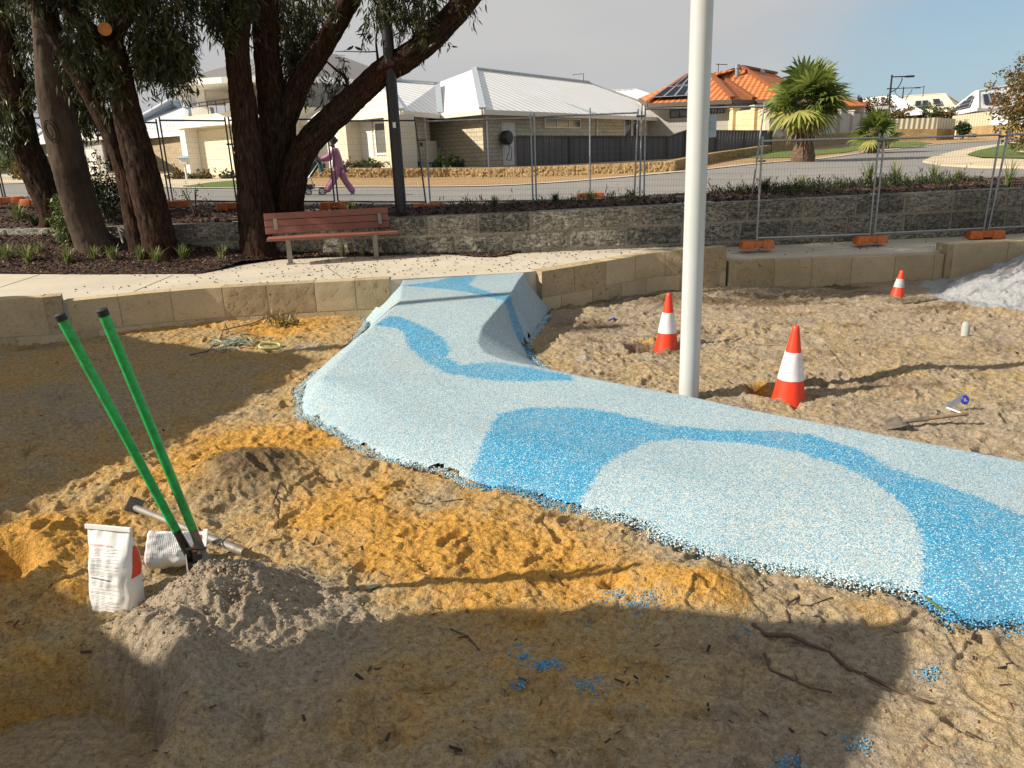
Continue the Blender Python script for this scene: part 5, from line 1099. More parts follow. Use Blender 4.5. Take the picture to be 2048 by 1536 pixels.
# rendered boundary wall with piers
def strip_wall(name,pts_,zt,zb,th,mat,label,cat='wall',piers=None,pier_mat=None,cap=None):
    e_=empty(name,(pts_[0][0],pts_[0][1],zb[0]),label=label,cat=cat); f=FM()
    n=len(pts_)
    for i in range(n-1):
        a=Vector((*pts_[i][:2],0)); b=Vector((*pts_[i+1][:2],0)); d=(b-a).normalized(); nn=Vector((-d.y,d.x,0))*th
        if nn.dot(a)<0: nn=-nn
        f.face([V3(a,zb[i]),V3(b,zb[i+1]),V3(b,zt[i+1]),V3(a,zt[i])]); f.face([V3(b+nn,zb[i+1]),V3(a+nn,zb[i]),V3(a+nn,zt[i]),V3(b+nn,zt[i+1])]); f.face([V3(a,zt[i]),V3(b,zt[i+1]),V3(b+nn,zt[i+1]),V3(a+nn,zt[i])])
        if i==0: f.face([V3(a,zb[i]),V3(a+nn,zb[i]),V3(a+nn,zt[i]),V3(a,zt[i])])
        if i==n-2: f.face([V3(b,zb[i+1]),V3(b+nn,zb[i+1]),V3(b+nn,zt[i+1]),V3(b,zt[i+1])])
    adopt(e_,f.build('panel',mat))
    for (i,t) in piers or []:
        a=Vector((*pts_[i][:2],0)); b=Vector((*pts_[i+1][:2],0)); c=a.lerp(b,t); d=(b-a).normalized(); z0=zb[i]*(1-t)+zb[i+1]*t; z1=zt[i]*(1-t)+zt[i+1]*t; mb=MB(); Rz=Matrix.Rotation(math.atan2(d.y,d.x),3,'Z')
        mb.box((c.x,c.y,(z0+z1)/2+.06),(.42,.38,z1-z0+.12),Rz); mb.box((c.x,c.y,z1+.16),(.54,.5,.09),Rz); adopt(e_,mb.build('pier',pier_mat or mat))
    return e_
wc=[T(1290,236,52),T(1424,228,47),T(1541,215,40.5),T(1600,219,44),T(1735,228,60)]
base_=[T(1290,270,52).z,T(1424,270,47).z,T(1541,274,40.5).z,T(1600,273,44).z,T(1735,262,60).z]
strip_wall('boundary_wall',wc[:3],[p.z for p in wc[:3]],[1.3,1.3,1.3],.25,M['render_yellow'],'sunlit yellow rendered boundary wall in front of the orange roofed house',piers=[(1,.08),(1,.42),(1,.78)])
strip_wall('boundary_wall',wc[2:],[p.z-.02 for p in wc[2:]],base_[2:],.25,M['render_mauve'],'shaded rendered boundary wall with capped piers behind the large palm',piers=[(0,.5),(1,.1),(1,.3),(1,.5),(1,.7),(1,.88)],pier_mat=M['render_mauve'])
lw=[(p[0]-.02,p[1]-.12) for p in wc[2:]]; strip_wall('limestone_base_wall',[V3(p,0) for p in lw],[b+.01 for b in base_[2:]],[1.0,1.1,1.2],.3,M['rough_limestone'],'limestone base wall in shade behind the large palm')
# steel sheet fence along the house side
fp=[gp(1032,333,30.6),gp(1335,322,34.5),gp(1370,320,35.2),gp(1541,312,39.9)]
ft=[T(1032,272,30.6).z,T(1335,273,34.5).z,T(1370,261,35.2).z,T(1537,262,39.9).z]
fe=strip_wall('steel_fence',fp,ft,[1.1]*4,.05,M['colorbond'],'dark grey ribbed steel fence along the side of the centre house',cat='fence')
mb=MB()
for i in range(3):
    a,b=fp[i],fp[i+1]; L_=(b-a).length; n_=max(1,int(L_/2.1))
    for k in range(n_+(i==2)): t=k/n_; c=a.lerp(b,t); zt=ft[i]*(1-t)+ft[i+1]*t; mb=MB(); mb.box((c.x,c.y-.03,(1.1+zt)/2),(.09,.07,zt-1.1)); adopt(fe,mb.build('post',simple('fence_post_paint',(.06,.058,.06),.5) if 'fpp' not in M else M['fpp'])); M['fpp']=fe.children[-1].data.materials[0]
mb=MB()
for i in range(3): mb.bar(V3(fp[i],ft[i])+Vector((0,-.03,0)),V3(fp[i+1],ft[i+1])+Vector((0,-.03,0)),.08,.05)
adopt(fe,mb.build('top_rail',M['fpp']))
# low limestone garden wall under house
LWp=[gpix(612,357),gpix(760,356),gpix(900,355),gpix(1130,352),gpix(1350,343),gp(1541,316,38.6)]
LWp=[(p.x,p.y) for p in LWp]; lx=[p[0] for p in LWp]; ly=[p[1] for p in LWp]
wall('garden_wall',LWp,.8,lambda x:gz(x,float(np.interp(x,lx,ly)))+.36,.35,1.3,.6,[M['rough_limestone'],M['limestone_mortar']],'low rough limestone garden wall in front of the centre house',seed=12,rough=.02,joint=.02)
# house garden platform
pp=[(x,y+.3) for x,y in LWp]; 
mb=MB(); mb.prism([(p[0],p[1]) for p in pp]+[(wp[1].x,wp[1].y),(wp[0].x,wp[0].y),(w2[4].x,w2[4].y)],.9,lambda p:gz(p[0],min(p[1],30))+.28); tag(mb.build('house_garden_soil',M['mulch_base']),kind='structure')
# far right: fences, limestone and houses
a=[gpix(1780,283),gpix(1872,281),gpix(1908,279)]; zt=[T(1780,238,a[0].y).z,T(1872,235,a[1].y).z,T(1908,238,a[2].y).z]; zm=[T(1780,258,a[0].y).z,T(1872,258,a[1].y).z,T(1908,259,a[2].y).z]
strip_wall('limestone_base_wall',a,zm,[p.z-.3 for p in a],.35,M['rough_limestone'],'low limestone wall below the cream fence at the street corner')
a2=[p+Vector((0,.1,0)) for p in a]; strip_wall('steel_fence',a2,zt,[z-.01 for z in zm],.05,M['cream_fence'],'cream ribbed steel fence on limestone at the street corner',cat='fence')
a=[gpix(1905,279),gpix(1985,277),gpix(2120,272)]; b0=a[0]
hy_=[T(1905,232,a[0].y+6),T(1985,222,a[1].y+1),T(2120,216,a[2].y-4)]
zt=[p.z for p in hy_]; zm=[T(1905,256,hy_[0].y).z,T(1985,250,hy_[1].y).z,T(2120,245,hy_[2].y).z]
strip_wall('steel_fence',hy_[:2],zt[:2],[z-.01 for z in zm[:2]],.05,M['cream_fence'],'sunlit pale yellow fence left of the stone corner at far right',cat='fence')
strip_wall('steel_fence',hy_[1:],zt[1:],[z-.01 for z in zm[1:]],.05,M['roof_pale'],'blue grey fence in shade at the far right edge',cat='fence')
strip_wall('limestone_base_wall',[p-Vector((0,.15,0)) for p in hy_],[z for z in zm],[1.2]*3,.35,M['rough_limestone'],'orange limestone wall below the far right fences')
mb=MB(); c=gpix(1918,276); mb.box((c.x,c.y,c.z+.35),(1.0,.6,.9)); mb.box((c.x+1.8,c.y+.3,c.z+.1),(3.2,.3,.5)); tag(mb.build('entry_pillar',M['render_white'],bevel=.02),'small white entry pillar and low wall near the far right limestone','pillar')
hR,E,A,B=hip_house('white roofed house with solar panels behind the far right fence',[(1953,217,70),(2110,206,79),(2050,206,105),(1893,224,86)],(1953,217,70),[(1954,183,79),(2045,167,90)],M['render_grey'],M['roof_white'],1.5,2,trim=M['trim_white'],avg=False)
panels(hR,E[0],E[1],B,A,[(.08,.18,.17,.68),(.18,.18,.27,.68),(.28,.18,.37,.68)],lift=.15)
panels(hR,E[3],E[0],A,A,[(.22,.12,.80,.30),(.26,.34,.80,.52),(.34,.56,.80,.72)],lift=.15)
hip_house('pale roofed house in the middle distance, left of the corner fence',[(1705,226,76),(1842,223,68),(1870,220,92),(1720,220,97)],(1830,226,70),[(1733,196,82),(1787,195,78)],M['render_cream'],M['roof_white'],1.6,2,trim=M['trim_white'])
hC,E,A,B=hip_house('cream roofed house with solar panels behind the small dark trees',[(1795,222,90),(1910,218,86),(1950,214,105),(1810,214,108)],(1910,218,86),[(1812,191,98),(1888,190,96)],M['render_cream'],M['render_cream'],1.6,2,trim=M['trim_white'])
panels(hC,E[0],E[1],B,A,[(.3,.15,.42,.5),(.44,.15,.56,.5),(.66,.2,.8,.55)],lift=.25)
hip_house('low white roof seen just right of the centre house ridge',[(1190,205,88),(1330,196,84),(1340,190,100),(1200,190,104)],(1330,200,84),[(1215,178,94),(1270,183,94)],M['render_cream'],M['roof_white'],1.6,2,trim=M['trim_white'])
mb=MB(); a=T(1846,190,92); mb.tube([(a.x,a.y,a.z-.2),(a.x,a.y,a.z+1.0)],.04,5); mb.tube([(a.x-.8,a.y,a.z+.8),(a.x+.1,a.y,a.z+.9)],.03,5); adopt(hC,mb.build('aerial',M['dark_metal']))

# ================================================================ palms
M['palm_leaf']=leafmat('palm_leaf',[(0,(.05,.08,.015)),(.45,(.13,.18,.04)),(.8,(.28,.32,.075)),(1,(.45,.42,.15))],.35)
M['palm_skirt']=leafmat('palm_skirt',[(0,(.12,.08,.045)),(.6,(.26,.19,.11)),(1,(.42,.34,.22))],.1)
M['palm_trunk']=simple('palm_trunk',(.13,.085,.055),.95,0,.5,14,.9,22,.04)
def fan_palm(u,v,y,vtop,rpx,label,seed,trunk=True,nf=64,small=False):
    b=aty(u,v,y); b=G(b.x,y); e=empty('fan_palm',b,label=label,cat='palm tree'); R_=rpx/1500*y; cz=aty(u,vtop,y).z-b.z; r=np.random.default_rng(seed)
    def fans(name,n,el0,el1,pl,fl,mat,cz,seg=18,w=.055):
        V=[];Fq=[];rn=[]
        for k in range(n):
            az=k*2.39996+r.normal(0,.15); t=(k+.5)/n; el=el0+(el1-el0)*t+r.normal(0,.16); ce,se=math.cos(el),math.sin(el); d=np.array([math.cos(az)*ce,math.sin(az)*ce,se])
            p=pl*r.uniform(.65,1.25); f_=fl*r.uniform(.72,1.22); side=np.array([-math.sin(az),math.cos(az),0]); upv=np.cross(d,side); 
            c=np.array([0,0,cz])+d*p; c[2]-=.10*p*ce; tw=r.normal(0,.5); side2=side*math.cos(tw)+upv*math.sin(tw); nn=np.cross(d,side2); base_r=r.random()*.5+.25*max(0,se)*0+(.35 if el<-.1 else 0)
            # petiole
            b0=len(V); s_=side*.012; V+=[np.array([0,0,cz])-s_,np.array([0,0,cz])+s_,c+s_,c-s_]; Fq.append((b0,b0+1,b0+2,b0+3)); rn+=[.5]*4
            for j in range(seg):
                a=(j/(seg-1)-.5)*math.radians(215); dd=d*math.cos(a)+side2*math.sin(a); dd=dd+nn*(-.15*abs(math.sin(a))); dd/=np.linalg.norm(dd); l=f_*(1-.18*abs(a)/2)*r.uniform(.9,1.08); ss=np.cross(dd,nn); ss/=np.linalg.norm(ss); ww=w*f_*.9
                droop=np.array([0,0,-1])*l*.30*r.uniform(.3,1.3); b0=len(V); m=c+dd*l*.55+droop*.2; q_=c+dd*l*.8+droop*.55; tip=c+dd*l+droop
                V+=[c-ss*ww*.3,c+ss*ww*.3,m+ss*ww,m-ss*ww,q_+ss*ww*.6,q_-ss*ww*.6,tip]; Fq+=[(b0,b0+1,b0+2,b0+3),(b0+3,b0+2,b0+4,b0+5),(b0+5,b0+4,b0+6,b0+6)]; rr=min(1,base_r+r.random()*.3); rn+=[rr]*7
        V=np.array(V); T_=[]
        for f in Fq:
            T_.append((f[0],f[1],f[2])); 
            if f[3]!=f[2]: T_.append((f[0],f[2],f[3]))
        return np_mesh(name,V,np.array(T_),mat,e,False,attrs=dict(rnd=np.array(rn)))
    fans('crown',nf,1.45,-.62,R_*.46,R_*.60,M['palm_leaf'],cz)
    fans('dead_frond_skirt',int(nf*.4),-.95,-1.45,R_*.35,R_*.5,M['palm_skirt'],cz*.92,12,.07)
    mb=MB(); n=14; mb.tube([(0,0,-.1)]+[(0,0,cz*1.06*k/n) for k in range(1,n+1)],[R_*.20*(1.0+.14*(k%2)+(.2 if k<3 else 0))*(1 if k<n-1 else .6) for k in range(n+1)],16); mb.build('trunk',M['palm_trunk'],e,smooth=False)
    return e
fan_palm(1607,300,29.5,203,84,'large fan palm with a dead frond skirt in front of the shaded wall',51,nf=58)
fan_palm(1747,292,36,262,44,'small fan palm on the lawn to the right of the large palm',52,nf=34)
fan_palm(1772,286,41,264,30,'dark small fan palm half hidden behind the other small palm',53,nf=24)
# distant trees and shrubs
def far_tree(u,vb,y,vt,rpx,mat,label,seed,n=300,name='tree',L_=.16):
    b=aty(u,vb,y); zt=aty(u,vt,y).z; z0=gz(b.x,y); R_=rpx/1500*y; e=empty(name,(b.x,y,z0),label=label,cat='tree' if name=='tree' else 'shrub')
    r=np.random.default_rng(seed); H=zt-z0; d=r.normal(size=(n,3)); d/=np.linalg.norm(d,axis=1)[:,None]; rr=r.random((n,1))**.4; lob=1+.35*pn(d[:,0]*2+seed,d[:,1]*2,d[:,2]*2)[:,None]
    hz=(H-max(0,z0*0))*.5; zc_=zt-z0-R_*.9; A=d*rr*lob*np.array([R_,R_,min(R_,H*.5)]); A[:,2]+=max(zc_,H*.5)
    leaves('crown',A,r.uniform(.2,.6,n)*R_*.5,16,L_,.55,mat,e,seed,droop=.15,spread=.3,twigs=False)
    bark_tube('trunk',[(0,0,-.2),(.05,0,H*.35),(0,.05,H*.7)],[R_*.09,R_*.07,R_*.03],M['bark'],e,seed,n=12,stp=.2); return e
far_tree(1757,256,66,196,34,M['autumn_leaf'],'reddish green bushy tree behind the street lamp',61)
for k,(u,vt,rp,lab) in enumerate([(1812,214,20,'dark green small tree behind the cream fence, leftmost of three'),(1850,210,24,'dark green small tree behind the middle of the cream fence'),(1890,216,22,'dark green small tree behind the right end of the cream fence')]): far_tree(u,256,70,vt+2,rp*.9,M['light_leaf'] if k==1 else M['autumn_leaf'],lab,62+k,150)
far_tree(1925,266,58,247,11,M['dark_leaf'],'small dark shrub beside the white entry pillar',66,90,'shrub')
far_tree(2075,345,27,108,84,M['autumn_leaf'],'orange green tree cut off by the right frame edge',67,900,L_=.10)
far_tree(25,345,34,300,22,M['light_leaf'],'small garden shrub at the left edge across the road',68,70,'shrub')
far_tree(48,345,33,322,16,M['autumn_leaf'],'low reddish garden shrub at the left across the road',69,50,'shrub')
# house front plants
for k,(u,rp,m,lab) in enumerate([(712,10,'autumn_leaf','small reddish plant left of the front window'),(735,13,'light_leaf','spiky green plant beneath the left of the front window'),(760,8,'autumn_leaf','red leaved plant beneath the front window'),(795,14,'light_leaf','green plant beside the black lamp pole at the house front'),(826,13,'dark_leaf','dark green plant right of the black lamp pole'),(893,16,'light_leaf','round bright green plant in the shaded house corner'),(918,10,'dark_leaf','upright narrow plant beside the sunlit brick corner'),(690,9,'dark_leaf','small dark plant at the left end of the house garden'),(642,9,'autumn_leaf','small reddish plant at the garage side of the house')]):
    p=gpix(u,352); y_=p.y+1.2; p=aty(u,345,y_); R_=rp/1500*y_; r=np.random.default_rng(80+k); e=empty('garden_plant',(p.x,y_,gz(p.x,min(y_,30))+.26),label=lab,cat='plant',group='plants in front of the centre house')
    A=r.normal(0,R_*.4,(30,3)); A[:,2]=abs(A[:,2])+R_*.4; leaves('foliage',A,np.full(30,R_*.5),10,R_*.6,.35,M[m],e,80+k,droop=-.1,twigs=False); mb=MB(); mb.tube([(0,0,-.1),(0,0,R_)],[.03,.01],5); mb.build('stem',M['twig'],e)
for k,(u,v,rp,lab) in enumerate([(356,352,14,'dark red hedge plant left of the mailbox'),(385,352,8,'small round grey shrub by the mailbox'),(410,350,12,'green and red shrub in the garden by the garage'),(455,352,12,'low shrub right of the garage garden')]):
    p=gp(u,v,33-k*.3); R_=rp/1500*33; r=np.random.default_rng(90+k); e=empty('garden_plant',p,label=lab,cat='plant',group='plants in front of the two storey house')
    A=r.normal(0,R_*.5,(40,3)); A[:,2]=abs(A[:,2]); leaves('foliage',A,np.full(40,R_*.5),10,R_*.45,.45,M['autumn_leaf' if k in(0,2) else 'dark_leaf'],e,90+k,droop=-.1,twigs=False); mb=MB(); mb.tube([(0,0,-.1),(0,0,R_)],[.03,.01],5); mb.build('stem',M['twig'],e)
# ================================================================ poles and lamps
M['pole_white']=simple('pole_cream_paint',(.49,.515,.51),.32,0,.04,2,.05,30,spec=.5,dirt=(.47,.46,.42)); 
mp_=empty('shade_pole',(1.385,5.60,-.05),label='tall thick off white pole standing beside the blue path',cat='pole')
mb=MB(); mb.tube([(0,0,-.3),(0,0,5.6)],.0765,64); mb.build('shaft',M['pole_white'],mp_,smooth='auto')
mb=MB(); mb.lathe((0,0,5.6),[(.082,-.01),(.082,.02),(.02,.045)],40); mb.build('cap',M['pole_white'],mp_,smooth='auto')
a=aty(1427,253,6.15)
mb=MB(); a=aty(1424,253,5.7)-mp_.location; mb.box((.105,.0,a.z),(.052,.006,.15)); mb.bar((.0765,0,a.z),(.106,0,a.z),.03,.02)
mb.build('sign_plate',simple('sign_plate_blue',(.30,.38,.45),.4),mp_)
lp=aty(803,432,11.95); lp.z=float(uz(lp.x,11.95))-.1
ml=empty('street_lamp',lp,label='black street lamp pole rising behind the right end of the bench',cat='street lamp')
mb=MB(); mb.tube([(0,0,-.2),(0,0,2.5),(0,0,7.5)],[.088,.085,.07],28); mb.build('pole',M['dark_metal'],ml,smooth='auto')
mb=MB(); mb.tube([(0,0,7.3),(.3,-.2,7.55),(1.3,-.5,7.6)],[.04,.035,.03],10); mb.build('arm',M['dark_metal'],ml,smooth='auto')
mb=MB(); mb.box((1.5,-.56,7.58),(.5,.2,.09),Matrix.Rotation(-.3,3,'Z')); mb.build('lamp_head',M['steel_grey'],ml,bevel=.02)
s_=aty(787,250,11.86)-lp; mb=MB(); mb.box((.01,-.0865,s_.z),(.045,.006,.08)); mb.build('sticker',M['trim_white'],ml)
def far_lamp(u0,v0,vt,y,arms,label):
    b=aty(u0,v0,y); zt=aty(u0,vt,y).z; z0=gz(b.x,y); e=empty('street_lamp',(b.x,y,z0),label=label,cat='street lamp',group='street lamps up the hill'); H=zt-z0
    mb=MB(); mb.tube([(0,0,-.1),(0,0,H)],[.07,.05],10); mb.build('pole',M['dark_metal'],e,smooth='auto')
    for s,L_ in arms:
        mb=MB(); mb.tube([(0,0,H-.12),(s*L_,0,H-.12)],.035,8); mb.tube([(0,0,H-.95)]+[(s*L_*.75*math.sin(t),0,H-.12-.83*math.cos(t)) for t in np.linspace(.15,1.5,8)],.03,8); mb.build('arm',M['dark_metal'],e)
        mb=MB(); mb.box((s*(L_+.22),0,H-.13),(.5,.22,.11)); mb.build('lamp_head',M['dark_metal'],e,bevel=.03)
    return e
far_lamp(1770,285,150,48,[(1,.85)],'street lamp with one arm above the small palms')
far_lamp(1797,270,174,76,[(1,1.1),(-1,1.1)],'distant street lamp with two arms right of the nearer lamp')
# street sign by lamp
p=aty(1768,300,45); p=G(p.x,45); e=empty('street_sign',p,label='white street name blades on a thin post near the small palms',cat='street sign'); z=aty(1768,218,45).z-p.z
mb=MB(); mb.tube([(0,0,-.1),(0,0,z+.2)],.04,8); mb.build('post',M['steel_grey'],e); mb=MB(); mb.box((-.38,0,z+.08),(.75,.03,.16)); mb.build('blade',M['trim_white'],e); mb=MB(); mb.box((.38,.2,z-.02),(.5,.03,.14),Matrix.Rotation(.5,3,'Z')); mb.build('blade',M['trim_white'],e)
p=gpix(2012,280); e=empty('street_sign',p,label='small white street sign in front of the far right limestone wall',cat='street sign'); z=aty(2012,238,p.y).z-p.z
mb=MB(); mb.tube([(0,0,-.1),(0,0,z+.05)],.035,8); mb.build('post',M['dark_metal'],e); mb=MB(); mb.box((.3,0,z),(.85,.03,.16)); mb.build('blade',M['trim_white'],e)
p=gp(373,352,32.3); e=empty('mailbox',p,label='white mailbox with blue grey lid in front of the garage',cat='mailbox'); mb=MB(); mb.tube([(0,0,-.1),(0,0,.6)],.05,8); mb.build('post',M['render_white'],e); mb=MB(); mb.box((0,0,.72),(.3,.3,.26)); mb.build('box',M['render_white'],e,bevel=.01); mb=MB(); mb.slab([(-.2,-.2,.86),(.2,-.2,.86),(.2,.2,.95),(-.2,.2,.95)],.03); mb.build('lid',M['roof_pale'] if False else simple('mailbox_lid',(.35,.45,.55),.4),e)
# ================================================================ temporary mesh fence
M['wire']=simple('fence_wire',(.20,.18,.15),.5,.5,.3,10); M['orange_plastic']=simple('orange_plastic',(.60,.155,.025),.5,0,.25,9,.2,60,dirt=(.25,.13,.07))
M['tube_dark']=simple('fence_tube_dark',(.10,.11,.12),.4,.6,.3,10)
def fpanel(a,b,h,label,la=(0,0),lb=(0,0),tube='steel_grey',wires=True):
    a=Vector(a);b=Vector(b); e=empty('mesh_fence_panel',a,label=label,cat='fence panel',group='temporary mesh fence panels'); d=b-a
    ta=Vector((la[0],la[1],h)); tb=d+Vector((lb[0],lb[1],h)); O=Vector((0,0,0)); r=.0145
    for name,p,q_ in (('post',O-Vector((0,0,.05)),ta+Vector((0,0,.06))),('post',d-Vector((0,0,.05)),tb+Vector((0,0,.06))),('top_rail',ta,tb),('bottom_rail',Vector((0,0,.07)),d+Vector((0,0,.07)))):
        mb=MB(); mb.tube([p,q_],r,10); mb.build(name,M[tube],e,smooth='auto')
    mb=MB(); L_=d.length; nv=int(L_/.042); nh=int(h/.095)
    def P(s,t): return (O.lerp(d,s)).lerp(ta.lerp(tb,s),t)
    for k in range(1,nv): s=k/nv; mb.tube([P(s,.045),P(s,.5)+Vector((0,.004*math.sin(k*.7),0)),P(s,1)],.0011,3,cap=False)
    for k in range(1,nh): t=.045+.955*k/nh; mb.tube([P(0,t),P(.5,t)+Vector((0,.006,0)),P(1,t)],.0012,3,cap=False)
    mb.build('wire_mesh',M['wire'],e); return e
def U(u,v,y): return aty(u,v,y)
bs=dict(a0=(-170,404,14.1),a1=(8,404,14.1),b0=(13,404,14.1),b1=(172,406,14.05),c0=(177,406,14.05),c1=(340,409,14.),d0=(347,409,14.),d1=(474,411,13.9),e0=(481,411,13.9),e1=(670,411,13.7),f0=(677,411,13.7),f1=(853,412,13.5),g0=(861,412,13.5),g1=(1066,409,13.2),h0=(1073,409,13.2),h1=(1268,406,12.85),i0=(1288,402,12.8),i1=(1502,402,12.5),j0=(1513,486,10.9),j1=(1738,478,11.),k0=(1748,477,11.),k1=(1966,466,11.2),l0=(1975,466,11.2),l1=(2200,455,11.4))
Q={k:U(*v) for k,v in bs.items()}
for k,lab,la,lb,tb,h in [('a','mesh fence panel crossing the left frame edge',0,0,'tube_dark',1.45),('b','mesh fence panel behind the leftmost gum trunk',0,0,'tube_dark',1.45),('c','mesh fence panel behind the twin stemmed gum trunk',0,0,'tube_dark',1.40),('d','mesh fence panel in front of the two storey garage door',0,0,'tube_dark',1.44),('e','mesh fence panel behind the big forked gum and the walking person',0,0,'tube_dark',1.45),('f','mesh fence panel left of the locked pair of posts, leaning left',0,-.10,'tube_dark',1.42),('g','mesh fence panel in front of the shaded house corner',.0,0,'steel_grey',1.40),('h','mesh fence panel in front of the grey steel fence',0,.05,'steel_grey',1.42),('i','mesh fence panel behind the white pole, its right post leaning right',0,.13,'steel_grey',1.44),('j','front mesh fence panel standing on the path nearest the white pole',0,0,'steel_grey',1.40),('k','front mesh fence panel on the path in the middle at right',0,.04,'steel_grey',1.38),('l','front mesh fence panel crossing the right frame edge',.09,0,'steel_grey',1.38)]:
    fpanel(Q[k+'0'],Q[k+'1'],h,lab,(la,0),(lb,0),tb)
# clamps between posts
def clamp(p,z,label,w=.11):
    e=empty('fence_clamp',(p.x,p.y,p.z+z),label=label,cat='clamp',group='clamps joining the mesh fence posts'); mb=MB(); mb.box((0,-.02,0),(w,.035,.03)); mb.build('clamp_plate',M['tube_dark'],e,bevel=.004); mb=MB(); mb.tube([(0,-.05,0),(0,.03,0)],.009,8); mb.build('bolt',M['steel_grey'],e)
clamp(Q['f1'].lerp(Q['g0'],.5)+Vector((-.05,0,0)),1.10,'dark clamp with padlock joining the posts right of the black lamp pole',.16)
mb=MB(); c=Q['f1'].lerp(Q['g0'],.5)+Vector((-.05,-.04,1.03)); mb.box(c,(.05,.025,.05)); mb.tube([c+Vector((-.015,0,.02)),c+Vector((-.015,0,.06)),c+Vector((.015,0,.06)),c+Vector((.015,0,.02))],.004,6); tag(mb.build('padlock',M['dark_metal'],bevel=.003),'small dark padlock hanging from the fence clamp','padlock')
clamp(Q['d1'].lerp(Q['e0'],.5),1.05,'clamp on the posts left of the dark slender gum trunk'); clamp(Q['j1'].lerp(Q['k0'],.5),1.36,'clamp at the top of the paired front posts'); clamp(Q['k1'].lerp(Q['l0'],.5)+Vector((.04,0,0)),1.36,'clamp at the top of the leaning front posts'); clamp(Q['h1'].lerp(Q['i0'],.5),1.35,'clamp at the top of the posts left of the white pole',.13); clamp(Q['i1']+Vector((.1,-.1,0)),.62,'clamp where the tall leaning post meets the front panel')
# spare posts
for a,b,lab in (((1180,393,14.2),(1180,216,14.2),'single thin steel brace post behind the middle mesh panel'),((1279,406,12.9),(1284,208,12.9),'spare steel post between two mesh panels left of the white pole')):
    p=U(*a);t=U(*b); mb=MB(); mb.tube([(0,0,0),t-p],.0145,10); o=mb.build('fence_post',M['steel_grey'],smooth='auto'); o.location=p; tag(o,lab,'fence post')
# orange feet
def foot_mesh():
    mb=MB(); 
    for s in(-1,1):
        mb.box((s*.145,0,.055),(.17,.17,.11),taper=(.86,.8)); mb.box((s*.035,0,.062),(.075,.13,.085))
    mb.box((0,0,.03),(.1,.15,.02)); return mb
fb=foot_mesh(); proto=fb.build('ballast_block',M['orange_plastic'],bevel=.012,smooth='auto'); first=True
for (u,v,y,rz,sc,lab) in [(16,408,14.,.3,1.15,'orange fence foot at the far left edge'),(74,411,13.9,.1,1.1,'orange fence foot left of the leftmost gum trunk'),(350,415,13.9,.2,1.1,'orange fence foot right of the twin stemmed gum'),(468,420,13.7,.1,1.2,'orange fence foot left of the dark slender trunk'),(672,418,13.6,.1,1.15,'orange fence foot beneath the walking person'),(857,421,13.4,0,1.15,'orange fence foot right of the black lamp pole'),(1181,399,14.1,0,1.1,'orange fence foot under the single brace post'),(1268,414,12.75,.05,.9,'left of two overlapping orange feet near the white pole'),(1296,412,12.85,.15,.95,'right of two overlapping orange feet near the white pole'),(1513,497,10.88,.05,1.03,'orange foot on the path just right of the white pole'),(1740,487,10.98,.12,1.,'orange foot on the path under the paired posts'),(1970,477,11.18,-.1,1.08,'orange foot on the path under the leaning posts')]:
    o=proto if first else proto.copy()
    if not first: COL.objects.link(o)
    first=False; p=U(u,v,y); o.location=p; o.rotation_euler=(0,0,rz); o.scale=(sc,sc,sc); tag(o,lab,'fence foot','orange plastic feet of the mesh fence')
# ================================================================ cones
M['cone_red']=simple('cone_red',(.80,.045,.012),.45,0,.06,12,dirt=(.55,.06,.03)); M['cone_white']=simple('cone_reflective_sleeve',(.72,.70,.74),.35,0,.06,20,.2,90,dirt=(.5,.46,.44)); M['cone_dirty']=simple('cone_dirty_sleeve',(.42,.44,.44),.6,0,.3,25,dirt=(.2,.2,.19))
def cone(p,h,rb,rt,lean,label,white='cone_white'):
    e=empty('traffic_cone',p,label=label,cat='traffic cone'); e.rotation_euler=lean
    def R_(z): return rb+(rt-rb)*z/h
    mb=MB(); n=10
    mb.lathe((0,0,0),[(R_(-.02),-.02)]+[(R_(h*k/20)*(1+.02*(k==0)),h*k/20) for k in range(21)]+[(rt*.8,h+.006)],n); mb.build('body',M['cone_red'],e,smooth='auto')
    mb=MB(); mb.lathe((0,0,0),[(R_(h*.31)+.0035,h*.31),(R_(h*.67)+.0035,h*.67)],n); mb.build('reflective_band',M[white],e,smooth='auto')
c1=W(1577,797); cone((c1[0],c1[1],-.02),.60,.132,.024,(.02,.02,0),'nearest traffic cone, standing in a hollow right of the white pole')
c2=W(1333,694); cone((c2[0],c2[1],-.02),.56,.122,.023,(0,.02,0),'traffic cone just left of the white pole')
p=U(1795,588,8.9); cone((p.x,p.y,p.z),.275,.075,.022,(0,.08,0),'small far traffic cone with grey scuffed band, near the sand pile','cone_dirty')
# ================================================================ bench
M['bench_wood']=simple('bench_slat_wood',(.27,.10,.07),.6,0,.14,4,.15,90); M['bench_steel']=simple('bench_steel',(.27,.26,.22),.5,.3,.15,12)
fl=U(582,530,10.93); fr=U(753,518,11.22); fl.z=fr.z=.5; mid=(fl+fr)/2; ang=math.atan2(fr.y-fl.y,fr.x-fl.x)
be=empty('park_bench',mid,ang,label='red brown slatted park bench on the path under the gum trees',cat='bench')
hw=(fr-fl).length/2; Ls=1.84
for k,(y0) in enumerate((-.16,-.03,.10)): mb=MB(); mb.box((.03,y0,.375),(Ls,.118,.035)); mb.build('seat_slat',M['bench_wood'],be,bevel=.006)
tl=Matrix.Rotation(math.radians(-14),3,'X')
for k in range(3): z=.455+k*.098; mb=MB(); mb.box((-.03,.20+(z-.42)*.25,z+.015),(1.78,.034,.093),tl); mb.build('back_slat',M['bench_wood'],be,bevel=.005)
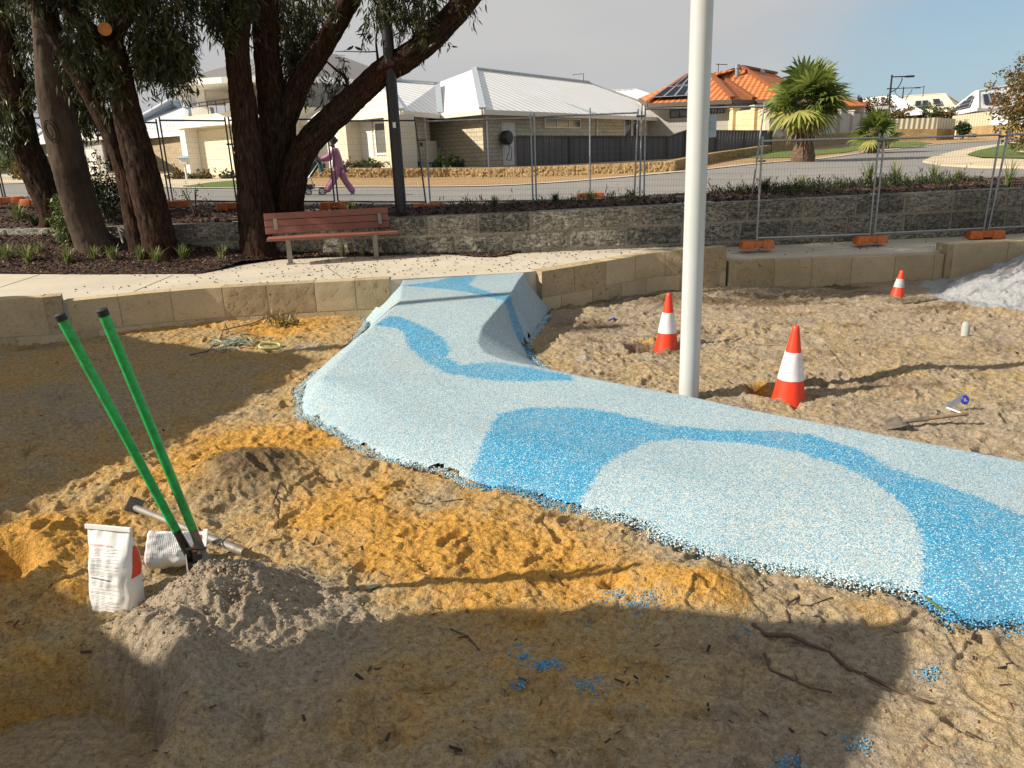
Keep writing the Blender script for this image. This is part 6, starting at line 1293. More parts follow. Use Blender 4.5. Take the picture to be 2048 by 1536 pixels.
for s in(-1,1):
    x=s*hw; mb=MB(); mb.bar((x,-.02,0),(x,-.02,.355),.07,.055,up=Vector((0,1,0))); mb.box((x,-.02,.008),(.12,.12,.016)); mb.bar((x,-.20,.345),(x,.27,.345),.05,.03); mb.bar((x,.245,.33),(x,.325,.68),.05,.03); lg=mb.build('leg',M['bench_steel'],be,bevel=.004)
    mb=MB(); mb.box((s*(hw+.13)+(-.02),.165,.56),(.05,.02,.16),tl); mb.build('bracket',M['bench_steel'],be,bevel=.004)
# ================================================================ tools and bags
M['green_handle']=simple('green_fibreglass',(.02,.40,.09),.36,0,.16,60,.1,70,dirt=(.035,.15,.05)); M['black_grip']=simple('black_rubber_cap',(.012,.012,.012),.6); M['dirty_steel']=simple('dirty_steel',(.16,.145,.125),.6,.45,.4,18,.3,60,dirt=(.30,.24,.17)); M['dull_steel']=simple('dull_steel',(.20,.20,.20),.6,.3,.25,20,dirt=(.28,.23,.17)); M['black_steel']=simple('black_painted_steel',(.015,.015,.016),.35,.2,.3,20,dirt=(.10,.085,.07))
dg=empty('post_hole_digger',(hx+.02,hy,.12),label='post hole digger with two green handles stuck in a grey sand mound',cat='post hole digger'); O=dg.location
for (tp,mdp,bt,mt) in (((121,633,2.76),(352,1060,2.90),(384,1118,2.93),'black_steel'),((205,623,2.72),(385,1057,2.92),(418,1140,2.90),'dirty_steel')):
    a=U(*tp)-O;b=U(*mdp)-O;c=U(*bt)-O; d=(b-a).normalized()
    mb=MB(); mb.tube([a,a.lerp(b,.5)+Vector((.002,0,0)),b],[.0185,.0185,.0178],24); h_=mb.build('handle',M['green_handle'],dg,smooth='auto')
    mb=MB(); mb.tube([a-d*.012,a-d*.008,a+d*.016],[.012,.0195,.0198],24); mb.build('end_cap',M['black_grip'],h_,smooth='auto')
    mb=MB(); mb.tube([b-d*.004,b+d*.03,c],[.0172,.0168,.021],20); mb.build('socket',M[mt],dg,smooth='auto')
# clam blades
for s,(pt,bt,ro) in enumerate(((( 382,1112,2.92),(402,1170,2.86),.3),((412,1118,2.92),(432,1178,2.86),-.25))):
    a=U(*pt)-O;b=U(*bt)-O; d=(b-a).normalized(); x=d.cross(Vector((0,1,0))).normalized(); y=x.cross(d); mb=MB(); vs=[];nn=9; L_=.20
    for th_ in (0,.004):
        for i in range(7):
            t=i/6; w=(.028+.034*min(1,t*2.2))*(1-.25*max(0,t-.75)*4)
            for j in range(nn): an_=(j/(nn-1)-.5)*2.0; sgn=-1 if s==0 else 1; vs.append(a-d*.02+d*L_*t+y*(math.sin(an_)*w)+x*sgn*(math.cos(an_)*(w+th_)-w*.5))
    fs=[]
    for l_ in range(2):
        for i in range(6):
            for j in range(nn-1): q0=l_*7*nn+i*nn+j; fs.append((q0,q0+1,q0+nn+1,q0+nn))
    for j in range(nn-1): fs.append((j,j+1,7*nn+j+1,7*nn+j)); fs.append((6*nn+j,6*nn+j+1,13*nn+j+1,13*nn+j))
    for i in range(6): fs.append((i*nn,(i+1)*nn,7*nn+(i+1)*nn,7*nn+i*nn)); fs.append((i*nn+nn-1,(i+1)*nn+nn-1,7*nn+(i+1)*nn+nn-1,7*nn+i*nn+nn-1))
    mb.add(vs,fs); mb.build('blade',M['dirty_steel'],dg,smooth='auto')
a=U(372,1098,2.90)-O; b=U(412,1096,2.90)-O; mb=MB(); mb.tube([a,b],.007,8); mb.bar(a.lerp(b,.3)+Vector((0,0,-.045)),a.lerp(b,.75)+Vector((0,0,-.05)),.02,.05); mb.build('hinge_bracket',M['black_steel'],dg)
# lying tamping bar
q0=U(272,1016,3.47); q1=U(478,1100,3.12); q0.z=sandz(q0.x,q0.y)+.03; q0=atz(272,1016,q0.z+.03); q1=atz(478,1100,.06)
tm=empty('tamping_bar',(q0.x,q0.y,0),label='grey steel tamping bar lying behind the cement bags',cat='tamping bar'); O=tm.location; a=q0-O;b=q1-O; d=(b-a).normalized()
mb=MB(); mb.tube([a,b],.019,20); mb.build('shaft',M['dull_steel'],tm,smooth='auto'); mb=MB(); mb.tube([b-d*.03,b+d*.05],.024,16); mb.build('socket',M['dirty_steel'],tm,smooth='auto')
x=d.cross(Vector((0,0,1))).normalized(); z=x.cross(d); Mx=Matrix((x,d,z)).transposed(); mb=MB(); mb.box(a-d*.012+z*.015,(.085,.007,.085),Mx@Matrix.Rotation(.9,3,'Y')@Matrix.Rotation(.4,3,'X')); mb.build('foot_plate',M['dirty_steel'],tm,bevel=.002)
c=a.lerp(b,.87)+z*.02; mb=MB(); mb.tube([c-x*.055-d*.02,c+x*.055+d*.02],.0045,8); mb.build('cross_pin',M['dirty_steel'],tm)
# cement bags
M['bag_paper']=simple('bag_paper',(.70,.70,.69),.75,0,.05,3,.35,12,.008,dirt=(.50,.47,.42)); M['bag_red']=simple('bag_red_print',(.60,.06,.02),.6,0,.1,8); M['ink']=simple('ink_grey',(.10,.10,.11),.8,0,.1,10); M['ink_red']=simple('ink_red',(.62,.06,.05),.8,0,.1,10); M['ink_grey']=simple('ink_panel',(.16,.18,.2),.7)
def bag(loc,rot,Wd,H,D,label,lines,seed,title=None,red=False,flat=0):
    e=empty('cement_bag',loc,label=label,cat='cement bag',group='cement bags'); e.rotation_euler=rot
    def S(s,t,side):  # s -1..1, t 0..1
        th=D*(1-t**6)*(.55+.45*math.sqrt(max(0,1-s*s)))*(.9+.25*(1-t)); th*=(1-.72*sstep(.55,1.,t)); w=Wd/2*(1-.06*math.sin(t*3.1))*(1+.05*(1-t)); 
        n_=.011*float(pn(s*2.2+seed,t*3+side,.3))+.005*float(pn(s*6+seed,t*8+side*3,.7))+.004*math.sin(t*60+s*3)*max(0,.35-t)
        y=(-th/2-n_) if side==0 else (th/2+n_); x=s*w
        return Vector((x+.008*float(pn(t*5+seed,s,.2)),y+.02*math.sin(t*2.2),t*H))
    mb=MB(); nu,nv=22,32; vs=[];fs=[]
    for side in(0,1):
        for j in range(nv+1):
            for i in range(nu+1): vs.append(S(2*i/nu-1,j/nv,side))
    off_=(nu+1)*(nv+1)
    for j in range(nv):
        for i in range(nu): q_=j*(nu+1)+i; fs.append((q_,q_+1,q_+nu+2,q_+nu+1)); fs.append((off_+q_,off_+q_+nu+1,off_+q_+nu+2,off_+q_+1))
    per=[(i,0) for i in range(nu)]+[(nu,j) for j in range(nv)]+[(i,nv) for i in range(nu,0,-1)]+[(0,j) for j in range(nv,0,-1)]
    for k in range(len(per)): (i,j),(i2,j2)=per[k],per[(k+1)%len(per)]; a=j*(nu+1)+i; b=j2*(nu+1)+i2; fs.append((a,off_+a,off_+b,b))
    mb.add(vs,fs); mb.build('sack',M['bag_paper'],e,smooth=True)
    mb=MB(); mb.bar(S(-1,.985,0)+Vector((-.006,-.004,0)),S(1,.985,0)+Vector((.004,-.004,0)),.012,.022); mb.build('top_seam',M['bag_paper'],e,bevel=.003)
    def onb(s,t,lift=.0012): p=S(s,t,0); return p+Vector((0,-lift,0))
    r=random.Random(seed); mb=MB()
    for (t,s0,s1,hh,m) in lines:
        s=s0
        while s<s1:
            l=r.uniform(.05,.16) if m==0 else (s1-s0); e_=min(s+l,s1); n=max(1,int((e_-s)/.08)); 
            for k in range(n):
                a0=s+(e_-s)*k/n; a1=s+(e_-s)*(k+1)/n; mb.add([onb(a0,t),onb(a1,t),onb(a1,t+hh),onb(a0,t+hh)],[(0,1,2,3)],m)
            s=e_+(r.uniform(.012,.03))
    mb.build('print',[M['ink'],M['ink_grey']],e)
    if title:
        cu=bpy.data.curves.new('title','FONT'); cu.body=title; cu.size=1; to=bpy.data.objects.new('title',cu); COL.objects.link(to); dg_=bpy.context.evaluated_depsgraph_get(); me=bpy.data.meshes.new_from_object(to.evaluated_get(dg_)); bpy.data.objects.remove(to)
        xs_=[v.co.x for v in me.vertices]; wd=max(xs_)-min(xs_); 
        for v in me.vertices: s=-.86+1.08*(v.co.x-min(xs_))/wd; t=.775+.02*v.co.y/.7; v.co=onb(s,t,.0018)
        me.materials.clear(); me.materials.append(M['ink_red']); o=bpy.data.objects.new('title_print',me); COL.objects.link(o); o.parent=e
    return e,S
ls=[]; 
_r=random.Random(4)
t=.745
while t>.06:
    if .395<t<.43: ls.append((.40,-.74,.2,.018,1)); t=.375; continue
    ls.append((t,-.86+.25*0,_r.choice([.62,.62,.6,.1,.3]),.0032,0)); t-=.0165 if _r.random()<.8 else .034
bp=W(212,1212); bz0=sandz(bp[0],bp[1])
b1,S1=bag((bp[0]+.02,bp[1]+.045,bz0-.015),(math.radians(-6),0,math.radians(-14)),.235,.395,.125,'white cement bag standing upright with red side panel',ls,3,'CONCRETE GENERAL PURPOSE')
# red gusset panel on its right side
mb=MB(); vs=[];n=10
for j in range(n+1):
    t=.42+.36*j/n; f0=S1(1,t,0); b0_=S1(1,t,1); w_=.5+.5*(j in(0,n)); k_=.014*math.sin(j*1.3)
    vs+=[f0+Vector((.0015+k_*.2,.004,0)),(f0+b0_)/2+Vector((.006+abs(k_),0,0)),b0_+Vector((.0015,-.004,0))]
fs=[]
for j in range(n):
    for i in range(2): q_=3*j+i; fs.append((q_,q_+1,q_+4,q_+3))
mb.add(vs,fs); rp=mb.build('red_side_panel',M['bag_red'],b1,smooth=True); so=rp.modifiers.new('solid','SOLIDIFY'); so.thickness=.002
ls2=[(.10+.035*k,-.8,_r.choice([.8,.7,.5]),.008,0) for k in range(16)]
bp=atz(335,1118,.06); b2,S2=bag((bp.x-.02,bp.y+.03,bp.z),(math.radians(-74),math.radians(0),math.radians(-82)),.17,.26,.11,'white cement bag lying on its side behind the digger handles',ls2,8)
b2.rotation_euler=(Matrix.Rotation(math.radians(8),3,'Z')@Matrix.Rotation(math.radians(-52),3,'X')@Matrix.Rotation(math.radians(90),3,'Y')).to_euler(); b2.location=(bp.x-.10,bp.y+.04,.09)
mb=MB(); vs=[S2(s,t,0)+Vector((0,-.0016,0)) for t in (.80,.86,.93) for s in (-.7,-.35,0,.35,.7)]; fs=[(j*5+i,j*5+i+1,j*5+i+6,j*5+i+5) for j in range(2) for i in range(4)]; mb.add(vs,fs); mb.build('red_end_panel',M['bag_red'],b2,smooth=True)
# shovel, half buried
M['old_wood']=simple('weathered_wood',(.20,.13,.075),.85,0,.3,15,.3,60)
s0=atz(1850,838,.05); s1=atz(1936,827,.09); e=empty('shovel',s0,label='half buried shovel with brown wooden shaft on the right sand',cat='shovel'); mb=MB(); d=s1-s0; mb.tube([(0,0,0),d],.013,10); mb.build('shaft',M['old_wood'],e,smooth='auto'); dn=d.normalized(); mb=MB(); mb.tube([-dn*.15,dn*.02],[.012,.018],10); mb.build('socket',M['dirty_steel'],e,smooth='auto')
mb=MB(); x=dn.cross(Vector((0,0,1))).normalized(); pts_=[]; 
for i in range(6):
    t=i/5
    for j in range(5): s=j/4-.5; w=.09*(1-.45*t**3); pts_.append(-dn*(.13+.17*t)+x*s*2*w+Vector((0,0,-.005-.03*t+.03*(s*s*4)*.5)))
mb.add(pts_,[(i*5+j,i*5+j+1,i*5+j+6,i*5+j+5) for i in range(5) for j in range(4)]); o=mb.build('blade',M['dirty_steel'],e,smooth=True); so=o.modifiers.new('solid','SOLIDIFY'); so.thickness=.003
# hand tool with blue grip
a=atz(1893,818,.05); b=atz(1921,806,.08); e=empty('hand_saw',a,label='short grey blade tool with blue grip lying above the shovel',cat='hand tool'); d=b-a; mb=MB(); mb.slab([Vector((0,0,0)),d,d+Vector((.005,.02,.055)),Vector((0,.01,.03))],.003); mb.build('blade',simple('grey_blade',(.42,.42,.45),.4,.4),e)
mb=MB(); ctr_=d+Vector((.035,.01,.02)); mb.tube([ctr_+Vector((.020*math.cos(t),.008*math.sin(t),.024*math.sin(t))) for t in np.linspace(0,6.28,15)],.010,8); mb.build('grip',simple('blue_plastic',(.01,.04,.38),.4),e,smooth=True)
a=atz(1893,818,.02); mb=MB(); mb.tube([(0,0,.01),(.05,-.09,0)],.006,6); mb.build('wire_end',M['trim_white'],e)
# pvc stub
p=W(1928,682); e=empty('pipe_stub',(p[0],p[1],sandz(*p)),label='grey plastic pipe stub sticking out of the sand at right',cat='pipe'); mb=MB(); vs=[];n=20
for r_ in(.037,.032):
    for z_ in (0,1):
        for k in range(n): a=6.2832*k/n; vs.append((r_*math.cos(a),r_*math.sin(a),-.05 if z_==0 else .10+.06*math.cos(a+2.4)))
fs=[]
for k in range(n): k2=(k+1)%n; fs+=[(k,k2,n+k2,n+k),(2*n+k,3*n+k,3*n+k2,2*n+k2),(n+k,n+k2,3*n+k2,3*n+k)]
mb.add(vs,fs); mb.build('pipe',simple('pvc_grey',(.40,.42,.41),.5),e,smooth='auto')
p=W(1222,640); mb=MB(); mb.tube([(0,0,0),(.05,.01,.015)],.016,12); mb.tube([(-.03,.0,-.004),(0,0,0)],.010,10); o=mb.build('blue_fitting',simple('blue_fitting_plastic',(.02,.09,.35),.4),smooth='auto'); o.location=(p[0],p[1],sandz(*p)+.015); tag(o,'small blue plastic fitting on the sand right of the ramp','pipe fitting')
# stakes, strips, litter
a=U(236,458,11.6);b=U(246,486,11.55); mb=MB(); mb.bar((0,0,0),a-b,.02,.008); o=mb.build('marker_stake',M['trim_white']); o.location=b; tag(o,'thin white stake leaning in the bed between the gum trunks','stake')
a=Vector(W(105,690)+(0,)); mb=MB(); 
pl_=[Vector(W(*q_)+(0,)) for q_ in ((92,692),(118,684),(150,681),(190,680))]
for p_ in pl_: p_.z=sandz(p_.x,p_.y)+.012
for p_,q_ in zip(pl_,pl_[1:]): mb.bar(p_-pl_[0],q_-pl_[0],.022,.003)
o=mb.build('plastic_strip',simple('pale_strip',(.5,.52,.55),.5)); o.location=pl_[0]; tag(o,'pale plastic strip on shaded sand at the foot of the left wall','plastic strip')
# gum leaf pile and broken branch near the left wall
r=np.random.default_rng(12); n=220; c=W(478,695); L_=r.uniform(.07,.16,n); a=r.normal(2.9,.75,n); P=np.c_[r.normal(c[0],.13,n),r.normal(c[1],.15,n),np.zeros(n)]; P[:,2]=[sandz(x_,y_)+.01 for x_,y_ in P[:,:2]]; P[:,2]+=r.random(n)*.05*np.exp(-((P[:,0]-c[0])**2+(P[:,1]-c[1])**2)/.03)
V=[];Fq=[]
for k in range(n):
    d=np.array([math.cos(a[k]),math.sin(a[k]),r.normal(0,.15)]); s_=np.array([-d[1],d[0],r.normal(0,.4)])*.009; b=len(V); p=P[k]; l=L_[k]; cv=np.array([-d[1],d[0],0])*r.normal(0,.015)
    V+=[p,p+d*l*.35-s_+cv,p+d*l*.35+s_+cv,p+d*l*.7-s_*.8+cv*1.2,p+d*l*.7+s_*.8+cv*1.2,p+d*l]; Fq+=[(b,b+1,b+2),(b+1,b+3,b+2),(b+2,b+3,b+4),(b+3,b+5,b+4)]
M['dry_leaf']=leafmat('dry_gum_leaf',[(0,(.14,.17,.12)),(.6,(.28,.32,.24)),(1,(.42,.42,.33))],.1); M['brown_leaf']=leafmat('brown_leaf',[(0,(.10,.07,.025)),(.6,(.22,.17,.06)),(1,(.34,.28,.12))],.1)
np_mesh_o=np_mesh('leaf_pile',np.array(V),np.array(Fq),M['dry_leaf'],None,False,attrs=dict(rnd=np.repeat(r.random(n),6))); tag(np_mesh_o,'heap of pale grey green gum leaves on the sand by the left wall',"leaf pile")
c=W(545,668); e=empty('fallen_branch',(c[0],c[1],sandz(*c)),label='fallen gum branch with brown leaves against the left wall',cat='branch'); mb=MB(); mb.tube([(-.55,-.10,.02),(-.25,0,.06),(0,.05,.14),(.18,.06,.16),(.32,0,.06)],[.008,.007,.006,.004,.003],6); mb.build('stick',M['twig'],e); A=np.array([(-.02+.3*k/26,.05,.15) for k in range(26)])+r.normal(0,.03,(26,3)); leaves('foliage',A,np.full(26,.10),6,.09,.2,M['brown_leaf'],e,14,droop=.9,twigs=False)
def stick(pts_,r0,label,name='stick',mat='twig',lift=.006):
    P=[]; 
    for u,v in pts_: w_=W(u,v,.02); P.append(Vector((w_[0],w_[1],float(sand_h(np.array([w_[0]]),np.array([w_[1]]))[0])+lift)))
    mb=MB(); mb.tube([p-P[0] for p in P],[r0*(1-.5*k/len(P)) for k in range(len(P))],7); o=mb.build(name,M[mat],smooth=True); o.location=P[0]; return tag(o,label,'stick')
stick([(380,712),(415,705),(440,690),(452,665),(455,640)],.006,'thin dark stick curving up from the shaded sand by the left wall',lift=.012)
stick([(1505,1255),(1530,1270),(1580,1277),(1620,1290),(1660,1302)],.011,'thick bent root lying in the foreground shadow')
stick([(1660,1302),(1700,1335),(1740,1350),(1790,1372),(1830,1385),(1868,1398)],.009,'long thin root crossing the right edge of the foreground shadow')
stick([(1530,1300),(1540,1335),(1575,1350),(1620,1368),(1665,1377)],.006,'thin curved root in the foreground shadow below the thick one')
stick([(1590,1160),(1598,1190),(1575,1205),(1572,1225),(1580,1250)],.006,'thin curled root just above the foreground shadow')
stick([(1580,1208),(1620,1208),(1665,1192)],.004,'short thin twig beside the curled root')
stick([(560,970),(545,1000),(555,1025),(550,1050)],.006,'crooked twig on the brown mound behind the digger')
stick([(795,992),(850,1002),(925,990)],.005,'thin twig on the grey sand near the path edge')
stick([(900,1240),(935,1255),(958,1282)],.004,'short twig at the edge of the foreground shadow')
stick([(1100,1140),(1128,1155)],.006,'short dark bark chip on the yellow sand')
stick([(740,620),(800,612)],.0,'x') if False else None
stick([(1440,700),(1500,690),(1550,692)],.004,'thin twig on the sand between the cones')
stick([(1650,690),(1690,735),(1700,742)],.006,'dark twig on the lit sand right of the nearest cone')
stick([(1880,640),(1930,650),(1975,640)],.006,'dark twig near the grey pipe stub')
def leaf1(u,v,ang,L_,label,mat='dry_leaf',z=None,w=.016):
    p=surf(u,v) if z=='path' else W(u,v,.02); zz=(float(zc(p[1]))+.008) if z=='path' else float(sand_h(np.array([p[0]]),np.array([p[1]]))[0])+.006
    d=Vector((math.cos(ang),math.sin(ang),.05)); s_=Vector((-d.y,d.x,0))*w; mb=MB(); mb.add([(0,0,0),d*L_*.3-s_,d*L_*.3+s_,d*L_*.7-s_*.9,d*L_*.7+s_*.7,d*L_,d*L_*.5+Vector((0,0,.006))],[(0,1,6),(0,6,2),(1,3,6),(2,6,4),(3,5,6),(6,5,4)]); o=np_mesh('gum_leaf',mb.v,mb.f,M[mat],None,False,attrs=dict(rnd=[.7]*7)); o.location=(p[0],p[1],zz); so=o.modifiers.new('solid','SOLIDIFY'); so.thickness=.0006; tag(o,label,'leaf')
leaf1(1893,1232,1.75,.15,'long yellow green gum leaf lying on the blue rubber at right','light_leaf','path',.009)
leaf1(955,975,.5,.06,'pale brown leaf at the path edge near the dark blue patch'); leaf1(1105,1440,1.1,.09,'thin dry leaf in the foreground shadow','brown_leaf',None,.008); leaf1(40,1368,1.1,.07,'pale leaf in the lower left shadow'); leaf1(1790,800,.4,.07,'dry leaf on the right sand'); leaf1(730,1175,.4,.07,'pale dry leaf beside the digger handle shadow')
# plastic jug handle
p=atz(540,692,.06); mb=MB(); ring=[Vector((.105*math.copysign(abs(math.cos(t))**.7,math.cos(t)),.075*math.copysign(abs(math.sin(t))**.7,math.sin(t)),0)) for t in np.linspace(0,6.2832,25)]; mb.tube(ring,.017,8,cap=False); o=mb.build('plastic_ring',simple('yellow_green_plastic',(.42,.42,.18),.5),smooth=True); o.location=p; o.rotation_euler=(.15,.1,.25); tag(o,'yellow green plastic ring handle on the sand beside the leaf pile','plastic ring')
# gum nuts on the path
ico=bmesh.new(); bmesh.ops.create_icosphere(ico,subdivisions=1,radius=.0115); me=bpy.data.meshes.new('gum_nut'); ico.to_mesh(me); ico.free(); me.materials.append(simple('gum_nut',(.055,.04,.028),.8,0,.3,30))
cnt=0; tries=0
def in_path(x,y): return (np.interp(x,[p[0] for p in PF],[p[1] for p in PF])+.12<y<np.interp(x,[p[0] for p in PB],[p[1] for p in PB])-.03)
while cnt<240:
    x=random.uniform(-5.5,6.2); y=random.uniform(8.5,11.3); w_=math.exp(-((x+.6)/2.2)**2)+.35
    if random.random()>w_ or not in_path(x,y): continue
    o=bpy.data.objects.new('gum_nut',me); COL.objects.link(o); o.location=(x,y,float(pz(x,y))+.007); s_=random.uniform(.6,1.15); o.scale=(s_,s_*random.uniform(.8,1.4),s_*.75); o.rotation_euler=(0,0,random.uniform(0,6)); tag(o,'small dark gum nut lying on the concrete path','gum nut','gum nuts scattered on the concrete path'); cnt+=1
# leaf litter flecks on the path
P=[]; 
while len(P)<260:
    x=random.uniform(-6,3); y=random.uniform(8.5,11.3)
    if in_path(x,y) and random.random()<math.exp(-((x+1)/2.6)**2): P.append((x,y,float(pz(x,y))+.004))
chips('leaf_litter',np.array(P),.04,44,'tiny leaf and bark flecks on the concrete path','leaf litter')
P=[]
while len(P)<420:
    y=1.7*(9.5/1.7)**rng.random(); x=rng.uniform(-.8*y-.3,.85*y+.3)
    if not inpoly(np.array([x]),np.array([y]),BT)[0]: P.append((x,y))
P=np.array(P); chips('sand_litter',np.c_[P,sand_h(P[:,0],P[:,1])+.004],.035,45,'bark and leaf flecks scattered over the sand','litter')
# ================================================================ birds
for (u,v,lab,s_) in [(701,98,'small bird perched on the thin gum twig, left of the two',1),(717,99,'small bird perched on the thin gum twig, right of the two',-1)]:
    p=U(u,v,12.0); e=empty('bird',p,label=lab,cat='bird'); mb=MB(); mb.tube([(-.055*s_,0,-.012),(-.03*s_,0,.0),(0,0,.012),(.025*s_,0,.022),(.038*s_,0,.036),(.05*s_,0,.034)],[.004,.016,.022,.015,.013,.004],10); mb.build('body',M['dark_metal'],e,smooth=True)
    mb=MB(); mb.slab([Vector((-.04*s_,-.012,.0)),Vector((-.11*s_,-.006,-.03)),Vector((-.11*s_,.006,-.03)),Vector((-.04*s_,.012,.0))],.003); mb.build('tail',M['dark_metal'],e)
# ================================================================ person with stroller
M['skin']=simple('skin',(.42,.24,.17),.55,0,.05,5); M['pink']=simple('pink_fabric',(.38,.15,.25),.85,0,.12,6,.3,30); M['hair']=simple('dark_hair',(.02,.013,.01),.5,0,.2,20); M['shoe']=simple('shoe_white',(.6,.58,.58),.6); M['bag_purple']=simple('purple_bag',(.12,.03,.10),.6); M['stroller_cloth']=simple('stroller_cloth',(.045,.055,.06),.7,0,.2,10)
YP=19.0
def PP(u,v,dy=0): 
    p=aty(u,v,YP+dy); return p
pb=PP(676,402); gzp=gz(pb.x,YP); 
per=empty('person',(pb.x,YP,gzp),label='person in a pink tracksuit walking behind the fence, pushing a stroller',cat='person'); O=Vector(per.location); dzp=gzp-PP(676,402).z
def Lp(u,v,dy=0): return PP(u,v,dy)-O+Vector((0,0,dzp))
def skin(name,pts_,edges,rad,mat,parent,sub=2,root=0):
    me=bpy.data.meshes.new(name); me.from_pydata([tuple(p) for p in pts_],edges,[]); o=bpy.data.objects.new(name,me); COL.objects.link(o); o.parent=parent
    m=o.modifiers.new('skin','SKIN'); m.use_smooth_shade=True
    for i,r in enumerate(rad):
        sv=me.skin_vertices[0].data[i]; sv.radius=(r,r) if not isinstance(r,tuple) else r; sv.use_root=(i==root)
    s=o.modifiers.new('sub','SUBSURF'); s.levels=sub; s.render_levels=sub; me.materials.append(mat); return o
J=dict(pel=Lp(676,345),spi=Lp(676,330),che=Lp(674,316),nec=Lp(669,308),hd0=Lp(665,301),hd1=Lp(662,292),
 sl=Lp(671,313,-.17),el=Lp(655,327,-.2),wl=Lp(636,331,-.16),sr=Lp(674,313,.17),er=Lp(660,330,.2),wr=Lp(640,332,.16),
 hl=Lp(675,349,-.09),kl=Lp(668,373,-.1),al=Lp(653,396,-.1),tl=Lp(645,399,-.1),hr=Lp(679,349,.09),kr=Lp(692,374,.1),ar=Lp(709,397,.1),tr=Lp(703,402,.1))
K=list(J); idx={k:i for i,k in enumerate(K)}; E_=[('pel','spi'),('spi','che'),('che','nec'),('nec','hd0'),('hd0','hd1'),('che','sl'),('sl','el'),('el','wl'),('che','sr'),('sr','er'),('er','wr'),('pel','hl'),('hl','kl'),('kl','al'),('al','tl'),('pel','hr'),('hr','kr'),('kr','ar'),('ar','tr')]
rb=dict(pel=.11,spi=.10,che=.11,nec=.045,hd0=.07,hd1=.082,sl=.05,el=.036,wl=.026,sr=.05,er=.036,wr=.026,hl=.08,kl=.052,al=.033,tl=.03,hr=.08,kr=.052,ar=.033,tr=.03)
skin('body',[J[k] for k in K],[(idx[a],idx[b]) for a,b in E_],[rb[k] for k in K],M['skin'],per)
ck=['pel','spi','che','nec2','sl','el','wl','sr','er','wr','hl','kl','al','hr','kr','ar']; J['nec2']=J['nec']+Vector((0.02,0,-.02)); ci={k:i for i,k in enumerate(ck)}
rc=dict(pel=.125,spi=.12,che=.135,nec2=.065,sl=.078,el=.06,wl=.04,sr=.078,er=.06,wr=.04,hl=.115,kl=.088,al=.085,hr=.115,kr=.08,ar=.085)
skin('tracksuit',[J[k] for k in ck],[(ci[a],ci[b]) for a,b in [('pel','spi'),('spi','che'),('che','nec2'),('che','sl'),('sl','el'),('el','wl'),('che','sr'),('sr','er'),('er','wr'),('pel','hl'),('hl','kl'),('kl','al'),('pel','hr'),('hr','kr'),('kr','ar')]],[rc[k] for k in ck],M['pink'],per)
hc=Lp(665,292); mb=MB(); mb.lathe(hc+Vector((.02,0,-.01)),[(.02,-.10),(.075,-.07),(.10,0),(.09,.06),(.05,.105),(.01,.115)],16); mb.lathe(hc+Vector((.10,0,-.01)),[(.01,-.05),(.045,-.02),(.045,.02),(.01,.05)],12); mb.build('hair',M['hair'],per,smooth=True)
hd=Lp(662,295); mb=MB(); mb.tube([hd+Vector((-.085,0,.0)),hd+Vector((-.105,0,-.012)),hd+Vector((-.085,0,-.02))],[.008,.012,.008],8); mb.build('nose',M['skin'],per,smooth=True)
for s,k,dx in ((-1,'tl',-.0),(1,'tr',-.0)):
    p=J[k]; mb=MB(); mb.tube([p+Vector((.10,0,.0)),p+Vector((.0,0,-.005)),p+Vector((-.08,0,-.012))],[.042,.045,.03],10); mb.build('shoe',M['shoe'],per,smooth=True)
mb=MB(); c=Lp(691,352,.0); mb.tube([c+Vector((0,-.1,.06)),c+Vector((.02,-.1,-.06))],[.06,.075],12); mb.build('hip_bag',M['bag_purple'],per,smooth='auto')
for k in ('wl','wr'):
    for f in range(4):
        p=J[k]+Vector((-.035,-.024+.016*f,.0)); mb=MB(); mb.tube([p,p+Vector((-.03,0,.012)),p+Vector((-.045,0,-.004)),p+Vector((-.035,0,-.02))],.0075,6); mb.build('finger',M['skin'],per,smooth=True)
    mb=MB(); p=J[k]+Vector((-.02,0,-.005)); mb.tube([p+Vector((0,.02,0)),p+Vector((-.025,.03,-.018))],.009,6); mb.build('thumb',M['skin'],per,smooth=True)
st=empty('stroller',(PP(622,402).x,YP,gz(PP(622,402).x,YP)),label='dark baby stroller being pushed by the person in pink',cat='stroller'); O2=Vector(st.location); dz2=O2.z-PP(622,402).z
def Ls(u,v,dy=0): return PP(u,v,dy)-O2+Vector((0,0,dz2))
for sd in (-.22,.22):
    for (u,v,r_) in ((645,394,.085),(618,395,.085)):
        c=Ls(u,v,sd); c.z=r_; w=MB(); w.tube([c+Vector((r_*.85*math.cos(t),0,r_*.85*math.sin(t))) for t in np.linspace(0,6.2832,25)],.016,8,cap=False); wo_=w.build('wheel',M['black_plastic'],st,smooth=True)
        w=MB(); 
        for k in range(5): a=k*1.2566; w.bar(c,c+Vector((r_*.8*math.cos(a),0,r_*.8*math.sin(a))),.014,.014)
        w.tube([c-Vector((0,.015,0)),c+Vector((0,.015,0))],.02,10); w.build('spokes',M['steel_grey'],wo_)
    mb=MB(); mb.tube([Ls(645,393,sd),Ls(618,393,sd)],.012,8); mb.tube([Ls(612,395,sd),Ls(600,370,sd)],.012,8); mb.tube([Ls(632,394,sd),Ls(622,366,sd)],.013,8); mb.tube([Ls(618,368,sd),Ls(638,338,sd),Ls(628,330,sd)],.013,8); mb.build('frame',M['steel_grey'],st,smooth='auto')
mb=MB(); mb.tube([Ls(628,330,-.22),Ls(628,330,.22)],.016,10); mb.build('handlebar',M['black_plastic'],st,smooth='auto')
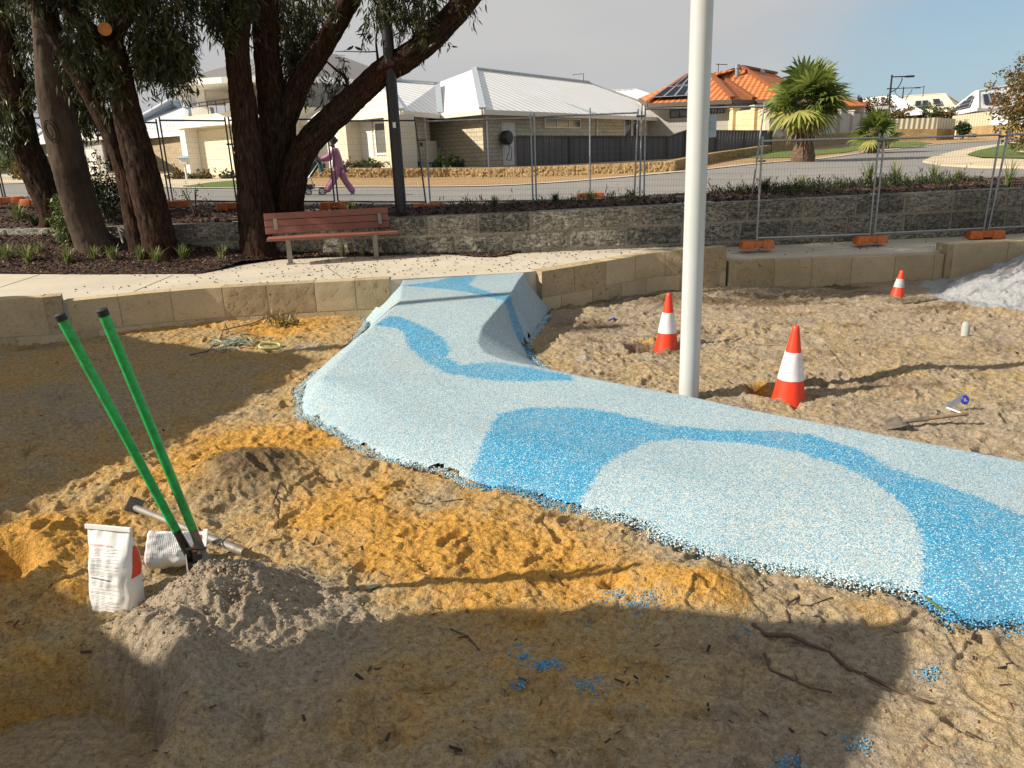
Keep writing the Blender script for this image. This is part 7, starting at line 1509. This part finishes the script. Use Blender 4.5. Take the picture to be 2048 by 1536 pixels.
# canopy, seat, basket
mb=MB(); vs=[];n=9
for j in range(n):
    t=j/(n-1)*1.5; 
    for i in range(7):
        s=(i/6-.5)*2; c=Ls(622,334)*(1)+Vector((-.30*math.sin(t)*1.0,.21*s,-.36+.36*math.cos(t)-.05*s*s+.02)); vs.append(c)
mb.add(vs,[(j*7+i,j*7+i+1,j*7+i+8,j*7+i+7) for j in range(n-1) for i in range(6)]); o=mb.build('canopy',M['stroller_cloth'],st,smooth=True); so=o.modifiers.new('solid','SOLIDIFY'); so.thickness=.01
mb=MB(); mb.slab([Ls(634,329,-.2),Ls(634,329,.2),Ls(613,358,.2),Ls(613,358,-.2)],.16); mb.build('seat_back',M['stroller_cloth'],st,bevel=.02)
mb=MB(); mb.bar(Ls(632,329,-.21),Ls(610,357,-.21),.02,.03); mb.build('canopy_rim',M['steel_grey'],st)
mb=MB(); mb.slab([Ls(625,338,-.2),Ls(625,338,.2),Ls(618,364,.2),Ls(618,364,-.2)],.05); mb.slab([Ls(620,364,-.2),Ls(620,364,.2),Ls(600,360,.2),Ls(600,360,-.2)],.06); mb.build('seat',M['stroller_cloth'],st)
mb=MB(); c=Ls(612,386); mb.box(c,(.36,.36,.12),taper=(1.15,1.1)); mb.build('basket',M['black_plastic'],st,bevel=.02)
mb=MB(); c=Ls(602,381); mb.box(c,(.14,.2,.05)); mb.build('red_blanket',simple('red_cloth',(.5,.05,.02),.8),st,bevel=.02)
mb=MB(); a=Ls(640,340,-.24); b=Ls(645,356,-.24); mb.tube([a,b],[.045,.06],10); mb.build('hanging_bottle_bag',simple('teal_bag',(.01,.10,.11),.6),st,smooth='auto')
mb=MB(); a=Ls(635,326,-.2); mb.lathe(a,[(.03,-.04),(.035,.0),(.035,.03),(.02,.05)],12); mb.build('cup',M['black_plastic'],st,smooth='auto')
# ================================================================ unseen blockers added outside the frame, cut to the outlines of the sand shade
M['sail']=simple('shade_cloth',(.10,.12,.10),.9,0,.1,4)
def blocker(poly,h,label,seed):
    P=[]
    for (x,y) in poly: t=h/TE; P.append(Vector((x+SX*t,y+SY*t,h)))
    c=sum(P,Vector())/len(P); e=empty('shade_sail',(c.x,c.y,0),label=label,cat='shade sail'); mb=MB(); mb.slab([p-Vector((c.x,c.y,0)) for p in P],.015); mb.build('cloth',M['sail'],e); return e,P
def gpx(u,v,z=0): p=atz(u,v,z); return (p.x,p.y)
pa=[(-5.5,2.55),gpx(0,1160,.02),gpx(90,1135,.02),gpx(165,1160,.02),gpx(180,1205,.02),gpx(240,1245,.03),gpx(330,1285,.05),gpx(370,1330,.05),gpx(430,1340,.04),gpx(520,1322,.03),gpx(620,1310),gpx(700,1272),gpx(760,1240),gpx(850,1216),gpx(960,1212),gpx(1090,1216),gpx(1190,1206),gpx(1330,1222),gpx(1500,1246),gpx(1660,1246),gpx(1780,1246),gpx(1842,1258),gpx(1832,1310),gpx(1800,1365),gpx(1750,1440),gpx(1718,1500),gpx(1700,1550),(1.15,1.2),(.9,-.5),(-5.5,-.5)]
e,P=blocker(pa,3.1,'dark shade cloth beyond the left frame edge that shades the foreground sand',1)
for (x,y) in ((-9.9,2.0),(-9.9,-1.2),(-3.6,-1.7)):  # added uprights for the foreground blocker, out of view
    mb=MB(); mb.tube([Vector((x,y,-.2))-e.location,Vector((x,y,3.35))-e.location],.06,16); mb.build('pole',M['pole_white'],e,smooth='auto')
pb_=[gpx(-250,655),gpx(60,668,.03),gpx(243,672,.05),gpx(322,686,.05),gpx(440,696,.04),gpx(595,704,.03),gpx(635,720),gpx(560,765),gpx(450,828),gpx(330,890),gpx(230,930),gpx(100,990),gpx(0,1060),(-3.3,3.2),(-6.5,3.2),(-8,7)]
e,P=blocker(pb_,3.3,'dark shade cloth beyond the left frame edge that shades the sand below the wall',2)
mb=MB(); mb.tube([(0,0,-.2),(0,0,6.15)],.07,20); e2=empty('shade_pole',(-7.9,6.45,0),label='tall steel pole beyond the left frame edge whose shadow crosses the ramp',cat='pole'); mb.build('shaft',M['pole_white'],e2,smooth='auto')
mb=MB(); mb.lathe((0,0,6.15),[(.075,-.01),(.075,.02),(.02,.04)],20); mb.build('cap',M['pole_white'],e2,smooth='auto')
for (x,y) in ((-11.3,7.9),(-11.3,2.7)):  # uprights added under the second unseen blocker
    mb=MB(); mb.tube([Vector((x,y,-.2))-e.location,Vector((x,y,3.5))-e.location],.06,16); mb.build('pole',M['pole_white'],e,smooth='auto')
